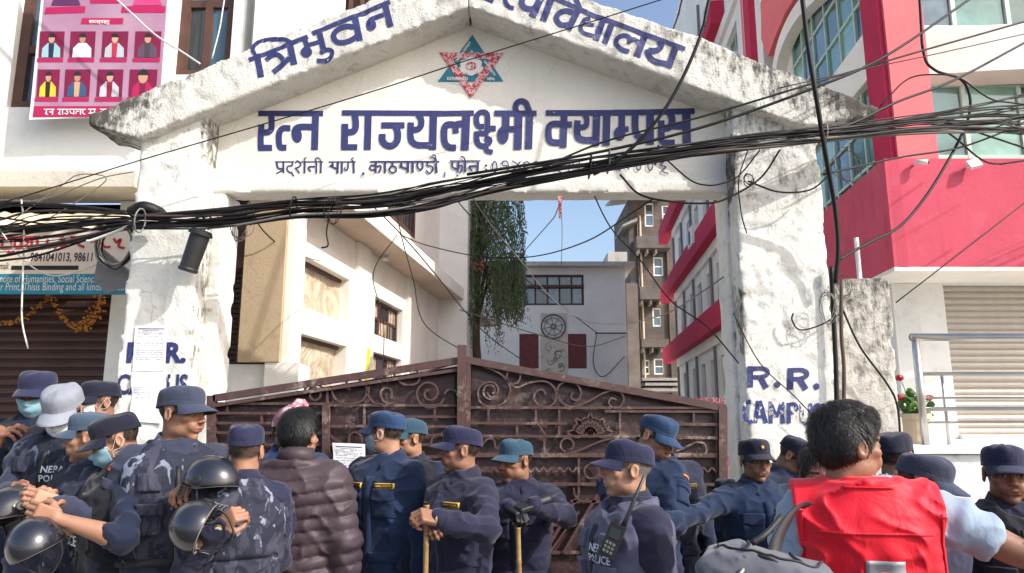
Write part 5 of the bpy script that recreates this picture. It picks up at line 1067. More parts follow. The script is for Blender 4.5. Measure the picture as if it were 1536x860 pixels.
singles = [
 ([(-40, 309), (17, 300), (209, 241), (400, 185), (560, 137), (700, 91), (880, 35), (1010, -6)], 5.15, .0045, 'cable', 'thin black cable slanting up in front of the lettering and the emblem'),
 ([(1200, -30), (1212, 70), (1225, 150), (1238, 230), (1252, 310), (1257, 370), (1253, 425)], [4.9, 4.95, 5, 5.1, 5.25, 5.3, 5.35], .017, 'cable', 'thickest black cable dropping down past the right gate pillar'),
 ([(1068, -20), (1055, 40), (1032, 100), (1000, 160), (960, 210), (920, 245), (890, 262)], [4.9, 4.9, 4.92, 4.95, 5, 5.05, 5.1], .014, 'cable', 'thick black cable crossing the right gable down into the bundle'),
 ([(1030, -30), (1018, 20), (1004, 60)], 5.45, .008, 'cable', 'short black cable standing against the sky above the right gable'),
 ([(700, 262), (880, 232), (1050, 192), (1224, 131), (1329, 84), (1453, 0), (1480, -20)], [5.1, 5.1, 5.1, 5.1, 5.2, 5.4, 5.5], .011, 'cable', 'black cable rising from the bundle over the pink pier'),
 ([(760, 278), (900, 215), (1050, 176), (1207, 129), (1346, 87), (1560, 26)], [5.1, 5.1, 5.1, 5.1, 5.3, 5.6], .008, 'cable', 'slimmer black cable just above it sloping to the upper right'),
 ([(1170, 132), (1290, 105), (1400, 82), (1560, 46)], [5.1, 5.3, 5.6, 6], .0045, 'cable', 'thin wire crossing the pink pier below two thicker cables'),
 ([(1180, 205), (1266, 190), (1346, 153), (1434, 119), (1560, 52)], [5.15, 5.2, 5.4, 5.7, 6], .011, 'cable', 'black cable leaving the right gable end for the upper right corner'),
 ([(1378, -20), (1385, 77), (1402, 105), (1441, 119), (1455, 147), (1450, 185), (1420, 245), (1385, 300), (1348, 341), (1300, 366), (1255, 392)], [6, 6, 6, 6, 6, 6, 5.9, 5.8, 5.7, 5.6, 5.5], .012, 'cable', 'looping black cable hanging down over the pink pier and red parapet'),
 ([(1235, 262), (1346, 237), (1434, 223), (1500, 200), (1560, 172)], [5.3, 5.6, 5.9, 6.1, 6.2], .009, 'cable', 'black cable lying along the top of the red parapet'),
 ([(1395, 185), (1430, 205), (1470, 238), (1500, 246), (1560, 238)], 6.1, .008, 'cable', 'black cable sagging over the floodlight'),
 ([(1420, 182), (1470, 200), (1530, 220), (1570, 236)], 6.1, .008, 'cable', 'black cable falling to the right edge across the lower glazing'),
 ([(1320, 160), (1360, 120), (1400, 112), (1440, 118), (1490, 150), (1560, 160)], 5.9, .007, 'cable', 'black cable arching over the pink pier and the glazing'),
 ([(1560, 286), (1536, 305), (1440, 380), (1344, 454)], [6.2, 6.1, 5.9, 5.78], .0055, 'cable', 'thin straight stay wire crossing the red parapet to the wall stub'),
 ([(1100, 470), (1140, 545), (1195, 598), (1245, 655), (1262, 700)], 5.36, .0045, 'cable', 'thin wire drooping across the letters of the right pillar'),
 ([(1262, 460), (1290, 520), (1330, 575), (1346, 610), (1352, 680)], 5.65, .008, 'cable', 'black cable falling diagonally across the grey wall stub'),
 ([(1247, 400), (1250, 470), (1254, 560), (1256, 680)], 5.4, .017, 'cable', 'thick black cable running down beside the right pillar edge'),
 ([(1262, 420), (1262, 500), (1266, 560), (1264, 680)], 5.5, .014, 'cable_brown', 'brown cable running down between pillar and wall stub'),
 ([(690, 268), (735, 335), (780, 390), (830, 450), (880, 482), (940, 485), (1000, 470), (1050, 440), (1096, 408)], [5.7, 6, 8, 9, 9, 8, 7, 6, 5.75], .0055, 'cable_grey', 'grey cable sagging through the gate opening before the white rear building'),
 ([(600, 352), (640, 368), (720, 385), (800, 385), (880, 362), (950, 318), (1010, 278)], [9.5, 9, 8.5, 8, 7, 6, 5.7], .007, 'cable', 'black cable sagging across the sky inside the gate opening'),
 ([(660, 270), (700, 318), (730, 350), (790, 420), (850, 465), (896, 500)], [5.9, 9, 12, 18, 26, 33.8], [.006, .008, .01, .013, .018, .022], 'cable', 'dark cable slanting down from the tree to the rear building'),
 ([(880, 268), (915, 340), (960, 390), (1005, 450), (1060, 490), (1108, 545)], [5.7, 5.8, 6, 6, 5.8, 5.44], .0055, 'cable', 'thin black cable crossing the brick block and the red bands'),
 ([(515, 268), (600, 350), (660, 420), (700, 470), (740, 510), (790, 545)], [5.7, 6.5, 9, 13, 20, 33.8], [.005, .006, .008, .01, .014, .02], 'cable', 'black cable dropping along the projecting slab of the cream building'),
 ([(596, 352), (560, 410), (575, 480), (575, 560), (577, 640)], 9.5, .006, 'cable', 'thin wire looping down the cream building windows'),
 ([(590, 268), (600, 345), (620, 420), (640, 490), (700, 530)], [5.8, 9, 12, 16, 22], [.005, .007, .009, .012, .014], 'cable', 'thin wire hanging from the slab of the cream building'),
 ([(372, 300), (390, 340), (425, 372), (455, 385), (480, 392)], [7.4, 7.4, 8, 11, 13], .007, 'cable', 'short loose wire above the first plastic covered window'),
 ([(500, 305), (490, 345), (492, 368), (482, 372)], 5.2, .006, 'cable', 'cut cable end curling below the bundle'),
 ([(840, 268), (836, 315), (815, 345), (770, 395)], [5.7, 7, 12, 26], [.004, .005, .008, .014], 'cable', 'thin wire tied with a red rag under the bundle'),
 ([(842, 315), (843, 360), (842, 400)], [5.4, 12, 33], [.003, .005, .014], 'cable_grey', 'thin string hanging against the sky'),
 ([(1000, 240), (1035, 270), (1060, 278), (1085, 275), (1110, 262), (1140, 225)], 5.2, .006, 'cable', 'thin black wire looping under the bundle at the right of the sign'),
 ([(930, 262), (960, 292), (1010, 303), (1060, 305), (1090, 298), (1140, 268), (1170, 225)], 5.25, .008, 'cable', 'black wire hanging under the lintel at the right jamb'),
 ([(1190, 470), (1188, 480), (1200, 495), (1230, 488), (1262, 470)], 5.38, .006, 'cable', 'thin black loop on the right pillar above the letters'),
 ([(1122, 225), (1108, 270), (1112, 320), (1120, 350)], 5.4, .005, 'cable', 'short black wire down the right pillar edge'),
 ([(1122, 272), (1168, 288), (1215, 285), (1245, 262)], 5.3, .007, 'cable', 'black wire bowed between pillar and gable end'),
 ([(165, -10), (230, 50), (270, 76), (300, 96)], 6.2, .009, 'cable_white', 'white cable slanting across the banner'),
 ([(338, -10), (330, 40), (318, 88)], 6.6, .007, 'cable_white', 'thin white cable down the brown framed window'),
 ([(32, 300), (36, 340), (34, 420), (33, 480), (42, 523)], 6.0, .007, 'cable_white', 'white wire hanging straight down before the shop sign'),
 ([(0, 345), (30, 385), (70, 412), (110, 410), (150, 395)], 6.0, .006, 'cable_white', 'white wire sagging over the shop sign'),
 ([(208, 330), (180, 345), (140, 360), (130, 362)], 5.4, .011, 'cable_white', 'bent white cable beside the cable coil'),
 ([(-30, 300), (60, 300), (150, 268), (200, 258)], 6.2, .005, 'cable_grey', 'grey wire tangled under the concrete ledge'),
 ([(20, 330), (90, 280), (120, 262), (160, 268), (120, 300), (70, 330)], 6.2, .005, 'cable_grey', 'grey wire looped over the concrete ledge'),
 ([(-30, 322), (80, 338), (160, 345), (230, 340), (330, 330)], 5.6, .008, 'cable', 'lowest black cable sagging at the shop sign'),
 ([(-30, 372), (60, 368), (140, 352), (200, 338)], 5.8, .008, 'cable_brown', 'brown cable crossing the red sign letters'),
 ([(-30, 395), (50, 385), (130, 360), (205, 335)], 5.8, .009, 'cable', 'black cable crossing the phone number on the shop sign'),
 ([(690, 465), (800, 500), (880, 520), (937, 505)], [22, 30, 33, 34], .02, 'cable_grey', 'grey cable before the chakra wall of the rear building'),
 ([(893, 500), (940, 500)], 33.85, .03, 'cable', 'straight bracket wire on the rear building corner'),
 ([(895, 500), (890, 545), (905, 565), (937, 535)], 33.85, .02, 'cable', 'loose black wire beside the right maroon door'),
]
for pts, Y_, r_, m_, lab in singles: cab(pts, r_, m_, lab, Ys=Y_)
# loops of fine wire on the right pillar, around the ties and left jamb
for (cx, cy, Y_, r0, n_, lab, m_) in ((1240, 462, 5.36, .08, 4, 'tangle of thin wires knotted at the right pillar edge', 'cable_grey'), (1122, 270, 5.36, .035, 3, 'small coil of black wire on the upper right pillar', 'cable'), (362, 338, 5.4, .09, 5, 'frayed nest of pale wires at the left jamb', 'cable_grey'), (500, 318, 5.15, .06, 3, 'loose cable ends under the bundle near the cream building', 'cable'), (1262, 430, 5.6, .07, 4, 'tangle of brown wires on top of the wall stub', 'cable_brown'), (1270, 250, 5.5, .1, 4, 'tangle of thin wires under the right gable end', 'cable_brown')):
    mb = MB(); c_ = P(cx, cy, Y_)
    for i in range(n_):
        ph = rr.uniform(0, 6.28); e = rr.uniform(.4, 1.3); q = [c_ + np.array([r0 * e * math.cos(t + ph) * rr.uniform(.7, 1.1), -.02 + .02 * math.sin(2 * t), r0 * 1.5 * math.sin(t * rr.uniform(.95, 1.05) + ph) * rr.uniform(.7, 1.1)]) for t in np.linspace(0, rr.uniform(3.5, 6), 8)]
        mb.tube(smoothpts(q, 4), rr.uniform(.002, .0045), 5)
    setp(mb.build('wire_tangle', M[m_], None, smooth=True), lab, 'wires', kind='stuff')
# coil of cable
c_ = P(171, 366, 5.75); t = thing('cable_coil', 'large round coil of pale cable hanging before the shop sign', 'cable coil', tuple(c_))
for i in range(9):
    r0 = .155 + rr.uniform(-.02, .02); ex = rr.uniform(-.012, .012); q = [c_ + np.array([r0 * math.cos(a) * .92 + ex, rr.uniform(-.012, .012) + i * .006, r0 * 1.2 * math.sin(a) + rr.uniform(-.008, .008)]) for a in np.linspace(.3 + i, 6.58 + i, 18)]
    MB().tube(smoothpts(q, 3), .0075, 6).build('loop', M[['cable_grey', 'cable_white', 'cable_grey', 'cable'][i % 4]], t, smooth=True)
c_ = P(165, 410, 5.9); t = setp(MB().hexa([P(140, 420, 5.9), P(160, 441, 5.85), P(161, 441, 5.9), P(141, 420, 5.95), P(150, 372, 5.9), P(212, 423, 5.85), P(212, 420, 5.9), P(152, 370, 5.95)]).build('torn_board', M['cable_grey'], None), 'torn grey board hanging behind the cable coil', 'board')
t = setp(link('cable_bundle_end', mesh_np('x', *tube_np(smoothpts([P(198, 318, 5.3), P(215, 311, 5.25), P(236, 318, 5.3), P(245, 326, 5.3)], 5), .045, 10, False)), M['cable']), 'thick taped knot of black cable on the left pillar', 'cable')
# splice closure: black canister under the bundle
a, b = P(303, 345, 5.24), P(281, 408, 5.26); ax_ = (b - a) / np.linalg.norm(b - a); L_ = np.linalg.norm(b - a)
t = thing('splice_closure', 'black cylindrical cable closure hanging in front of the left pillar', 'cable closure', tuple(b))
q = [a + ax_ * L_ * s_ for s_ in (0, .02, .06, .075, .13, .14, .5, .55, .9, .93, .98, 1.0)]; V, F = tube_np(q, [.058, .078, .078, .086, .086, .07, .068, .067, .065, .072, .07, .055], 20)
MB().add(V, F).build('canister', M['black_plastic'], t)
for i in range(4): o_ = np.array([(-.04 + .027 * i), 0, 0]); MB().tube(smoothpts([a + o_, a + o_ * 1.2 - ax_ * .06, a + o_ * 2 - ax_ * .1 + (0, .02, 0)], 4), .011, 6).build('cable_stub', M['cable'], t, smooth=True)
r_ = setp(MB().hexa([P(837, 293, 5.4), P(843, 293, 5.4), P(843, 293, 5.41), P(837, 293, 5.41), P(838, 328, 5.4), P(842, 327, 5.4), P(842, 327, 5.41), P(838, 328, 5.41)]).build('red_rag', M['red_paint'], None), 'red rag strip tied under the cable bundle', 'rag')
# ================================================================== PEOPLE
def cloth(name, c, c2=None, wr=.5, rough=.85, sc=1.0, sheen=.15):
    m = N(name); c2 = c2 or tuple(x * 1.35 for x in c[:3]) + (1,)
    m.base(m.mix(m.ramp(m.noise(5, 5, .6), (.35, 0), (.7, 1)), c, c2)).rough(rough).spec(.25)
    m.bump(m.noise(9 * sc, 4, .55, .5, co=m.map((1, 1, .7), (.3, .6, .4))), wr * .55, .03); m.bump(m.noise(30, 4, .6, .3), wr * .35, .006); m.bump(m.noise(420, 2), .12, .001); m.b.inputs['Sheen Weight'].default_value = sheen
    return m.m
def camo(name, a, b, c, wr=.5):
    m = N(name); co = m.map((1, 1, .62), (0, .6, .3)); n1 = m.noise(8.0, 3, .6, 1.6, co=co); n2 = m.noise(12, 3, .55, 1.8, co=co)
    col = m.mix(m.ramp(n1, (.47, 0), (.50, 1)), a, b); col = m.mix(m.ramp(n2, (.60, 0), (.64, 1)), col, c)
    m.base(col).rough(.8).spec(.3); m.bump(m.noise(9, 4, .55, .5), wr * .6, .03); m.bump(m.noise(30, 4), wr * .4, .006); return m.m
M['navy'] = cloth('navy_cloth', lin(22, 30, 50)); M['navy_purple'] = cloth('navy_purple_cloth', lin(30, 31, 52)); M['navy_blue'] = cloth('navy_blue_cloth', lin(20, 36, 62)); M['slate'] = cloth('slate_cloth', lin(44, 48, 66))
M['vest_dark'] = cloth('vest_dark', lin(24, 26, 34)); M['vest_black'] = cloth('vest_black', lin(20, 21, 30)); M['vest_grey'] = cloth('vest_grey', lin(70, 71, 92), rough=.6)
M['camo_grey'] = camo('camo_grey', lin(60, 61, 76), lin(38, 41, 56), lin(124, 132, 150)); M['camo_dark'] = camo('camo_dark', lin(50, 53, 68), lin(30, 33, 46), lin(92, 100, 120))
M['cap_navy'] = cloth('cap_navy', lin(32, 34, 60), wr=.8); M['cap_dark'] = cloth('cap_dark', lin(22, 24, 40), wr=.8); M['cap_teal'] = cloth('cap_teal', lin(42, 68, 84), wr=.8); M['cap_blue'] = cloth('cap_blue', lin(30, 52, 82), wr=.8)
M['cap_slate'] = cloth('cap_slate', lin(50, 56, 74), wr=.8); M['cap_light'] = cloth('cap_light', lin(122, 126, 136), wr=.8); M['cap_steel'] = cloth('cap_steel', lin(60, 76, 94), wr=.8)
M['puffer'] = cloth('puffer_nylon', lin(62, 52, 57), rough=.5, wr=.4, sheen=0); M['red_cloth'] = cloth('red_vest_cloth', lin(206, 14, 38), lin(226, 24, 50), rough=.55, wr=.6); M['tshirt'] = cloth('pale_blue_shirt', lin(132, 146, 162), wr=.7)
M['trouser'] = cloth('trouser_cloth', lin(22, 28, 46)); M['trouser_grey'] = cloth('trouser_grey', lin(70, 68, 70)); M['boot'] = simple('boot_leather', lin(24, 22, 22), .4); M['shirt_blue'] = cloth('shirt_blue', lin(26, 44, 84))
M['mask'] = (lambda m: (m.base(lin(128, 166, 180)).rough(.9), m.bump(m.wave(55, 1, 'Z'), .25, .002), m.m)[-1])(N('mask_cloth')); M['mask_white'] = simple('mask_white', lin(214, 220, 222), .9, var=.04)
M['topi'] = camo('topi_weave', lin(170, 110, 126), lin(214, 190, 196), lin(120, 60, 84), .2)
M['gold'] = simple('gold_thread', lin(214, 168, 50), .5); M['tagblack'] = simple('tag_black', lin(22, 20, 24), .5); M['patch_red'] = simple('patch_red', lin(176, 44, 44), .6); M['white_print'] = simple('white_print', lin(206, 208, 214), .6)
M['watch_gold'] = simple('watch_gold', lin(206, 180, 120), .3, metal=.8); M['bamboo'] = simple('bamboo', lin(152, 122, 76), .5, var=.25, vs=12, bump=.3); M['glove'] = simple('glove_leather', lin(26, 27, 32), .45, bump=.3)
M['silver_patch'] = simple('silver_patch', lin(150, 150, 156), .4, metal=.3); M['strap_black'] = simple('strap_black', lin(28, 28, 32), .6, bump=.3, bs=200); M['pack_grey'] = cloth('pack_grey', lin(84, 86, 94), wr=.4)
def skinmat():
    m = N('skin'); c = m.attr('col', 'Color'); m.base(m.mix(m.ramp(m.noise(60, 4, .6), (.3, 0), (.7, 1)), m.mix(.12, c, (.25, .08, .05, 1), 'MULTIPLY'), c)).rough(m.ramp(m.noise(90, 3), (.3, .42), (.7, .6))).spec(.4)
    m.b.inputs['Subsurface Weight'].default_value = .08; m.b.inputs['Subsurface Radius'].default_value = (.012, .005, .003); m.b.inputs['Subsurface Scale'].default_value = 1.0
    m.bump(m.noise(220, 3), .22, .003); m.bump(m.noise(45, 3), .18, .006); return m.m
M['skin'] = skinmat()
def hairmat(name, c):
    m = N(name); m.base(m.mix(m.noise(40, 3), c, tuple(x * 1.9 for x in c[:3]) + (1,))).rough(.42).spec(.5); m.bump(m.noise(90, 4, .7, 1.5, co=m.map((1, 1, .3))), .6, .006); return m.m
M['hair'] = hairmat('hair_black', (.010, .009, .009, 1))

def sstep(a, b, x): t = np.clip((x - a) / (b - a), 0, 1); return t * t * (3 - 2 * t)
# ---- head, modelled once as a distance field, front = -Y, origin between the ears at eye level + 0
def make_head():
    f = Field((-.105, -.145, -.235), (.105, .125, .135), .0036)
    f.ell((0, .012, .038), (.0745, .093, .086), .004); f.ell((0, -.022, -.028), (.0585, .070, .080), .03); f.ell((0, -.030, -.062), (.050, .052, .046), .02)
    f.ell((0, -.066, -.100), (.022, .020, .016), .018)
    for s in (-1, 1):
        f.ell((s * .043, -.010, -.070), (.018, .030, .022), .022); f.ell((s * .043, -.060, -.020), (.022, .020, .016), .018)
        f.ell((s * .026, -.078, -.050), (.018, .016, .022), .016)
    f.cap((-.034, -.080, .020), (.034, -.080, .020), .012, .012, .012); f.ell((0, -.058, .052), (.050, .030, .036), .02)
    for s in (-1, 1): f.ell((s * .032, -.100, .000), (.019, .018, .0125), .012, 's')
    f.cap((0, -.084, .016), (0, -.106, -.026), .0075, .0105, .010); f.ell((0, -.110, -.029), (.0115, .0105, .0095), .006)
    for s in (-1, 1):
        f.ell((s * .0125, -.099, -.033), (.008, .009, .0075), .005); f.ell((s * .0065, -.104, -.0415), (.0045, .005, .004), .003, 's')
        f.ell((s * .0325, -.0765, -.001), (.0150, .0140, .0120), .004)          # closed ball of the eye under the lids
        f.ell((s * .0325, -.0905, -.0015), (.0125, .0028, .0030), .003, 's')    # the slit between the lids
    f.cap((-.019, -.0905, -.0595), (.019, -.0905, -.0595), .0062, .0062, .006); f.ell((0, -.0945, -.0600), (.014, .007, .006), .006)
    f.cap((-.016, -.0885, -.0715), (.016, -.0885, -.0715), .0072, .0072, .006); f.cap((-.022, -.0995, -.0655), (.022, -.0995, -.0655), .0022, .0022, .003, 's')
    f.ell((0, -.088, -.0825), (.018, .006, .005), .006, 's')
    for s in (-1, 1):
        a = .32 * s; rot = np.array([[math.cos(a), -math.sin(a), 0], [math.sin(a), math.cos(a), 0], [0, 0, 1]])
        f.ell((s * .0765, .012, -.006), (.0085, .0195, .032), .006, rot=rot); f.ell((s * .0835, .008, -.002), (.0060, .0115, .020), .004, 's', rot=rot); f.ell((s * .0765, -.002, -.012), (.005, .006, .009), .004)
    f.cap((0, .022, -.05), (0, .030, -.24), .050, .056, .024); f.cap((0, -.012, -.115), (0, -.002, -.20), .030, .034, .02); f.ell((0, -.038, -.138), (.010, .010, .014), .012)
    V, Q = f.mesh(); V = relax(V, Q, 1, .35); return V, Q, f
HV, HQ, HF = make_head()
def head_colors(V, tone, must=0, stub=.3, hair=(.012, .010, .010), grey=0, bald=0):
    x, y, z = V.T; x = np.abs(x); c = np.tile(np.array(tone), (len(V), 1)); n1 = vnoise(V, 70, 3); n2 = fbm(V, 30, 3, 5)
    def put(mask, col, k=1.0):
        nonlocal c
        mk = np.clip(mask * k, 0, 1)[:, None]; c = c * (1 - mk) + np.array(col) * mk
    T = np.array(tone)
    c = c * (1 + .22 * (n2 - .5))[:, None]
    put(sstep(.02, .0, np.abs(z + .025)) * sstep(.058, .03, x) * sstep(-.06, -.08, y), T * (1.12, .86, .8), .6)     # cheeks and nose redder
    put(sstep(-.075, -.10, z) * 1.0, T * .9, .4)
    put(sstep(.017, .011, np.hypot((x - .0325) / 1.3, (z + .002) / .9)) * (y < -.055), T * (.66, .6, .58), .75)        # orbit
    jaw = sstep(-.045, -.058, z) * sstep(-.125, -.108, z) * sstep(.015, -.02, y); put(jaw * (n1 * .6 + .5), T * .45 + .012, stub)
    put(sstep(.0078, .0055, np.abs(z + .0655)) * sstep(.023, .018, x) * (y < -.085), T * (.92, .55, .5), .85)
    put(sstep(.0018, .0008, np.abs(z + .0655)) * sstep(.023, .020, x) * (y < -.082), T * .25, .9)
    if must: put(sstep(.0075, .0045, np.abs(z + .0505 + x * .22)) * sstep(.030, .022, x) * (y < -.078), hair, must)
    brow = sstep(.0050, .0028, np.abs(z - .0195 + (x - .03) ** 2 * 14 - .001)) * sstep(.012, .016, x) * sstep(.056, .050, x) * (y < -.05); put(brow, hair, .9)
    sl = sstep(.0042, .0028, np.abs(z + .0015)) * sstep(.0145, .0125, np.abs(x - .0325)) * (y < -.07); put(sl, (.42, .38, .35), 1)
    put(sstep(.0066, .0056, np.hypot(x - .0325, z + .001)) * (y < -.07) * (np.abs(z + .0015) < .0048), (.012, .008, .006), 1)
    put(sstep(.0022, .0010, np.abs(z - .0034 + np.abs(x - .0325) * .12)) * sstep(.016, .013, np.abs(x - .0325)) * (y < -.068), (.015, .01, .01), .9)
    # cropped hair: sides and back down to the neck line, above the forehead
    front = sstep(.060, .072, z + np.clip(x - .04, 0, 1) * -.6); side = sstep(-.042, -.030, y - (z - .02) * .25) * sstep(-.030, -.010, z + .35 * np.clip(y, -1, .07) - .006)
    ear = (x > .070) & (z < .03) & (z > -.045) & (y > -.01) & (y < .036)
    h = np.clip(np.maximum(front, side), 0, 1) * (~ear); hc = np.array(hair) * (1 - grey) + np.array((.16, .155, .15)) * grey * (n1 > .45)[:, None] + np.array((.05, .045, .04)) * grey
    k = np.clip(h * (.62 + .45 * n1 + .3 * sstep(0, .05, z)), 0, 1)[:, None]; c = c * (1 - k) + hc * k
    put(sstep(.0035, .001, np.hypot(x - .0065, z + .0405)) * (y < -.095), T * .3, .9)
    return np.clip(c, 0, 1)
# ---- hand, wrist at origin, fingers towards +X, palm faces -Z, thumb towards +Y
_HAND = {}
def make_hand(curl, h=.0042, thumb=.5, forearm=.10):
    key = (tuple(curl), thumb, forearm)
    if key in _HAND: return _HAND[key]
    f = Field((-forearm - .03, -.07, -.10), (.20, .09, .05), h)
    f.rbox((.048, 0, 0), (.034, .029, .006), .009, .01); f.cap((-forearm, 0, 0), (.012, 0, 0), .031, .0245, .012)
    tips = []
    for i, (y, L) in enumerate(zip((.030, .010, -.011, -.030), ((.042, .025, .020), (.047, .029, .021), (.043, .027, .020), (.034, .021, .018)))):
        p = np.array([.086 - abs(i - 1) * .004, y, 0.0]); a = 0; k = curl[i]
        for j, l in enumerate(L):
            a += (k[0], k[1], k[1] * .7)[j]; q = p + l * np.array([math.cos(a), .02 * (1.5 - i) * (1 - k[0]), -math.sin(a)]); f.cap(p, q, .0092 - .0008 * j, .0086 - .001 * j, .004); p = q
            f.ell(p, (.0085 - .0008 * j,) * 3, .004)
        tips.append(p)
    t0, t1, t2, t3 = np.array([.018, .022, -.006]), np.array([.045, .048, -.012 - .014 * thumb]), np.array([.070, .054 - .012 * thumb, -.020 - .026 * thumb]), np.array([.088, .050 - .026 * thumb, -.026 - .034 * thumb])
    f.cap(t0, t1, .0155, .0125, .010); f.cap(t1, t2, .0118, .0100, .004); f.cap(t2, t3, .0100, .0082, .004); tips.append(t3)
    V, Q = f.mesh(); V = relax(V, Q, 1, .3)
    dk = np.min([np.linalg.norm(V - t, axis=1) for t in tips], axis=0)
    _HAND[key] = (V, Q, dk); return _HAND[key]
HANDS = {'relax': (((.35, .35),) * 4, .3), 'grip': (((.95, 1.0), (1.0, 1.05), (1.05, 1.1), (1.1, 1.1)), 1.0), 'half': (((.6, .7), (.65, .75), (.7, .8), (.8, .85)), .6), 'open': (((.1, .1), (.1, .12), (.12, .15), (.2, .2)), .1)}
# ---- torso profile
TZs = np.array([.76, .88, .98, 1.06, 1.16, 1.26, 1.34, 1.385, 1.42, 1.45, 1.475, 1.50])
TWs = np.array([.190, .185, .172, .168, .178, .190, .196, .186, .150, .104, .080, .066])
TDs = np.array([.140, .136, .125, .120, .126, .136, .132, .118, .100, .084, .074, .066])
TCs = np.array([.000, .000, .000, .000, .000, .000, .004, .008, .012, .018, .022, .024])
def torso_fn(infl=0.0, z0=.80, z1=1.485, puff=None, belly=0.0):
    def fn(g):
        x, y, z = g[..., 0], g[..., 1], g[..., 2]; w = np.interp(z, TZs, TWs) + infl; d = np.interp(z, TZs, TDs) + infl; c = np.interp(z, TZs, TCs)
        d = d + belly * np.exp(-((z - 1.03) / .13) ** 2) * (y < c)
        a = ((np.abs(x) / w) ** 2.5 + (np.abs(y - c) / d) ** 2.5) ** .4; r = (a - 1) * np.minimum(w, d) * .95
        if puff: r = r + puff(z, g)
        return np.maximum(r, np.maximum(z0 - z, z - z1))
    return fn
_M1 = np.array([[12.0, 3, 5], [2, 10, 0], [-6.5, 4, 17]], np.float32); _M2 = np.array([[10.0, -1, -8.5], [1, 9, 2], [10, 1, 14.0]], np.float32)
def wrinkle(g, seed=0, amp=1.0):
    """soft folds: noise stretched along two diagonal directions, strongest where a slow mask says the cloth bunches"""
    a = 1 - np.abs(2 * vnoise(g @ _M1 * (1.0, 1.0, .9), 1, seed) - 1); b = 1 - np.abs(2 * vnoise(g @ _M2, 1, seed + 2) - 1); m = vnoise(g, 4.5, seed + 5); big = fbm(g, 5, 2, seed + 3) - .5
    return amp * (-.0095 * (a ** 4) * sstep(.30, .62, m) - .0090 * (b ** 4) * sstep(.70, .38, m) - .013 * big + .0030)
def ik(S, W, L1, L2, pole):
    S, W = np.array(S, float), np.array(W, float); d = W - S; D = np.linalg.norm(d)
    if D > (L1 + L2) * .995: W = S + d / D * (L1 + L2) * .995; d = W - S; D = np.linalg.norm(d)
    u = d / D; a = (L1 * L1 - L2 * L2 + D * D) / (2 * D); hgt = math.sqrt(max(L1 * L1 - a * a, 1e-6)); p = np.array(pole, float); p -= u * (p @ u); p /= np.linalg.norm(p) + 1e-9
    return S + u * a + p * hgt, W
def rot3(yaw=0, pitch=0, roll=0): return np.array(Matrix.Rotation(yaw, 3, 'Z') @ Matrix.Rotation(pitch, 3, 'X') @ Matrix.Rotation(roll, 3, 'Y'))
def patch(field, c, w, h, d, mat, name, parent, th=.005, n=(8, 8), rot=0, up=(0, 0, 1), start=.35, shape=None, col=None):
    """a small cloth piece laid on a garment: c = point, d = direction it is pressed along"""
    c = np.array(c, float); d = np.array(d, float); d /= np.linalg.norm(d); up = np.array(up, float); up -= d * (up @ d); up /= np.linalg.norm(up); rt = np.cross(d, up); cr, sr = math.cos(rot), math.sin(rot); rt, up = rt * cr + up * sr, up * cr - rt * sr
    nu, nv = n; G_ = []
    for j in range(nv + 1):
        for i in range(nu + 1):
            u, v = i / nu - .5, j / nv - .5
            if shape: u, v = shape(u, v)
            G_.append(c + rt * u * w + up * v * h - d * start)
    Q = field.project(np.array(G_), d); top = Q - d * th; bot = Q + d * .004; V = np.vstack([top, bot]); K = len(top); F = []
    for j in range(nv):
        for i in range(nu):
            a = j * (nu + 1) + i; F.append((a, a + 1, a + nu + 2, a + nu + 1))
    ring = [i for i in range(nu + 1)] + [j * (nu + 1) + nu for j in range(1, nv + 1)] + [nv * (nu + 1) + i for i in range(nu - 1, -1, -1)] + [j * (nu + 1) for j in range(nv - 1, 0, -1)]
    for k in range(len(ring)): a, b = ring[k], ring[(k + 1) % len(ring)]; F.append((a, a + K, b + K, b))
    o = link(name, mesh_np(name, V, F, False if False else True), mat, parent, False); return o
def patch_text(field, txt, c, w, d, mat, parent, off=.004, up=(0, 0, 1), start=.35, h=None, name='lettering'):
    V, F = text_mesh(txt, 1, .015, 1, 'CENTER')
    if len(V) == 0: return
    s_ = w / (V[:, 0].max() - V[:, 0].min()); V[:, 0] = (V[:, 0] - (V[:, 0].max() + V[:, 0].min()) / 2) * s_; V[:, 1] = (V[:, 1] - .35) * (h / .73 if h else s_)
    c = np.array(c, float); d = np.array(d, float); d /= np.linalg.norm(d); up = np.array(up, float); up -= d * (up @ d); up /= np.linalg.norm(up); rt = np.cross(d, up)
    W_ = c + V[:, :1] * rt + V[:, 1:2] * up - d * start; Q = field.project(W_, d) - d * off; me = bpy.data.meshes.new(name); me.from_pydata([tuple(q) for q in Q], [], F); me.update(); link(name, me, mat, parent, False)
def tform(o, Rm, t):   # bake a rotation/translation into local placement
    o.matrix_local = Matrix.Translation(Vector(t)) @ Matrix(Rm.tolist()).to_4x4(); return o
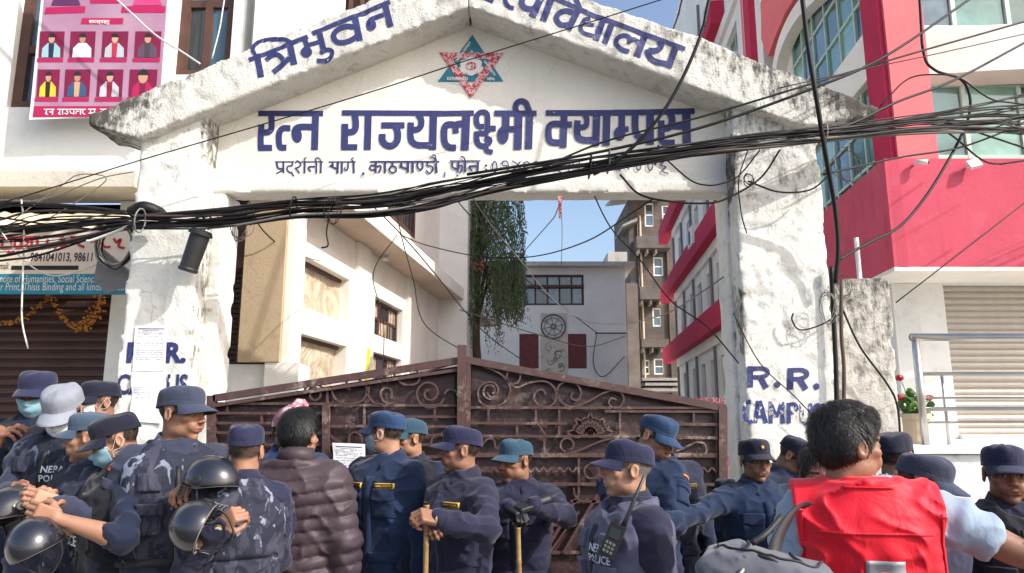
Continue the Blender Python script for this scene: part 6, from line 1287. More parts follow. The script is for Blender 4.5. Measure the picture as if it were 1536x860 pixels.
def make_cap(parent, mat, Rm, t, seed=0, slump=.0, badge=False, tilt=0.0):
    ns = 44; seed = seed % 31; prof = [(.034, 1.0, 0), (.052, .990, 0), (.054, .978, 0), (.057, .990, .1), (.077, .978, .5), (.093, .94, 1), (.105, .86, 1), (.113, .69, 1), (.117, .38, 1)]; V = []; F = []
    for z, s_, wv in prof:
        for k in range(ns):
            a = 2 * math.pi * k / ns; x, y = math.sin(a), -math.cos(a); n_ = float(vnoise(np.array([x * 1.6 + seed, y * 1.6, z * 14]), 1.3)) - .5
            zz_ = z - .018 * max(0, y) ** 1.2 * (1 - .4 * wv) + wv * (.014 * n_ - slump * max(0, y) + .006 * max(0, -y)); r_ = s_ + wv * .045 * n_
            V.append((x * .0845 * r_, .009 + y * .1060 * r_ - .006 * (y < 0) * wv * .0, zz_))
    for i in range(len(prof) - 1):
        for k in range(ns): F.append((i * ns + k, i * ns + (k + 1) % ns, (i + 1) * ns + (k + 1) % ns, (i + 1) * ns + k))
    V.append((0, .009, .118)); c = len(V) - 1; b = (len(prof) - 1) * ns
    for k in range(ns): F.append((b + k, b + (k + 1) % ns, c, c))
    V = np.array(V); F3 = [tuple(f) if f[2] != f[3] else f[:3] for f in F]
    me = bpy.data.meshes.new('crown'); me.from_pydata([tuple(v) for v in V], [], F3); me.polygons.foreach_set('use_smooth', [True] * len(me.polygons)); me.update(); o = link('cap', me, mat, parent, False); md = o.modifiers.new('s', 'SUBSURF'); md.levels = md.render_levels = 1; tform(o, Rm, t)
    # visor
    V = []; F = []; nu, nv = 20, 6
    for sgn in (0, 1):
        for j in range(nv + 1):
            for i in range(nu + 1):
                a = R(-66 + 132 * i / nu); e = math.cos(a * 90 / 66 * .98) ** .55; r_ = j / nv; L_ = .066 * e; x = math.sin(a) * (.0850 + .30 * L_ * r_); y = .009 - math.cos(a) * .1065 - L_ * r_
                z = .042 - .024 * r_ - .030 * (abs(math.sin(a)) ** 2.2) * (.3 + r_ * .55) + sgn * -.0035; V.append((x, y, z))
    K = (nu + 1) * (nv + 1)
    for j in range(nv):
        for i in range(nu): a = j * (nu + 1) + i; F += [(a, a + 1, a + nu + 2, a + nu + 1), (a + K, a + nu + 1 + K, a + nu + 2 + K, a + 1 + K)]
    for i in range(nu): a = nv * (nu + 1) + i; F.append((a, a + 1, a + 1 + K, a + K))
    v = link('visor', mesh_np('visor', V, F), mat, o, False)
    if badge:
        c_ = lathe([(0, .003), (.007, .002), (.009, 0)], 14); MB().add([(q[0], -.0985 - q[2], -.0 + .080 + q[1]) for q in c_[0]], c_[1]).build('badge', M['gold'], o, world=False)
    return o
def make_mask(parent, mat, Rm, t):
    V = []; F = []; nu, nv = 22, 12
    for j in range(nv + 1):
        for i in range(nu + 1):
            a = R(-62 + 124 * i / nu); v = j / nv; z = -.012 - .100 * v + .012 * abs(math.sin(a)); d_ = np.array([math.sin(a) * .9, -math.cos(a), 0]); q = np.array([[math.sin(a) * .11, .02 - math.cos(a) * .17, z]])
            p_ = HF.project(q, (-d_[0], -d_[1], 0))[0]; p_ = p_ + d_ * .0045; nose = math.exp(-(a / .28) ** 2) * (.006 * math.sin(math.pi * min(1, v * 1.1))); p_ = p_ + np.array([0, -nose * 1.2 - .006 * math.sin(math.pi * v) * math.exp(-(a / .6) ** 2), 0])
            if v > .82: p_[1] += (v - .82) * .09
            V.append(p_)
    V = np.array(V)
    F = [(j * (nu + 1) + i, j * (nu + 1) + i + 1, (j + 1) * (nu + 1) + i + 1, (j + 1) * (nu + 1) + i) for j in range(nv) for i in range(nu)]
    V = relax(V, np.array(F), 2, .5); o = link('face_mask', mesh_np('face_mask', V, F), mat, parent, False); md = o.modifiers.new('s', 'SOLIDIFY'); md.thickness = .002; tform(o, Rm, t)
    mb = MB()
    for s_, row in ((-1, 0), (1, nu)):
        for j in (1, nv - 1):
            p0 = V[j * (nu + 1) + row]; mb.tube(smoothpts([p0, (s_ * .078, -.030, -.030 if j == 1 else -.04), (s_ * .083, .006, .018 if j == 1 else -.034), (s_ * .082, .030, -.004)], 4), .0009, 5)
    mb.build('ear_loop', M['mask_white'], o, world=False); return o
def make_collar(parent, mat, open_=.35, h=.042, r=1.0, stand=False, zoff=0.0):
    V = []; F = []; n = 40
    for i in range(n + 1):
        a = open_ + (2 * math.pi - 2 * open_) * i / n; s_, c_ = math.sin(a), -math.cos(a); fr = max(0, math.cos(a)) ** 2
        zt = 1.505 + .010 * -c_ * -1 - .030 * fr + zoff; pts = [(.060 * r, zt - .030), (.063 * r, zt), (.068 * r, zt + .003), (.082 * r + .016 * fr, zt - h * .62), (.090 * r + .030 * fr, zt - h - .014 * fr)]
        if stand: pts = [(.060 * r, zt - .04), (.062 * r, zt + h * .55), (.067 * r, zt + h * .6), (.074 * r, zt), (.080 * r, zt - .04)]
        for (q, z) in pts: V.append((s_ * q * 1.02, .020 + c_ * q * 1.05, z))
    for i in range(n):
        for k in range(4): F.append((i * 5 + k, i * 5 + k + 1, i * 5 + 6 + k, i * 5 + 5 + k))
    o = link('collar', mesh_np('collar', V, F), mat, parent, False); md = o.modifiers.new('s', 'SOLIDIFY'); md.thickness = .004; return o
_BODY = None
def base_body():
    global _BODY
    if _BODY is None:
        f = Field((-.26, -.2, -.02), (.26, .2, 1.5), .024); fn = torso_fn(-.03, .84, 1.46); f.comb(fn, (-.2, -.16, .82), (.2, .16, 1.48), .02)
        for s in (-1, 1): f.cap((s * .09, .0, .88), (s * .10, .0, .48), .078, .055, .03); f.cap((s * .10, 0, .48), (s * .105, .01, .09), .055, .04, .02); f.ell((s * .105, -.04, .045), (.042, .11, .04), .02)
        _BODY = f.mesh()
    return _BODY
_TR = {}
def trousers():
    if 'm' not in _TR:
        f = Field((-.27, -.21, .03), (.27, .21, 1.0), .02)
        for s in (-1, 1): f.cap((s * .09, .0, .90), (s * .10, .0, .48), .100, .078, .03); f.cap((s * .10, 0, .48), (s * .108, .01, .10), .078, .064, .02)
        f.comb(torso_fn(-.008, .84, .99), (-.2, -.16, .84), (.2, .16, .99), .03); g = f.grid(); f.F = f.F + wrinkle(g, 4, 1.3); V, Q = f.mesh(); _TR['m'] = mesh_np('trousers', V, Q)
        f = Field((.02, -.19, -.01), (.19, .12, .2), .012); f.ell((.105, -.04, .04), (.048, .125, .045), .02); f.cap((.105, .02, .06), (.105, .02, .18), .052, .055, .02); f.F = np.maximum(f.F, .0 - f.grid()[..., 2]); V, Q = f.mesh(); _TR['b'] = mesh_np('boot', V, Q)
        V2 = V * (-1, 1, 1); _TR['b2'] = mesh_np('boot', V2, Q[:, ::-1])
    return _TR
TONES = {'a': (.34, .175, .108), 'b': (.27, .132, .080), 'c': (.40, .218, .140), 'd': (.27, .132, .084)}
def person(px, ytop, Y, label, yaw=0, hyaw=0, pitch=0, roll=0, tone='a', cap='cap_navy', hat_h=1.72, top='navy', must=0, stub=.35, grey=0, mask=None, arms=None, vest=None, details=(), res=.0085, hair=None,
           wide=1.0, sleeve='long', seed=0, fw=1.0, shift=(0, 0), belly=0, lean=0, trouser='trouser', bind=True, slump=0.0, zadd=0.0, badge=False, neck=.016, rolled=False, hoff=0):
    loc = P(px, ytop, Y); s = (loc[2] + zadd) / hat_h; x0 = hx(px, ytop + 35, Y) + shift[0]; root = thing('person', label, 'person', (x0, Y + shift[1], 0)); root.rotation_euler = (0, 0, R(yaw)); root.scale = (s * wide, s * wide, s)
    Rz = rot3(R(yaw)); toloc = lambda p: (Rz.T @ ((np.array(p) - (x0, Y + shift[1], 0)))) / (s * wide, s * wide, s)
    tn = np.array(TONES[tone]) if isinstance(tone, str) else np.array(tone)
    # head
    Rm = rot3(R(hyaw - yaw), R(pitch), R(roll)); piv = np.array([0, .028, 1.49]); hc = piv + Rm @ np.array([0, -.020, .118 - neck]); 
    hc = hc + np.array([hoff, 0, 0]); k1 = (px * .37) % 1; k2 = (px * .73) % 1; Vh = HV * (fw * (.97 + .07 * k1), 1 + .05 * (k2 - .5), 1 + .05 * (k1 - .5)); Vh = Vh + np.stack([0 * Vh[:, 0], -(.006 * (k2 - .4)) * np.exp(-((Vh[:, 2] + .025) / .02) ** 2) * (Vh[:, 1] < -.09), 0 * Vh[:, 0]], 1)
    if cap: Vh[:, 2] = np.where(Vh[:, 2] > .055, .055 + (Vh[:, 2] - .055) * .72, Vh[:, 2])
    Vw = Vh @ Rm.T + hc; ch = head_colors(HV, tn, must, stub, grey=grey)
    if hair == 'none': pass
    VV = [Vw]; QQ = [HQ]; CC = [ch]; nv = len(Vw)
    bV, bQ = base_body(); VV.append(bV); QQ.append(bQ + nv); CC.append(np.tile(tn, (len(bV), 1))); nv += len(bV)
    arms = arms or {}; jo = {}
    for sd_, sx in (('L', 1), ('R', -1)):
        a = arms.get(sd_, {}); S = np.array([sx * .162, .012, 1.395]); W_ = toloc(P(*a['w'])) if 'w' in a else np.array(a.get('loc', (sx * .25, -.04, .86)))
        E, W_ = ik(S, W_, .29, .255, a.get('pole', (sx * .7, .5, -.9))); jo[sd_] = (S, E, W_); kind = a.get('hand', 'relax'); (cu, th) = HANDS[kind]
        d = W_ - E; d /= np.linalg.norm(d); pn = np.array(a.get('palm', (-sx, 0, -.2)), float); pn -= d * (pn @ d); pn /= np.linalg.norm(pn); bend = a.get('bend', 0)
        if bend: q = np.cross(d, pn); cb, sb = math.cos(bend), math.sin(bend); d, pn = d * cb + pn * sb, pn * cb - d * sb
        zax = -pn; yax = np.cross(zax, d); hv, hq, dk = make_hand(cu, thumb=th); hv = hv.copy(); hq_ = hq
        # thumb points up/inwards: mirror for the right hand
        if sx > 0: hv[:, 1] *= -1; hq_ = hq[:, ::-1]
        hw = hv[:, :1] * d + hv[:, 1:2] * yax + hv[:, 2:3] * zax + W_
        col = np.tile(tn * (1.02, 1, 1), (len(hw), 1)) * (1 + .25 * (fbm(hv, 40, 2) - .5))[:, None]
        if a.get('glove'): gl = (dk > .020); col[gl] = (.012, .012, .015)
        VV.append(hw); QQ.append(hq_ + nv); CC.append(col); nv += len(hw)
        tp = smoothpts([S, (S + E) / 2, E, E * .6 + W_ * .4, W_ - d * .02 if not bend else W_], 5); n_ = len(tp); rr_ = np.interp(np.linspace(0, 1, n_), [0, .25, .5, .7, 1], [.050, .048, .040, .043, .026]) if (sleeve == 'short' or rolled) else np.full(n_, .028)
        tv, tf = tube_np(tp, rr_, 12, False); VV.append(np.array(tv)); QQ.append(np.array(tf) + nv); CC.append(np.tile(tn, (len(tv), 1)) * (1 + .12 * (fbm(np.array(tv), 12, 2) - .5))[:, None]); nv += len(tv)
    body = link('body', mesh_np('body', np.vstack(VV), np.vstack(QQ), True, np.vstack(CC)), M['skin'], root, False)
    # headwear / hair
    if cap: make_cap(root, M[cap], Rm, hc, seed + px * .01, slump, badge)
    if mask: make_mask(root, M[mask], Rm * 1.0, hc)
    if hair in ('short', 'long'): make_hair(root, Rm, hc, seed, hair == 'long')
    # upper garment
    amp = 1.0
    pts = np.array([q for k in jo.values() for q in k]); lo = np.minimum(pts.min(0) - .10, (-.25, -.22, .76)); hi = np.maximum(pts.max(0) + .10, (.25, .22, 1.50)); lo[2] = max(lo[2], .74)
    f = Field(lo, hi, res); pf = None; ns_ = 0
    infl = {'puffer': .030}.get(top, .004)
    if top == 'puffer': pf = lambda z, g: -.014 * np.sqrt(np.abs(np.sin(math.pi * (z + .012 * np.sin(g[..., 0] * 9 + g[..., 1] * 7)) / .058))) + .010
    f.comb(torso_fn(infl, .80, 1.485, pf, belly), (-.24, -.2, .78), (.24, .22, 1.5), .004); g = f.grid(); wr = wrinkle(g, seed + px * .013, .9 if top == 'puffer' else 1.35)
    fT = Field(lo, hi, res); fT.F = f.F + wr
    sl_r = (.067, .054, .044) if top != 'puffer' else (.092, .078, .060)
    for sd_, (S, E, W_) in jo.items():
        if top == 'puffer': fo = lambda g_, t: -.013 * np.sqrt(np.abs(np.sin(math.pi * t * 4.5))) + .008
        else: fo = lambda g_, t: .005 * np.sin(t * 21 + g_[..., 0] * 45 + g_[..., 2] * 28) * np.clip(1.2 - np.abs(t - .75) * 1.5, .2, 1)
        if sleeve == 'long':
            f.cap(S, E, sl_r[0], sl_r[1], .055, fold=fo); f.cap(E, E + (W_ - E) * (.22 if rolled else .97), sl_r[1] * .98, sl_r[1] if rolled else sl_r[2], .022, fold=fo)
        elif sleeve == 'short': f.cap(S, S + (E - S) * .50, .064, .072, .05, fold=fo)
    f.F = f.F + wr; V, Q = f.mesh(); V = relax(V, Q, 1, .3); tm = M[top]
    jk = link('jacket' if sleeve == 'long' else 'shirt', mesh_np('jacket', V, Q), tm, root, False)
    if top == 'puffer': make_collar(root, tm, .3, .05, 1.12, True, .0)
    elif sleeve != 'short': make_collar(jk, tm, .22, .042, 1.0)
    if sleeve == 'long' and top != 'puffer' and not rolled:
        for sd_, (S, E, W_) in jo.items():
            d = (W_ - E) / np.linalg.norm(W_ - E); v_, f_ = tube_np([W_ - d * .030, W_ - d * .012, W_ - d * .010, W_ - d * .004], [.047, .048, .044, .036], 14, False); link('cuff', mesh_np('cuff', v_, f_), tm, jk, False)
    tr_ = trousers(); link('trousers', tr_['m'].copy() if False else tr_['m'], None, root, False); 
    o = root.children[-1]; 
    if len(o.data.materials) == 0: o.data.materials.append(M[trouser])
    for b in ('b', 'b2'):
        o = link('boot', tr_[b], None, root, False)
        if len(o.data.materials) == 0: o.data.materials.append(M['boot'])
    ctx = dict(root=root, f=f, fT=fT, jk=jk, jo=jo, Rm=Rm, hc=hc, toloc=toloc, s=s, top=tm, body=body)
    # vest
    if vest:
        vf = Field((-.24, -.23, .96), (.24, .23, 1.50), res * .95); vf.comb(torso_fn(.022, .99, 1.478, None, belly), (-.23, -.2, .97), (.23, .2, 1.49), .004)
        for sx in (-1, 1): vf.cap((sx * .215, .01, 1.30), (sx * .205, .01, 1.395), .066, .062, .02, 's'); vf.cap((sx * .30, .01, 1.28), (sx * .30, .01, 1.42), .10, .10, .02, 's')
        vf.cap((0, -.16, 1.50), (0, -.03, 1.49), .075, .070, .02, 's'); vf.F = vf.F + wrinkle(vf.grid(), seed + 9, 1.3); V, Q = vf.mesh(); V = relax(V, Q, 1, .3)
        vo = link('vest', mesh_np('vest', V, Q), M[vest], root, False); ctx['vo'] = vo; ctx['vf'] = vf
        FR_ = (0, 1, 0)
        for sx in (-1, 1): patch(vf, (sx * .10, 0, 1.17), .10, .11, FR_, M[vest], 'pocket', vo, .020); patch(vf, (sx * .10, 0, 1.215), .105, .045, FR_, M[vest], 'pocket_flap', vo, .027); patch(vf, (sx * .105, 0, 1.32), .085, .07, FR_, M[vest], 'pocket', vo, .012)
        patch(vf, (0, 0, 1.2), .020, .36, FR_, M['strap_black'], 'zip_placket', vo, .006, (2, 14)); patch(vf, (0, 0, 1.01), .36, .03, FR_, M['strap_black'], 'waist_strap', vo, .005, (16, 2)); patch(vf, (0, 0, 1.24), .26, .16, (0, -1, 0), M[vest], 'back_panel', vo, .010, (12, 8))
        patch(vf, (0, 0, 1.05), .34, .03, (0, -1, 0), M['strap_black'], 'waist_strap', vo, .006, (16, 2))
        for sx in (-1, 1): patch(vf, (sx * .105, .0, 0), .05, .10, (0, 0, -1), M['strap_black'] if vest.startswith('vest') else M[vest], 'shoulder_strap', vo, .008, (4, 8), up=(0, 1, 0), start=-1.56)
    FRD = (0, 1, 0); src = ctx.get('vf') if vest else fT; par = ctx.get('vo') if vest else jk
    if 'shirt' in details:
        for sx in (-1, 1):
            patch(fT, (sx * .088, 0, 1.245), .110, .125, FRD, tm, 'pocket', jk, .008); patch(fT, (sx * .088, 0, 1.295), .116, .050, FRD, tm, 'pocket_flap', jk, .014, shape=lambda u, v: (u, v - (.0 if v > -.2 else (.22 * (1 - abs(u) * 2)))))
            patch(fT, (sx * .085, 0, .93), .13, .14, FRD, tm, 'pocket', jk, .008); patch(fT, (sx * .085, 0, .995), .136, .045, FRD, tm, 'pocket_flap', jk, .014)
        patch(fT, (0, 0, 1.10), .040, .56, FRD, tm, 'placket', jk, .008, (2, 20)); patch(fT, (0, 0, .965), .40, .030, FRD, tm, 'waist_band', jk, .005, (18, 2)); patch(fT, (0, 0, 1.33), .34, .012, (0, -1, 0), tm, 'yoke_seam', jk, .006, (16, 1))
    if 'tags' in details:
        for sx, tx in ((-1, 'NEPAL POLICE'), (1, 'A. B. THAKURI' if 'thakuri' in details else 'NEPAL POLICE')):
            if 'onetag' in details and sx < 0: continue
            patch(fT, (sx * .088, 0, 1.335), .100, .026, FRD, M['gold'], 'name_tag', jk, .009, (8, 2)); patch(fT, (sx * .088, 0, 1.335), .094, .020, FRD, M['tagblack'], 'tag_field', jk, .0102, (8, 2)); patch_text(fT, tx, (sx * .088, 0, 1.335), .084, FRD, M['gold'], jk, .0115, h=.009)
    if 'epaulette' in details or 'epaulette_gold' in details or 'epaulette_star' in details or 'epaulette_cross' in details:
        fe = fT; gold = 'epaulette_gold' in details
        for sx in (-1, 1):
            patch(fe, (sx * .128, .008, 0), .052, .105, (0, 0, -1), tm if not vest else M['slate'] if False else tm, 'epaulette', jk, .012 if not vest else .03, (4, 8), up=(sx, 0, 0), start=-1.56)
            if gold:
                for k in (0, 1): patch(fe, (sx * (.135 + .020 * k), -.010, 0), .034, .006, (0, 0, -1), M['gold'], 'chevron', jk, .0135, (4, 1), rot=.5, up=(sx, 0, 0), start=-1.56); patch(fe, (sx * (.135 + .020 * k), .022, 0), .034, .006, (0, 0, -1), M['gold'], 'chevron', jk, .0135, (4, 1), rot=-.5, up=(sx, 0, 0), start=-1.56)
            elif 'epaulette_star' in details or 'epaulette_cross' in details:
                for k in range(3 if 'epaulette_star' in details else 2): patch(fe, (sx * .145, .006, 0), .030, .0055, (0, 0, -1), M['gold'], 'insignia', jk, .0135 if not vest else .032, (3, 1), rot=(R(60) * k + .3) if 'epaulette_star' in details else (.9 if k else -.5), up=(sx, 0, 0), start=-1.56)
            else: patch(fe, (sx * .168, .008, 0), .050, .010, (0, 0, -1), M['patch_red'], 'rank_stripe', jk, .0135, (4, 1), up=(sx, 0, 0), start=-1.56); patch(fe, (sx * .158, .008, 0), .050, .005, (0, 0, -1), M['white_print'], 'rank_stripe', jk, .0138, (4, 1), up=(sx, 0, 0), start=-1.56)
    if 'arm_pocket' in details:
        for sd_, sx in (('L', 1), ('R', -1)):
            S, E, W_ = jo[sd_]; c_ = S * .5 + E * .5; ax_ = (E - S) / np.linalg.norm(E - S); out = np.array([sx, -.15, .1]); out -= ax_ * (out @ ax_); out /= np.linalg.norm(out)
            patch(f, c_, .085, .11, -out, tm, 'arm_pocket', jk, .010, up=-ax_, start=.14); patch(f, c_ - ax_ * .045, .09, .035, -out, tm, 'pocket_flap', jk, .016, up=-ax_, start=.14)
            c_ = S * .85 + E * .15; patch(f, c_, .048, .016, -out, M['patch_red'], 'shoulder_patch', jk, .004, (4, 2), up=-ax_, start=.14); patch(f, c_ + ax_ * .003, .048, .006, -out, M['gold'], 'shoulder_patch', jk, .0048, (4, 1), up=-ax_, start=.14)
    if 'police_front' in details: patch_text(src, 'NEPAL', (0, 0, 1.225 if not 'low' in details else 1.2), .20, FRD, M['white_print'], par, .0295, h=.045); patch_text(src, 'POLICE', (0, 0, 1.16), .20, FRD, M['white_print'], par, .0295, h=.045)
    if 'police_side' in details: patch_text(src, 'NEPAL', (.07, 0, 1.30), .12, FRD, M['white_print'], par, .0145, h=.03); patch_text(src, 'POLICE', (.07, 0, 1.26), .13, FRD, M['white_print'], par, .0145, h=.03)
    if 'watchL' in details or 'watchR' in details:
        sd_ = 'L' if 'watchL' in details else 'R'; S, E, W_ = jo[sd_]; d = (W_ - E) / np.linalg.norm(W_ - E); v_, f_ = tube_np([W_ - d * .002, W_ + d * .004, W_ + d * .014, W_ + d * .020], [.027, .031, .031, .027], 16, False); o = link('wristwatch', mesh_np('wristwatch', v_, f_), M['watch_gold'], root, False)
        n_ = np.cross(d, (0, 0, 1)); n_ /= np.linalg.norm(n_); n_ = n_ if n_[1] < 0 else -n_; tc = toloc((0, 0, CAMH)) - W_; tc /= np.linalg.norm(tc); n_ = tc - d * (tc @ d); n_ /= np.linalg.norm(n_)
        cc = W_ + d * .009 + n_ * .030; v_, f_ = tube_np([cc - n_ * .004, cc + n_ * .004, cc + n_ * .006], [.020, .020, .016], 18, True); MB().add(v_, f_).build('watch_case', M['watch_gold'], o, world=False); v_, f_ = tube_np([cc + n_ * .006, cc + n_ * .0072], [.014, .014], 16, True); MB().add(v_, f_).build('watch_dial', M['white_paint'], o, world=False)
    return ctx
def make_hair(parent, Rm, hc, seed, dense):
    f = Field((-.12, -.14, -.11), (.12, .14, .16), .0042); f.ell((0, .016, .044), (.0800, .0985, .094), .004); f.ell((0, .036, .004), (.073, .076, .070), .02); f.ell((0, -.02, .085), (.07, .075, .045), .03)
    f.ell((0, -.092, -.022), (.075, .075, .075), .012, 's'); f.ell((0, -.03, -.095), (.10, .10, .075), .012, 's')
    for s in (-1, 1): f.ell((s * .085, .012, -.010), (.022, .024, .036), .01, 's')
    g = f.grid(); f.F = f.F + (fbm(g, 26, 3, seed) - .5) * .012 - .006 * (1 - np.abs(np.sin(30 * (g[..., 0] + g[..., 1]) + 5 * fbm(g, 8, 2)))) ; V, Q = f.mesh(); V = relax(V, Q, 1, .4)
    o = link('hair', mesh_np('hair', V, Q), M['hair'], parent, False); tform(o, Rm, hc)
    n = 9000 if dense else 3500; rg = np.random.default_rng(seed + 3); pick = V[rg.integers(0, len(V), n)] + rg.normal(0, .002, (n, 3)); cen = np.array([0, .014, .03]); whorl = np.array([.01, .06, .135])
    nr = pick - cen; nr /= np.linalg.norm(nr, axis=1)[:, None]; fl = pick - whorl; fl -= nr * (fl * nr).sum(1)[:, None]; fl /= np.linalg.norm(fl, axis=1)[:, None] + 1e-6
    fl = fl + rg.normal(0, .24, (n, 3)) + np.array([0, 0, -.15]); fl -= nr * (fl * nr).sum(1)[:, None] * .8; L_ = rg.uniform(.012, .026, n)[:, None]; keep = pick[:, 2] > -.07
    a = pick - nr * .004; b = pick + nr * .003 + fl * L_ * .5; c = pick + nr * (-.001 + rg.random((n, 1)) * .004) + fl * L_; sd = np.cross(fl, nr); sd /= np.linalg.norm(sd, axis=1)[:, None] + 1e-6; w_ = .0011
    VV = np.stack([a - sd * w_, a + sd * w_, b + sd * w_ * .8, b - sd * w_ * .8, c + sd * w_ * .2, c - sd * w_ * .2], 1)[keep].reshape(-1, 3); k = np.arange(len(VV) // 6)[:, None] * 6; FF = np.vstack([k + [0, 1, 2, 3], k + [3, 2, 4, 5]])
    s_ = link('strands', mesh_np('strands', VV, FF), M['hair'], o, False); s_['kind'] = 'stuff'
# ================================================================== THE CROWD, left to right
AS = {'L': {'loc': (.24, -.02, .84)}, 'R': {'loc': (-.24, -.02, .84)}}
person(57, 552, 4.35, 'officer in a navy cap and pale blue mask at far left before the shutter', 5, 10, 12, tone='b', cap='cap_navy', top='navy', mask='mask', vest='vest_black', details=('police_front',), arms={'R': {'w': (2, 668, 4.05), 'hand': 'half', 'pole': (-.5, .6, -.6)}, 'L': {'w': (20, 660, 4.05), 'hand': 'half', 'pole': (.9, .3, -.6)}})
person(150, 568, 4.6, 'masked officer glimpsed behind the light grey cap beside the left pillar', -35, -42, 6, tone='b', cap='cap_dark', top='navy', mask='mask_white')
person(103, 573, 3.95, 'officer in a light grey cap, head bowed, wearing a white mask', 0, 5, 34, tone='b', cap='cap_light', top='slate', mask='mask_white', vest='camo_dark', details=('police_side',), arms={'R': {'w': (15, 740, 3.55), 'hand': 'half'}, 'L': {'loc': (.22, -.1, .84)}}, hat_h=1.70)
person(188, 614, 3.45, 'officer in a dark cap and mask looking down with bare forearms clasped forward', -52, -62, 24, tone='a', cap='cap_dark', top='navy', mask='mask', vest='vest_dark', details=('police_front',), arms={'R': {'w': (84, 772, 3.2), 'hand': 'half', 'pole': (-.3, .3, -1), 'palm': (1, 0, 0)}, 'L': {'w': (88, 779, 3.05), 'hand': 'half', 'pole': (.9, .3, -1), 'palm': (-1, 0, 0)}}, hat_h=1.715, rolled=True)
person(135, 615, 3.62, 'officer in a steel blue cap in left profile with a camouflage vest', -50, -78, 4, tone='c', cap='cap_steel', top='slate', vest='camo_grey', arms={'R': {'w': (70, 752, 3.35), 'hand': 'half', 'pole': (-.3, .5, -1)}, 'L': {'w': (84, 757, 3.2), 'hand': 'half', 'pole': (.9, .3, -.7)}})
person(268, 575, 3.42, 'tall officer in a camouflage vest looking right beside the left gate pillar', 32, 76, 2, tone='a', cap='cap_slate', top='slate', vest='camo_grey', stub=.2, details=('arm_pocket', 'epaulette'), arms={'R': {'loc': (-.27, .02, .82)}, 'L': {'w': (300, 742, 3.2), 'hand': 'grip', 'pole': (.9, .3, -.7), 'palm': (0, 0, -1)}}, res=.0075)
person(366, 632, 3.22, 'officer seen from behind in a navy cap holding a riot helmet against his shoulder', -150, -168, 4, tone='a', cap='cap_navy', top='navy_purple', vest='camo_grey', grey=.1, details=('arm_pocket', 'watchL'), arms={'L': {'w': (330, 792, 3.0), 'hand': 'grip', 'pole': (.3, .1, -1), 'palm': (-.6, 0, .2), 'bend': .2}, 'R': {'loc': (-.16, -.28, 1.02), 'pole': (-.3, .4, -1)}}, wide=.93, res=.0075)
person(430, 612, 4.05, 'man in a patterned pink topi hat mostly hidden behind the puffer jacket', 10, 22, 6, tone='b', cap=None, top='shirt_blue', trouser='trouser_grey', hat_h=1.70)
C8 = person(449, 613, 3.7, 'man with black hair seen from behind in a brown quilted puffer jacket', 176, 168, 2, tone='a', cap=None, hair='long', top='puffer', seed=5, arms={'L': {'loc': (.27, .02, .86)}, 'R': {'loc': (-.27, .02, .86)}}, hat_h=1.725, res=.0075, trouser='trouser_grey', wide=1.06)
person(617, 625, 4.45, 'officer in a teal cap half hidden behind the masked officer, dark vest', -15, -62, 2, tone='a', cap='cap_teal', top='navy', vest='vest_black', details=('police_side',))
person(580, 613, 3.98, 'officer in a blue cap and mask looking left away from the camera', -28, -112, 2, tone='c', cap='cap_blue', top='navy_blue', mask='mask', stub=.1, details=('shirt', 'tags', 'epaulette'), arms=AS, res=.0075, slump=.01)
person(691, 637, 3.72, 'officer with a moustache in left profile, hands clasped on a cane', -46, -82, 0, tone='d', cap='cap_navy', top='navy_purple', must=.95, badge=True, details=('shirt', 'tags', 'epaulette', 'watchL'), arms={'R': {'w': (650, 786, 3.36), 'hand': 'grip', 'pole': (-.2, .5, -1), 'palm': (.6, 0, -1)}, 'L': {'w': (657, 779, 3.26), 'hand': 'grip', 'pole': (.8, .5, -.7), 'palm': (-.8, 0, -.8)}}, res=.0075)
person(778, 656, 3.95, 'officer in a teal cap with gold chevrons and black gloves resting on a cane', -8, -52, 4, tone='b', cap='cap_teal', top='navy_purple', details=('shirt', 'tags', 'onetag', 'epaulette_gold'), arms={'R': {'w': (764, 762, 3.55), 'hand': 'grip', 'glove': 1, 'pole': (-1, .2, -.5), 'palm': (.3, 0, -1), 'bend': .5}, 'L': {'w': (797, 758, 3.55), 'hand': 'grip', 'glove': 1, 'pole': (1, .2, -.5), 'palm': (-.3, 0, -1), 'bend': .5}}, res=.0075)
person(962, 619, 3.95, 'officer in a bright blue cap tilted down behind the grey haired officer', -35, 48, 26, 8, tone='a', cap='cap_blue', top='navy_blue', arms={'R': {'w': (955, 790, 3.6), 'hand': 'half', 'pole': (-1, .2, -.6)}, 'L': {'w': (950, 775, 3.55), 'hand': 'half', 'pole': (.6, .3, -1)}}, slump=.01, hat_h=1.70, details=('arm_pocket',))
person(994, 623, 4.25, 'officer in a dark cap and mask turned left against the right gate leaf', 12, -48, 4, tone='b', cap='cap_dark', top='navy', mask='mask_white', details=('shirt', 'tags', 'epaulette'))
person(938, 657, 2.92, 'grey haired officer in left profile with a slate vest and shoulder radio', -70, -86, -2, tone='c', cap='cap_navy', top='navy_purple', vest='vest_grey', grey=.75, stub=.15, details=('epaulette_cross', 'police_side'), arms={'L': {'loc': (.25, .0, .86)}, 'R': {'loc': (-.2, -.2, .95)}}, res=.007)
person(1178, 658, 4.5, 'officer in a dark cap looking down behind the officer with the outstretched arm', 25, 55, 36, tone='b', cap='cap_dark', top='navy', details=('epaulette',), hat_h=1.67)
person(1092, 712, 4.75, 'officer barely visible behind the outstretched arm before the right jamb', -20, -40, 10, tone='b', cap='cap_dark', top='navy', hat_h=1.735)
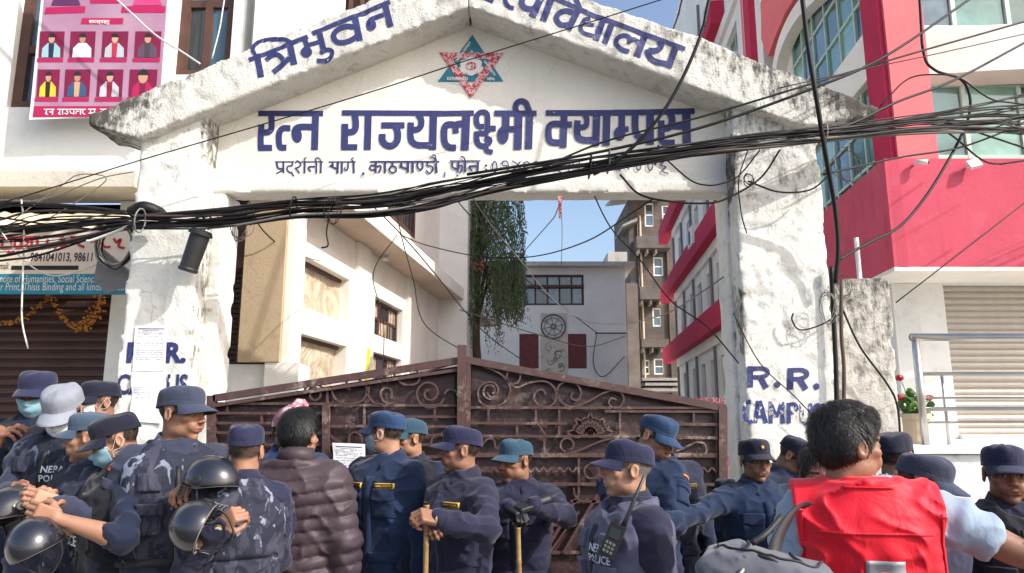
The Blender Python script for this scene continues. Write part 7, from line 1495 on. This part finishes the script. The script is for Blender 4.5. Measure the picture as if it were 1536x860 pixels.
person(1133, 656, 3.92, 'officer with a moustache facing the camera with one arm stretched out', 6, 8, 2, tone='b', cap='cap_dark', top='navy_blue', must=.95, stub=.4, badge=True, details=('shirt', 'tags', 'thakuri', 'onetag', 'epaulette_star'), arms={'R': {'w': (978, 792, 3.55), 'hand': 'relax', 'pole': (-.2, .2, -1)}, 'L': {'loc': (.25, -.05, .85)}}, res=.0072, fw=1.03)
person(1232, 668, 3.1, 'man glimpsed behind the left edge of the red vest man', 10, -12, 4, tone='d', cap=None, hair='short', top='navy', hat_h=1.72)
person(1340, 645, 3.45, 'officer in a dark navy cap turned away behind the slate cap', 150, 140, 4, tone='b', cap='cap_dark', top='navy_purple', details=('epaulette_star',))
person(1372, 680, 2.8, 'officer in a slate cap looking down to the right behind the red vest man', 30, 58, 20, tone='a', cap='cap_slate', top='navy_purple', details=('epaulette',), hat_h=1.70)
person(1508, 664, 2.95, 'officer in a navy cap facing the camera at the right edge of the photo', -18, -20, 2, tone='d', cap='cap_navy', top='navy_purple', must=.45, stub=.5, vest='vest_dark', details=('epaulette_star',), arms={'L': {'loc': (.25, -.05, .85)}, 'R': {'loc': (-.25, -.05, .85)}}, res=.0072)
C19 = person(1290, 613, 2.36, 'man in a red vest and pale blue shirt seen from behind with an outstretched arm', 166, 106, -2, tone='b', cap=None, hair='long', top='tshirt', hoff=.045, neck=.034, sleeve='short', seed=2, stub=.1, arms={'L': {'loc': (.2, -.18, .95)}, 'R': {'w': (1670, 752, 2.1), 'hand': 'relax', 'pole': (0, 0, -1)}}, hat_h=1.69, res=.0065, trouser='trouser_grey', wide=1.0, shift=(-.015, 0))
# red sleeveless vest over his shirt
def red_vest(c):
    vf = Field((-.26, -.23, .84), (.26, .24, 1.52), .0065); vf.comb(torso_fn(.026, .87, 1.47), (-.25, -.2, .86), (.25, .22, 1.5), .004)
    for sx in (-1, 1): vf.cap((sx * .11, .012, 1.405), (sx * .19, .012, 1.385), .078, .096, .04)
    vf.cap((0, .022, 1.42), (0, .026, 1.485), .084, .080, .02); g = vf.grid(); vf.F = vf.F + wrinkle(g, 3, 1.35)
    vf.F = np.maximum(vf.F, np.abs(g[..., 0]) - .205 + .02 * np.clip((1.40 - g[..., 2]) / .3, 0, 1)); vf.F = np.maximum(vf.F, g[..., 2] - 1.488 + .02 * np.clip(-g[..., 1] * 10, 0, 1)); V, Q = vf.mesh(); V = relax(V, Q, 1, .25)
    vo = link('vest', mesh_np('vest', V, Q), M['red_cloth'], c['root'], False)
    for sx in (-1, 1): patch(vf, (sx * .190, 0, 1.22), .008, .34, (0, -1, 0), M['red_cloth'], 'piping', vo, .004, (1, 16))
    patch(vf, (-.02, 0, 1.215), .105, .095, (0, -1, 0), M['silver_patch'], 'back_patch', vo, .004); patch(vf, (-.02, 0, 1.215), .05, .035, (0, -1, 0), simple('faded_print', lin(196, 110, 130), .6), 'patch_print', vo, .0052, shape=lambda u, v: (u * (1 - abs(v)), v))
    patch(vf, (0, 0, 1.335), .33, .007, (0, -1, 0), M['red_cloth'], 'seam', vo, .004, (24, 1)); patch(vf, (0, 0, 1.46), .14, .006, (0, -1, 0), M['red_cloth'], 'seam', vo, .004, (12, 1)); return vf
RV = red_vest(C19)
# topi hat on the hidden man
def topi():
    c_ = P(432, 603, 4.0); V = []; F = []; ns = 28; ho = thing('topi_hat', 'pink and white patterned topi hat on the head behind the puffer jacket', 'hat', (c_[0], 4.05, c_[2] - .13))
    for i, (z, r_) in enumerate(((0, .092), (.05, .092), (.09, .084), (.115, .06), (.12, .02))):
        for k in range(ns): a = 2 * math.pi * k / ns; V.append((math.cos(a) * r_ + z * .12, math.sin(a) * r_ * 1.08, z + (z > .06) * .030 * math.cos(a)))
    for i in range(4):
        for k in range(ns): F.append((i * ns + k, i * ns + (k + 1) % ns, (i + 1) * ns + (k + 1) % ns, (i + 1) * ns + k))
    o = link('crown', mesh_np('crown', V, F), M['topi'], ho, False)
topi()
# ---- riot helmets
M['helmet_black'] = simple('helmet_black', lin(30, 31, 40), .26, var=.2, spec=.7); M['helmet_black'].node_tree.nodes['Principled BSDF'].inputs['Coat Weight'].default_value = .5
def visormat():
    m = N('visor_plastic'); m.base((.30, .32, .36, 1)).rough(.06); m.b.inputs['Alpha'].default_value = .30; return m.m
M['visor'] = visormat()
def helmet(px, py, Y, label, yaw, pitch, roll, s=1.0, visor=True):
    c = P(px, py, Y); t = thing('riot_helmet', label, 'helmet', tuple(c)); Rm = rot3(R(yaw), R(pitch), R(roll)); t.rotation_euler = Matrix(Rm.tolist()).to_euler(); t.scale = (s, s, s)
    V = []; F = []; ns, nr = 36, 16      # shell: dome open below, front = -Y
    for i in range(nr + 1):
        ph = R(3 + 107 * i / nr)
        for k in range(ns): a = 2 * math.pi * k / ns; cut = 1 - .22 * max(0, math.cos(a)) * (i / nr) ** 3; p_ = ph * cut; V.append((.125 * math.sin(p_) * math.sin(a), -.150 * math.sin(p_) * math.cos(a), .128 * math.cos(p_)))
    for i in range(nr):
        for k in range(ns): F.append((i * ns + k, i * ns + (k + 1) % ns, (i + 1) * ns + (k + 1) % ns, (i + 1) * ns + k))
    F.append(tuple(range(ns))[::-1]) if False else None
    V.append((0, 0, .128)); n_ = len(V) - 1; F += [(k, n_, n_, (k + 1) % ns) for k in range(0)]; me = bpy.data.meshes.new('shell'); me.from_pydata(V, [], F + [((k + 1) % ns, k, n_) for k in range(ns)]); me.polygons.foreach_set('use_smooth', [True] * len(me.polygons)); me.update()
    o = link('shell', me, M['helmet_black'], t, False); md = o.modifiers.new('s', 'SOLIDIFY'); md.thickness = .006
    rim = [V[nr * ns + k] for k in range(ns)] + [V[nr * ns]]; MB().tube(rim, .0055, 6, False).build('rim', M['cable_grey'], t, True, world=False)
    for sx in (-1, 1): v_, f_ = tube_np([(sx * .120, 0, 0), (sx * .136, 0, 0), (sx * .139, 0, 0)], [.024, .024, .018], 16); MB().add(v_, f_).build('pivot', M['black_plastic'], t, world=False); MB().tube(smoothpts([(sx * .11, .0, -.04), (sx * .09, -.02, -.11), (sx * .03, -.05, -.165), (0, -.055, -.17)], 4), .006, 6).build('chin_strap', M['strap_black'], t, True, world=False)
    if visor:
        V = []; F = []; nu, nv = 20, 8
        for j in range(nv + 1):
            for i in range(nu + 1): a = R(-80 + 160 * i / nu); z = .045 - .165 * j / nv; r_ = 1 - .08 * (j / nv) ** 2; V.append((.145 * math.sin(a) * r_, -.172 * math.cos(a) * r_ - .008, z))
        F = [(j * (nu + 1) + i, j * (nu + 1) + i + 1, (j + 1) * (nu + 1) + i + 1, (j + 1) * (nu + 1) + i) for j in range(nv) for i in range(nu)]
        o = link('visor', mesh_np('visor', V, F), M['visor'], t, False); md = o.modifiers.new('s', 'SOLIDIFY'); md.thickness = .003
        e = [V[nv * (nu + 1) + i] for i in range(nu + 1)]; MB().tube(e, .004, 5).build('visor_edge', M['black_plastic'], t, True, world=False)
    else:
        mb = MB()      # wire neck guard
        for j in range(4): mb.tube([(.128 * math.sin(R(a)), -.150 * math.cos(R(a)), -.05 - .02 * j) for a in range(110, 255, 12)], .0025, 5)
        for a in range(110, 255, 9): mb.tube([(.128 * math.sin(R(a)), -.150 * math.cos(R(a)), -.045), (.128 * math.sin(R(a)), -.150 * math.cos(R(a)), -.115)], .0025, 5)
        setp(mb.build('mesh_guard', M['black_plastic'], t, world=False), kind='stuff')
    return t
helmet(52, 815, 3.0, 'dark glossy riot helmet hanging lowest at the left under the clasped hands', 20, 24, -28, .74, visor=False)
helmet(14, 770, 3.3, 'grey black riot helmet at the left edge below the shutter', -30, 20, -20, .84, visor=False)
helmet(318, 722, 3.1, 'upright black riot helmet held by the tall officer', 75, 12, 8, .76, visor=False)
helmet(296, 790, 2.92, 'riot helmet with a mesh guard gripped by the officer seen from behind', 28, 8, -72, .76, visor=False)
# ---- canes
def cane(a, b, label):
    A, B = np.array(a), np.array(b); t = thing('cane', label, 'cane', tuple(B)); k = 8
    for i in range(k):
        p, q = A + (B - A) * i / k, A + (B - A) * (i + 1) / k; v_, f_ = tube_np([p, p * .97 + q * .03, p * .05 + q * .95, q], [.0145, .0118, .0115, .0145], 10); MB().add(v_, f_).build('segment', M['bamboo'], t, True)
cane(P(640, 758, 3.28), (P(641, 860, 3.28)[0], 3.25, .03), 'bamboo cane under the clasped hands of the moustached officer')
cane(P(777, 792, 3.48), (P(781, 860, 3.48)[0] + .02, 3.42, .03), 'bamboo cane under the black gloves')
cane(P(30, 640, 3.9), (P(75, 860, 3.2)[0], 3.2, .03), 'thin bamboo cane leaning behind the helmets at the left') if False else None
# ---- radio on the grey haired officer's vest
c = P(921, 806, 2.72); t = thing('radio', 'black handheld radio clipped on the slate vest', 'radio', tuple(c)); t.rotation_euler = (0, R(24), R(-20))
MB().box((-.028, -.018, -.07), (.028, .018, .05)).build('case', M['black_plastic'], t, world=False); v_, f_ = tube_np([(.016, 0, .05), (.016, 0, .075), (.017, 0, .24)], [.010, .008, .005], 8); MB().add(v_, f_).build('antenna', M['black_plastic'], t, True, world=False); v_, f_ = tube_np([(-.012, 0, .05), (-.012, 0, .065)], [.009, .008], 10); MB().add(v_, f_).build('knob', M['black_plastic'], t, world=False)
MB().box((-.02, -.0195, .0), (.02, -.0182, .035)).build('screen', M['dark_glass'], t, world=False)
for i in range(3):
    for j in range(3): MB().box((-.018 + .013 * i, -.021, -.055 + .015 * j), (-.009 + .013 * i, -.0182, -.046 + .015 * j)).build('key', M['cable_grey'], t, world=False)
# ---- backpack on the red vest man's shoulder
def backpack():
    c = P(1146, 892, 1.85); t = thing('backpack', 'grey backpack with black straps worn by the man in the red vest', 'backpack', tuple(c)); t.rotation_euler = (0, R(12), R(-18)); t.scale = (.92, .92, .92)
    f = Field((-.22, -.20, -.34), (.22, .18, .20), .008); f.rbox((0, 0, -.10), (.115, .075, .14), .05, .02); f.rbox((.02, -.01, .045), (.09, .07, .02), .035, .04); f.rbox((0, -.12, -.16), (.07, .01, .06), .035, .04); g = f.grid(); f.F = f.F + wrinkle(g, 7, 1.2); V, Q = f.mesh(); V = relax(V, Q, 1, .3)
    o = link('pack_body', mesh_np('pack_body', V, Q), M['pack_grey'], t, False)
    def draped(pts, r, mat, name):
        q = smoothpts([(a, b, .30) for a, b in pts], 6); q = f.project(q, (0, 0, -1)) + (0, 0, r * .6); MB().tube(q, r, 6).build(name, mat, t, True, world=False)
    draped([(-.13, .03), (-.12, -.05), (-.06, -.085), (.03, -.09), (.10, -.06), (.125, .02)], .0035, M['strap_black'], 'zip'); draped([(-.06, .10), (-.055, 0), (-.07, -.08)], .004, M['strap_black'], 'seam'); draped([(.05, .10), (.055, 0), (.07, -.08)], .004, M['strap_black'], 'seam')
    MB().tube(smoothpts([(.03, -.10, .075), (.015, -.105, .102), (-.03, -.095, .105), (-.05, -.075, .08)], 5), .0045, 8).build('handle', M['strap_black'], t, True, world=False); MB().tube([(-.06, -.128, .072), (-.075, -.145, .035)], .0055, 6).build('zip_pull', M['steel'], t, True, world=False)
    patch(f, (0, 0, -.02), .17, .07, (0, 1, 0), M['pack_grey'], 'front_pocket', t, .014)
    # shoulder strap from the bag up over the man's shoulder
    W_ = [P(1158, 838, 1.88), P(1165, 812, 1.93), P(1176, 788, 2.0), P(1190, 768, 2.08), P(1203, 757, 2.18), P(1212, 758, 2.28)]; q = smoothpts(W_, 5); V = []; F = []
    for i, p in enumerate(q):
        tt = q[min(i + 1, len(q) - 1)] - q[max(i - 1, 0)]; nn = np.cross(tt, (0.3, 1, .3)); nn = nn / np.linalg.norm(nn) * .017; V += [p - nn, p + nn]
    F = [(2 * i, 2 * i + 1, 2 * i + 3, 2 * i + 2) for i in range(len(q) - 1)]; me = mesh_np('shoulder_strap', V, F); o = link('shoulder_strap', me, M['strap_black'], t, True); md = o.modifiers.new('s', 'SOLIDIFY'); md.thickness = .005
    MB().tube(smoothpts([P(1172, 775, 1.83), P(1150, 800, 1.78), P(1128, 815, 1.77)], 5), .007, 6).build('loop', M['strap_black'], t, True)
backpack()
print('scene built in %.1fs' % (time.time() - T0))
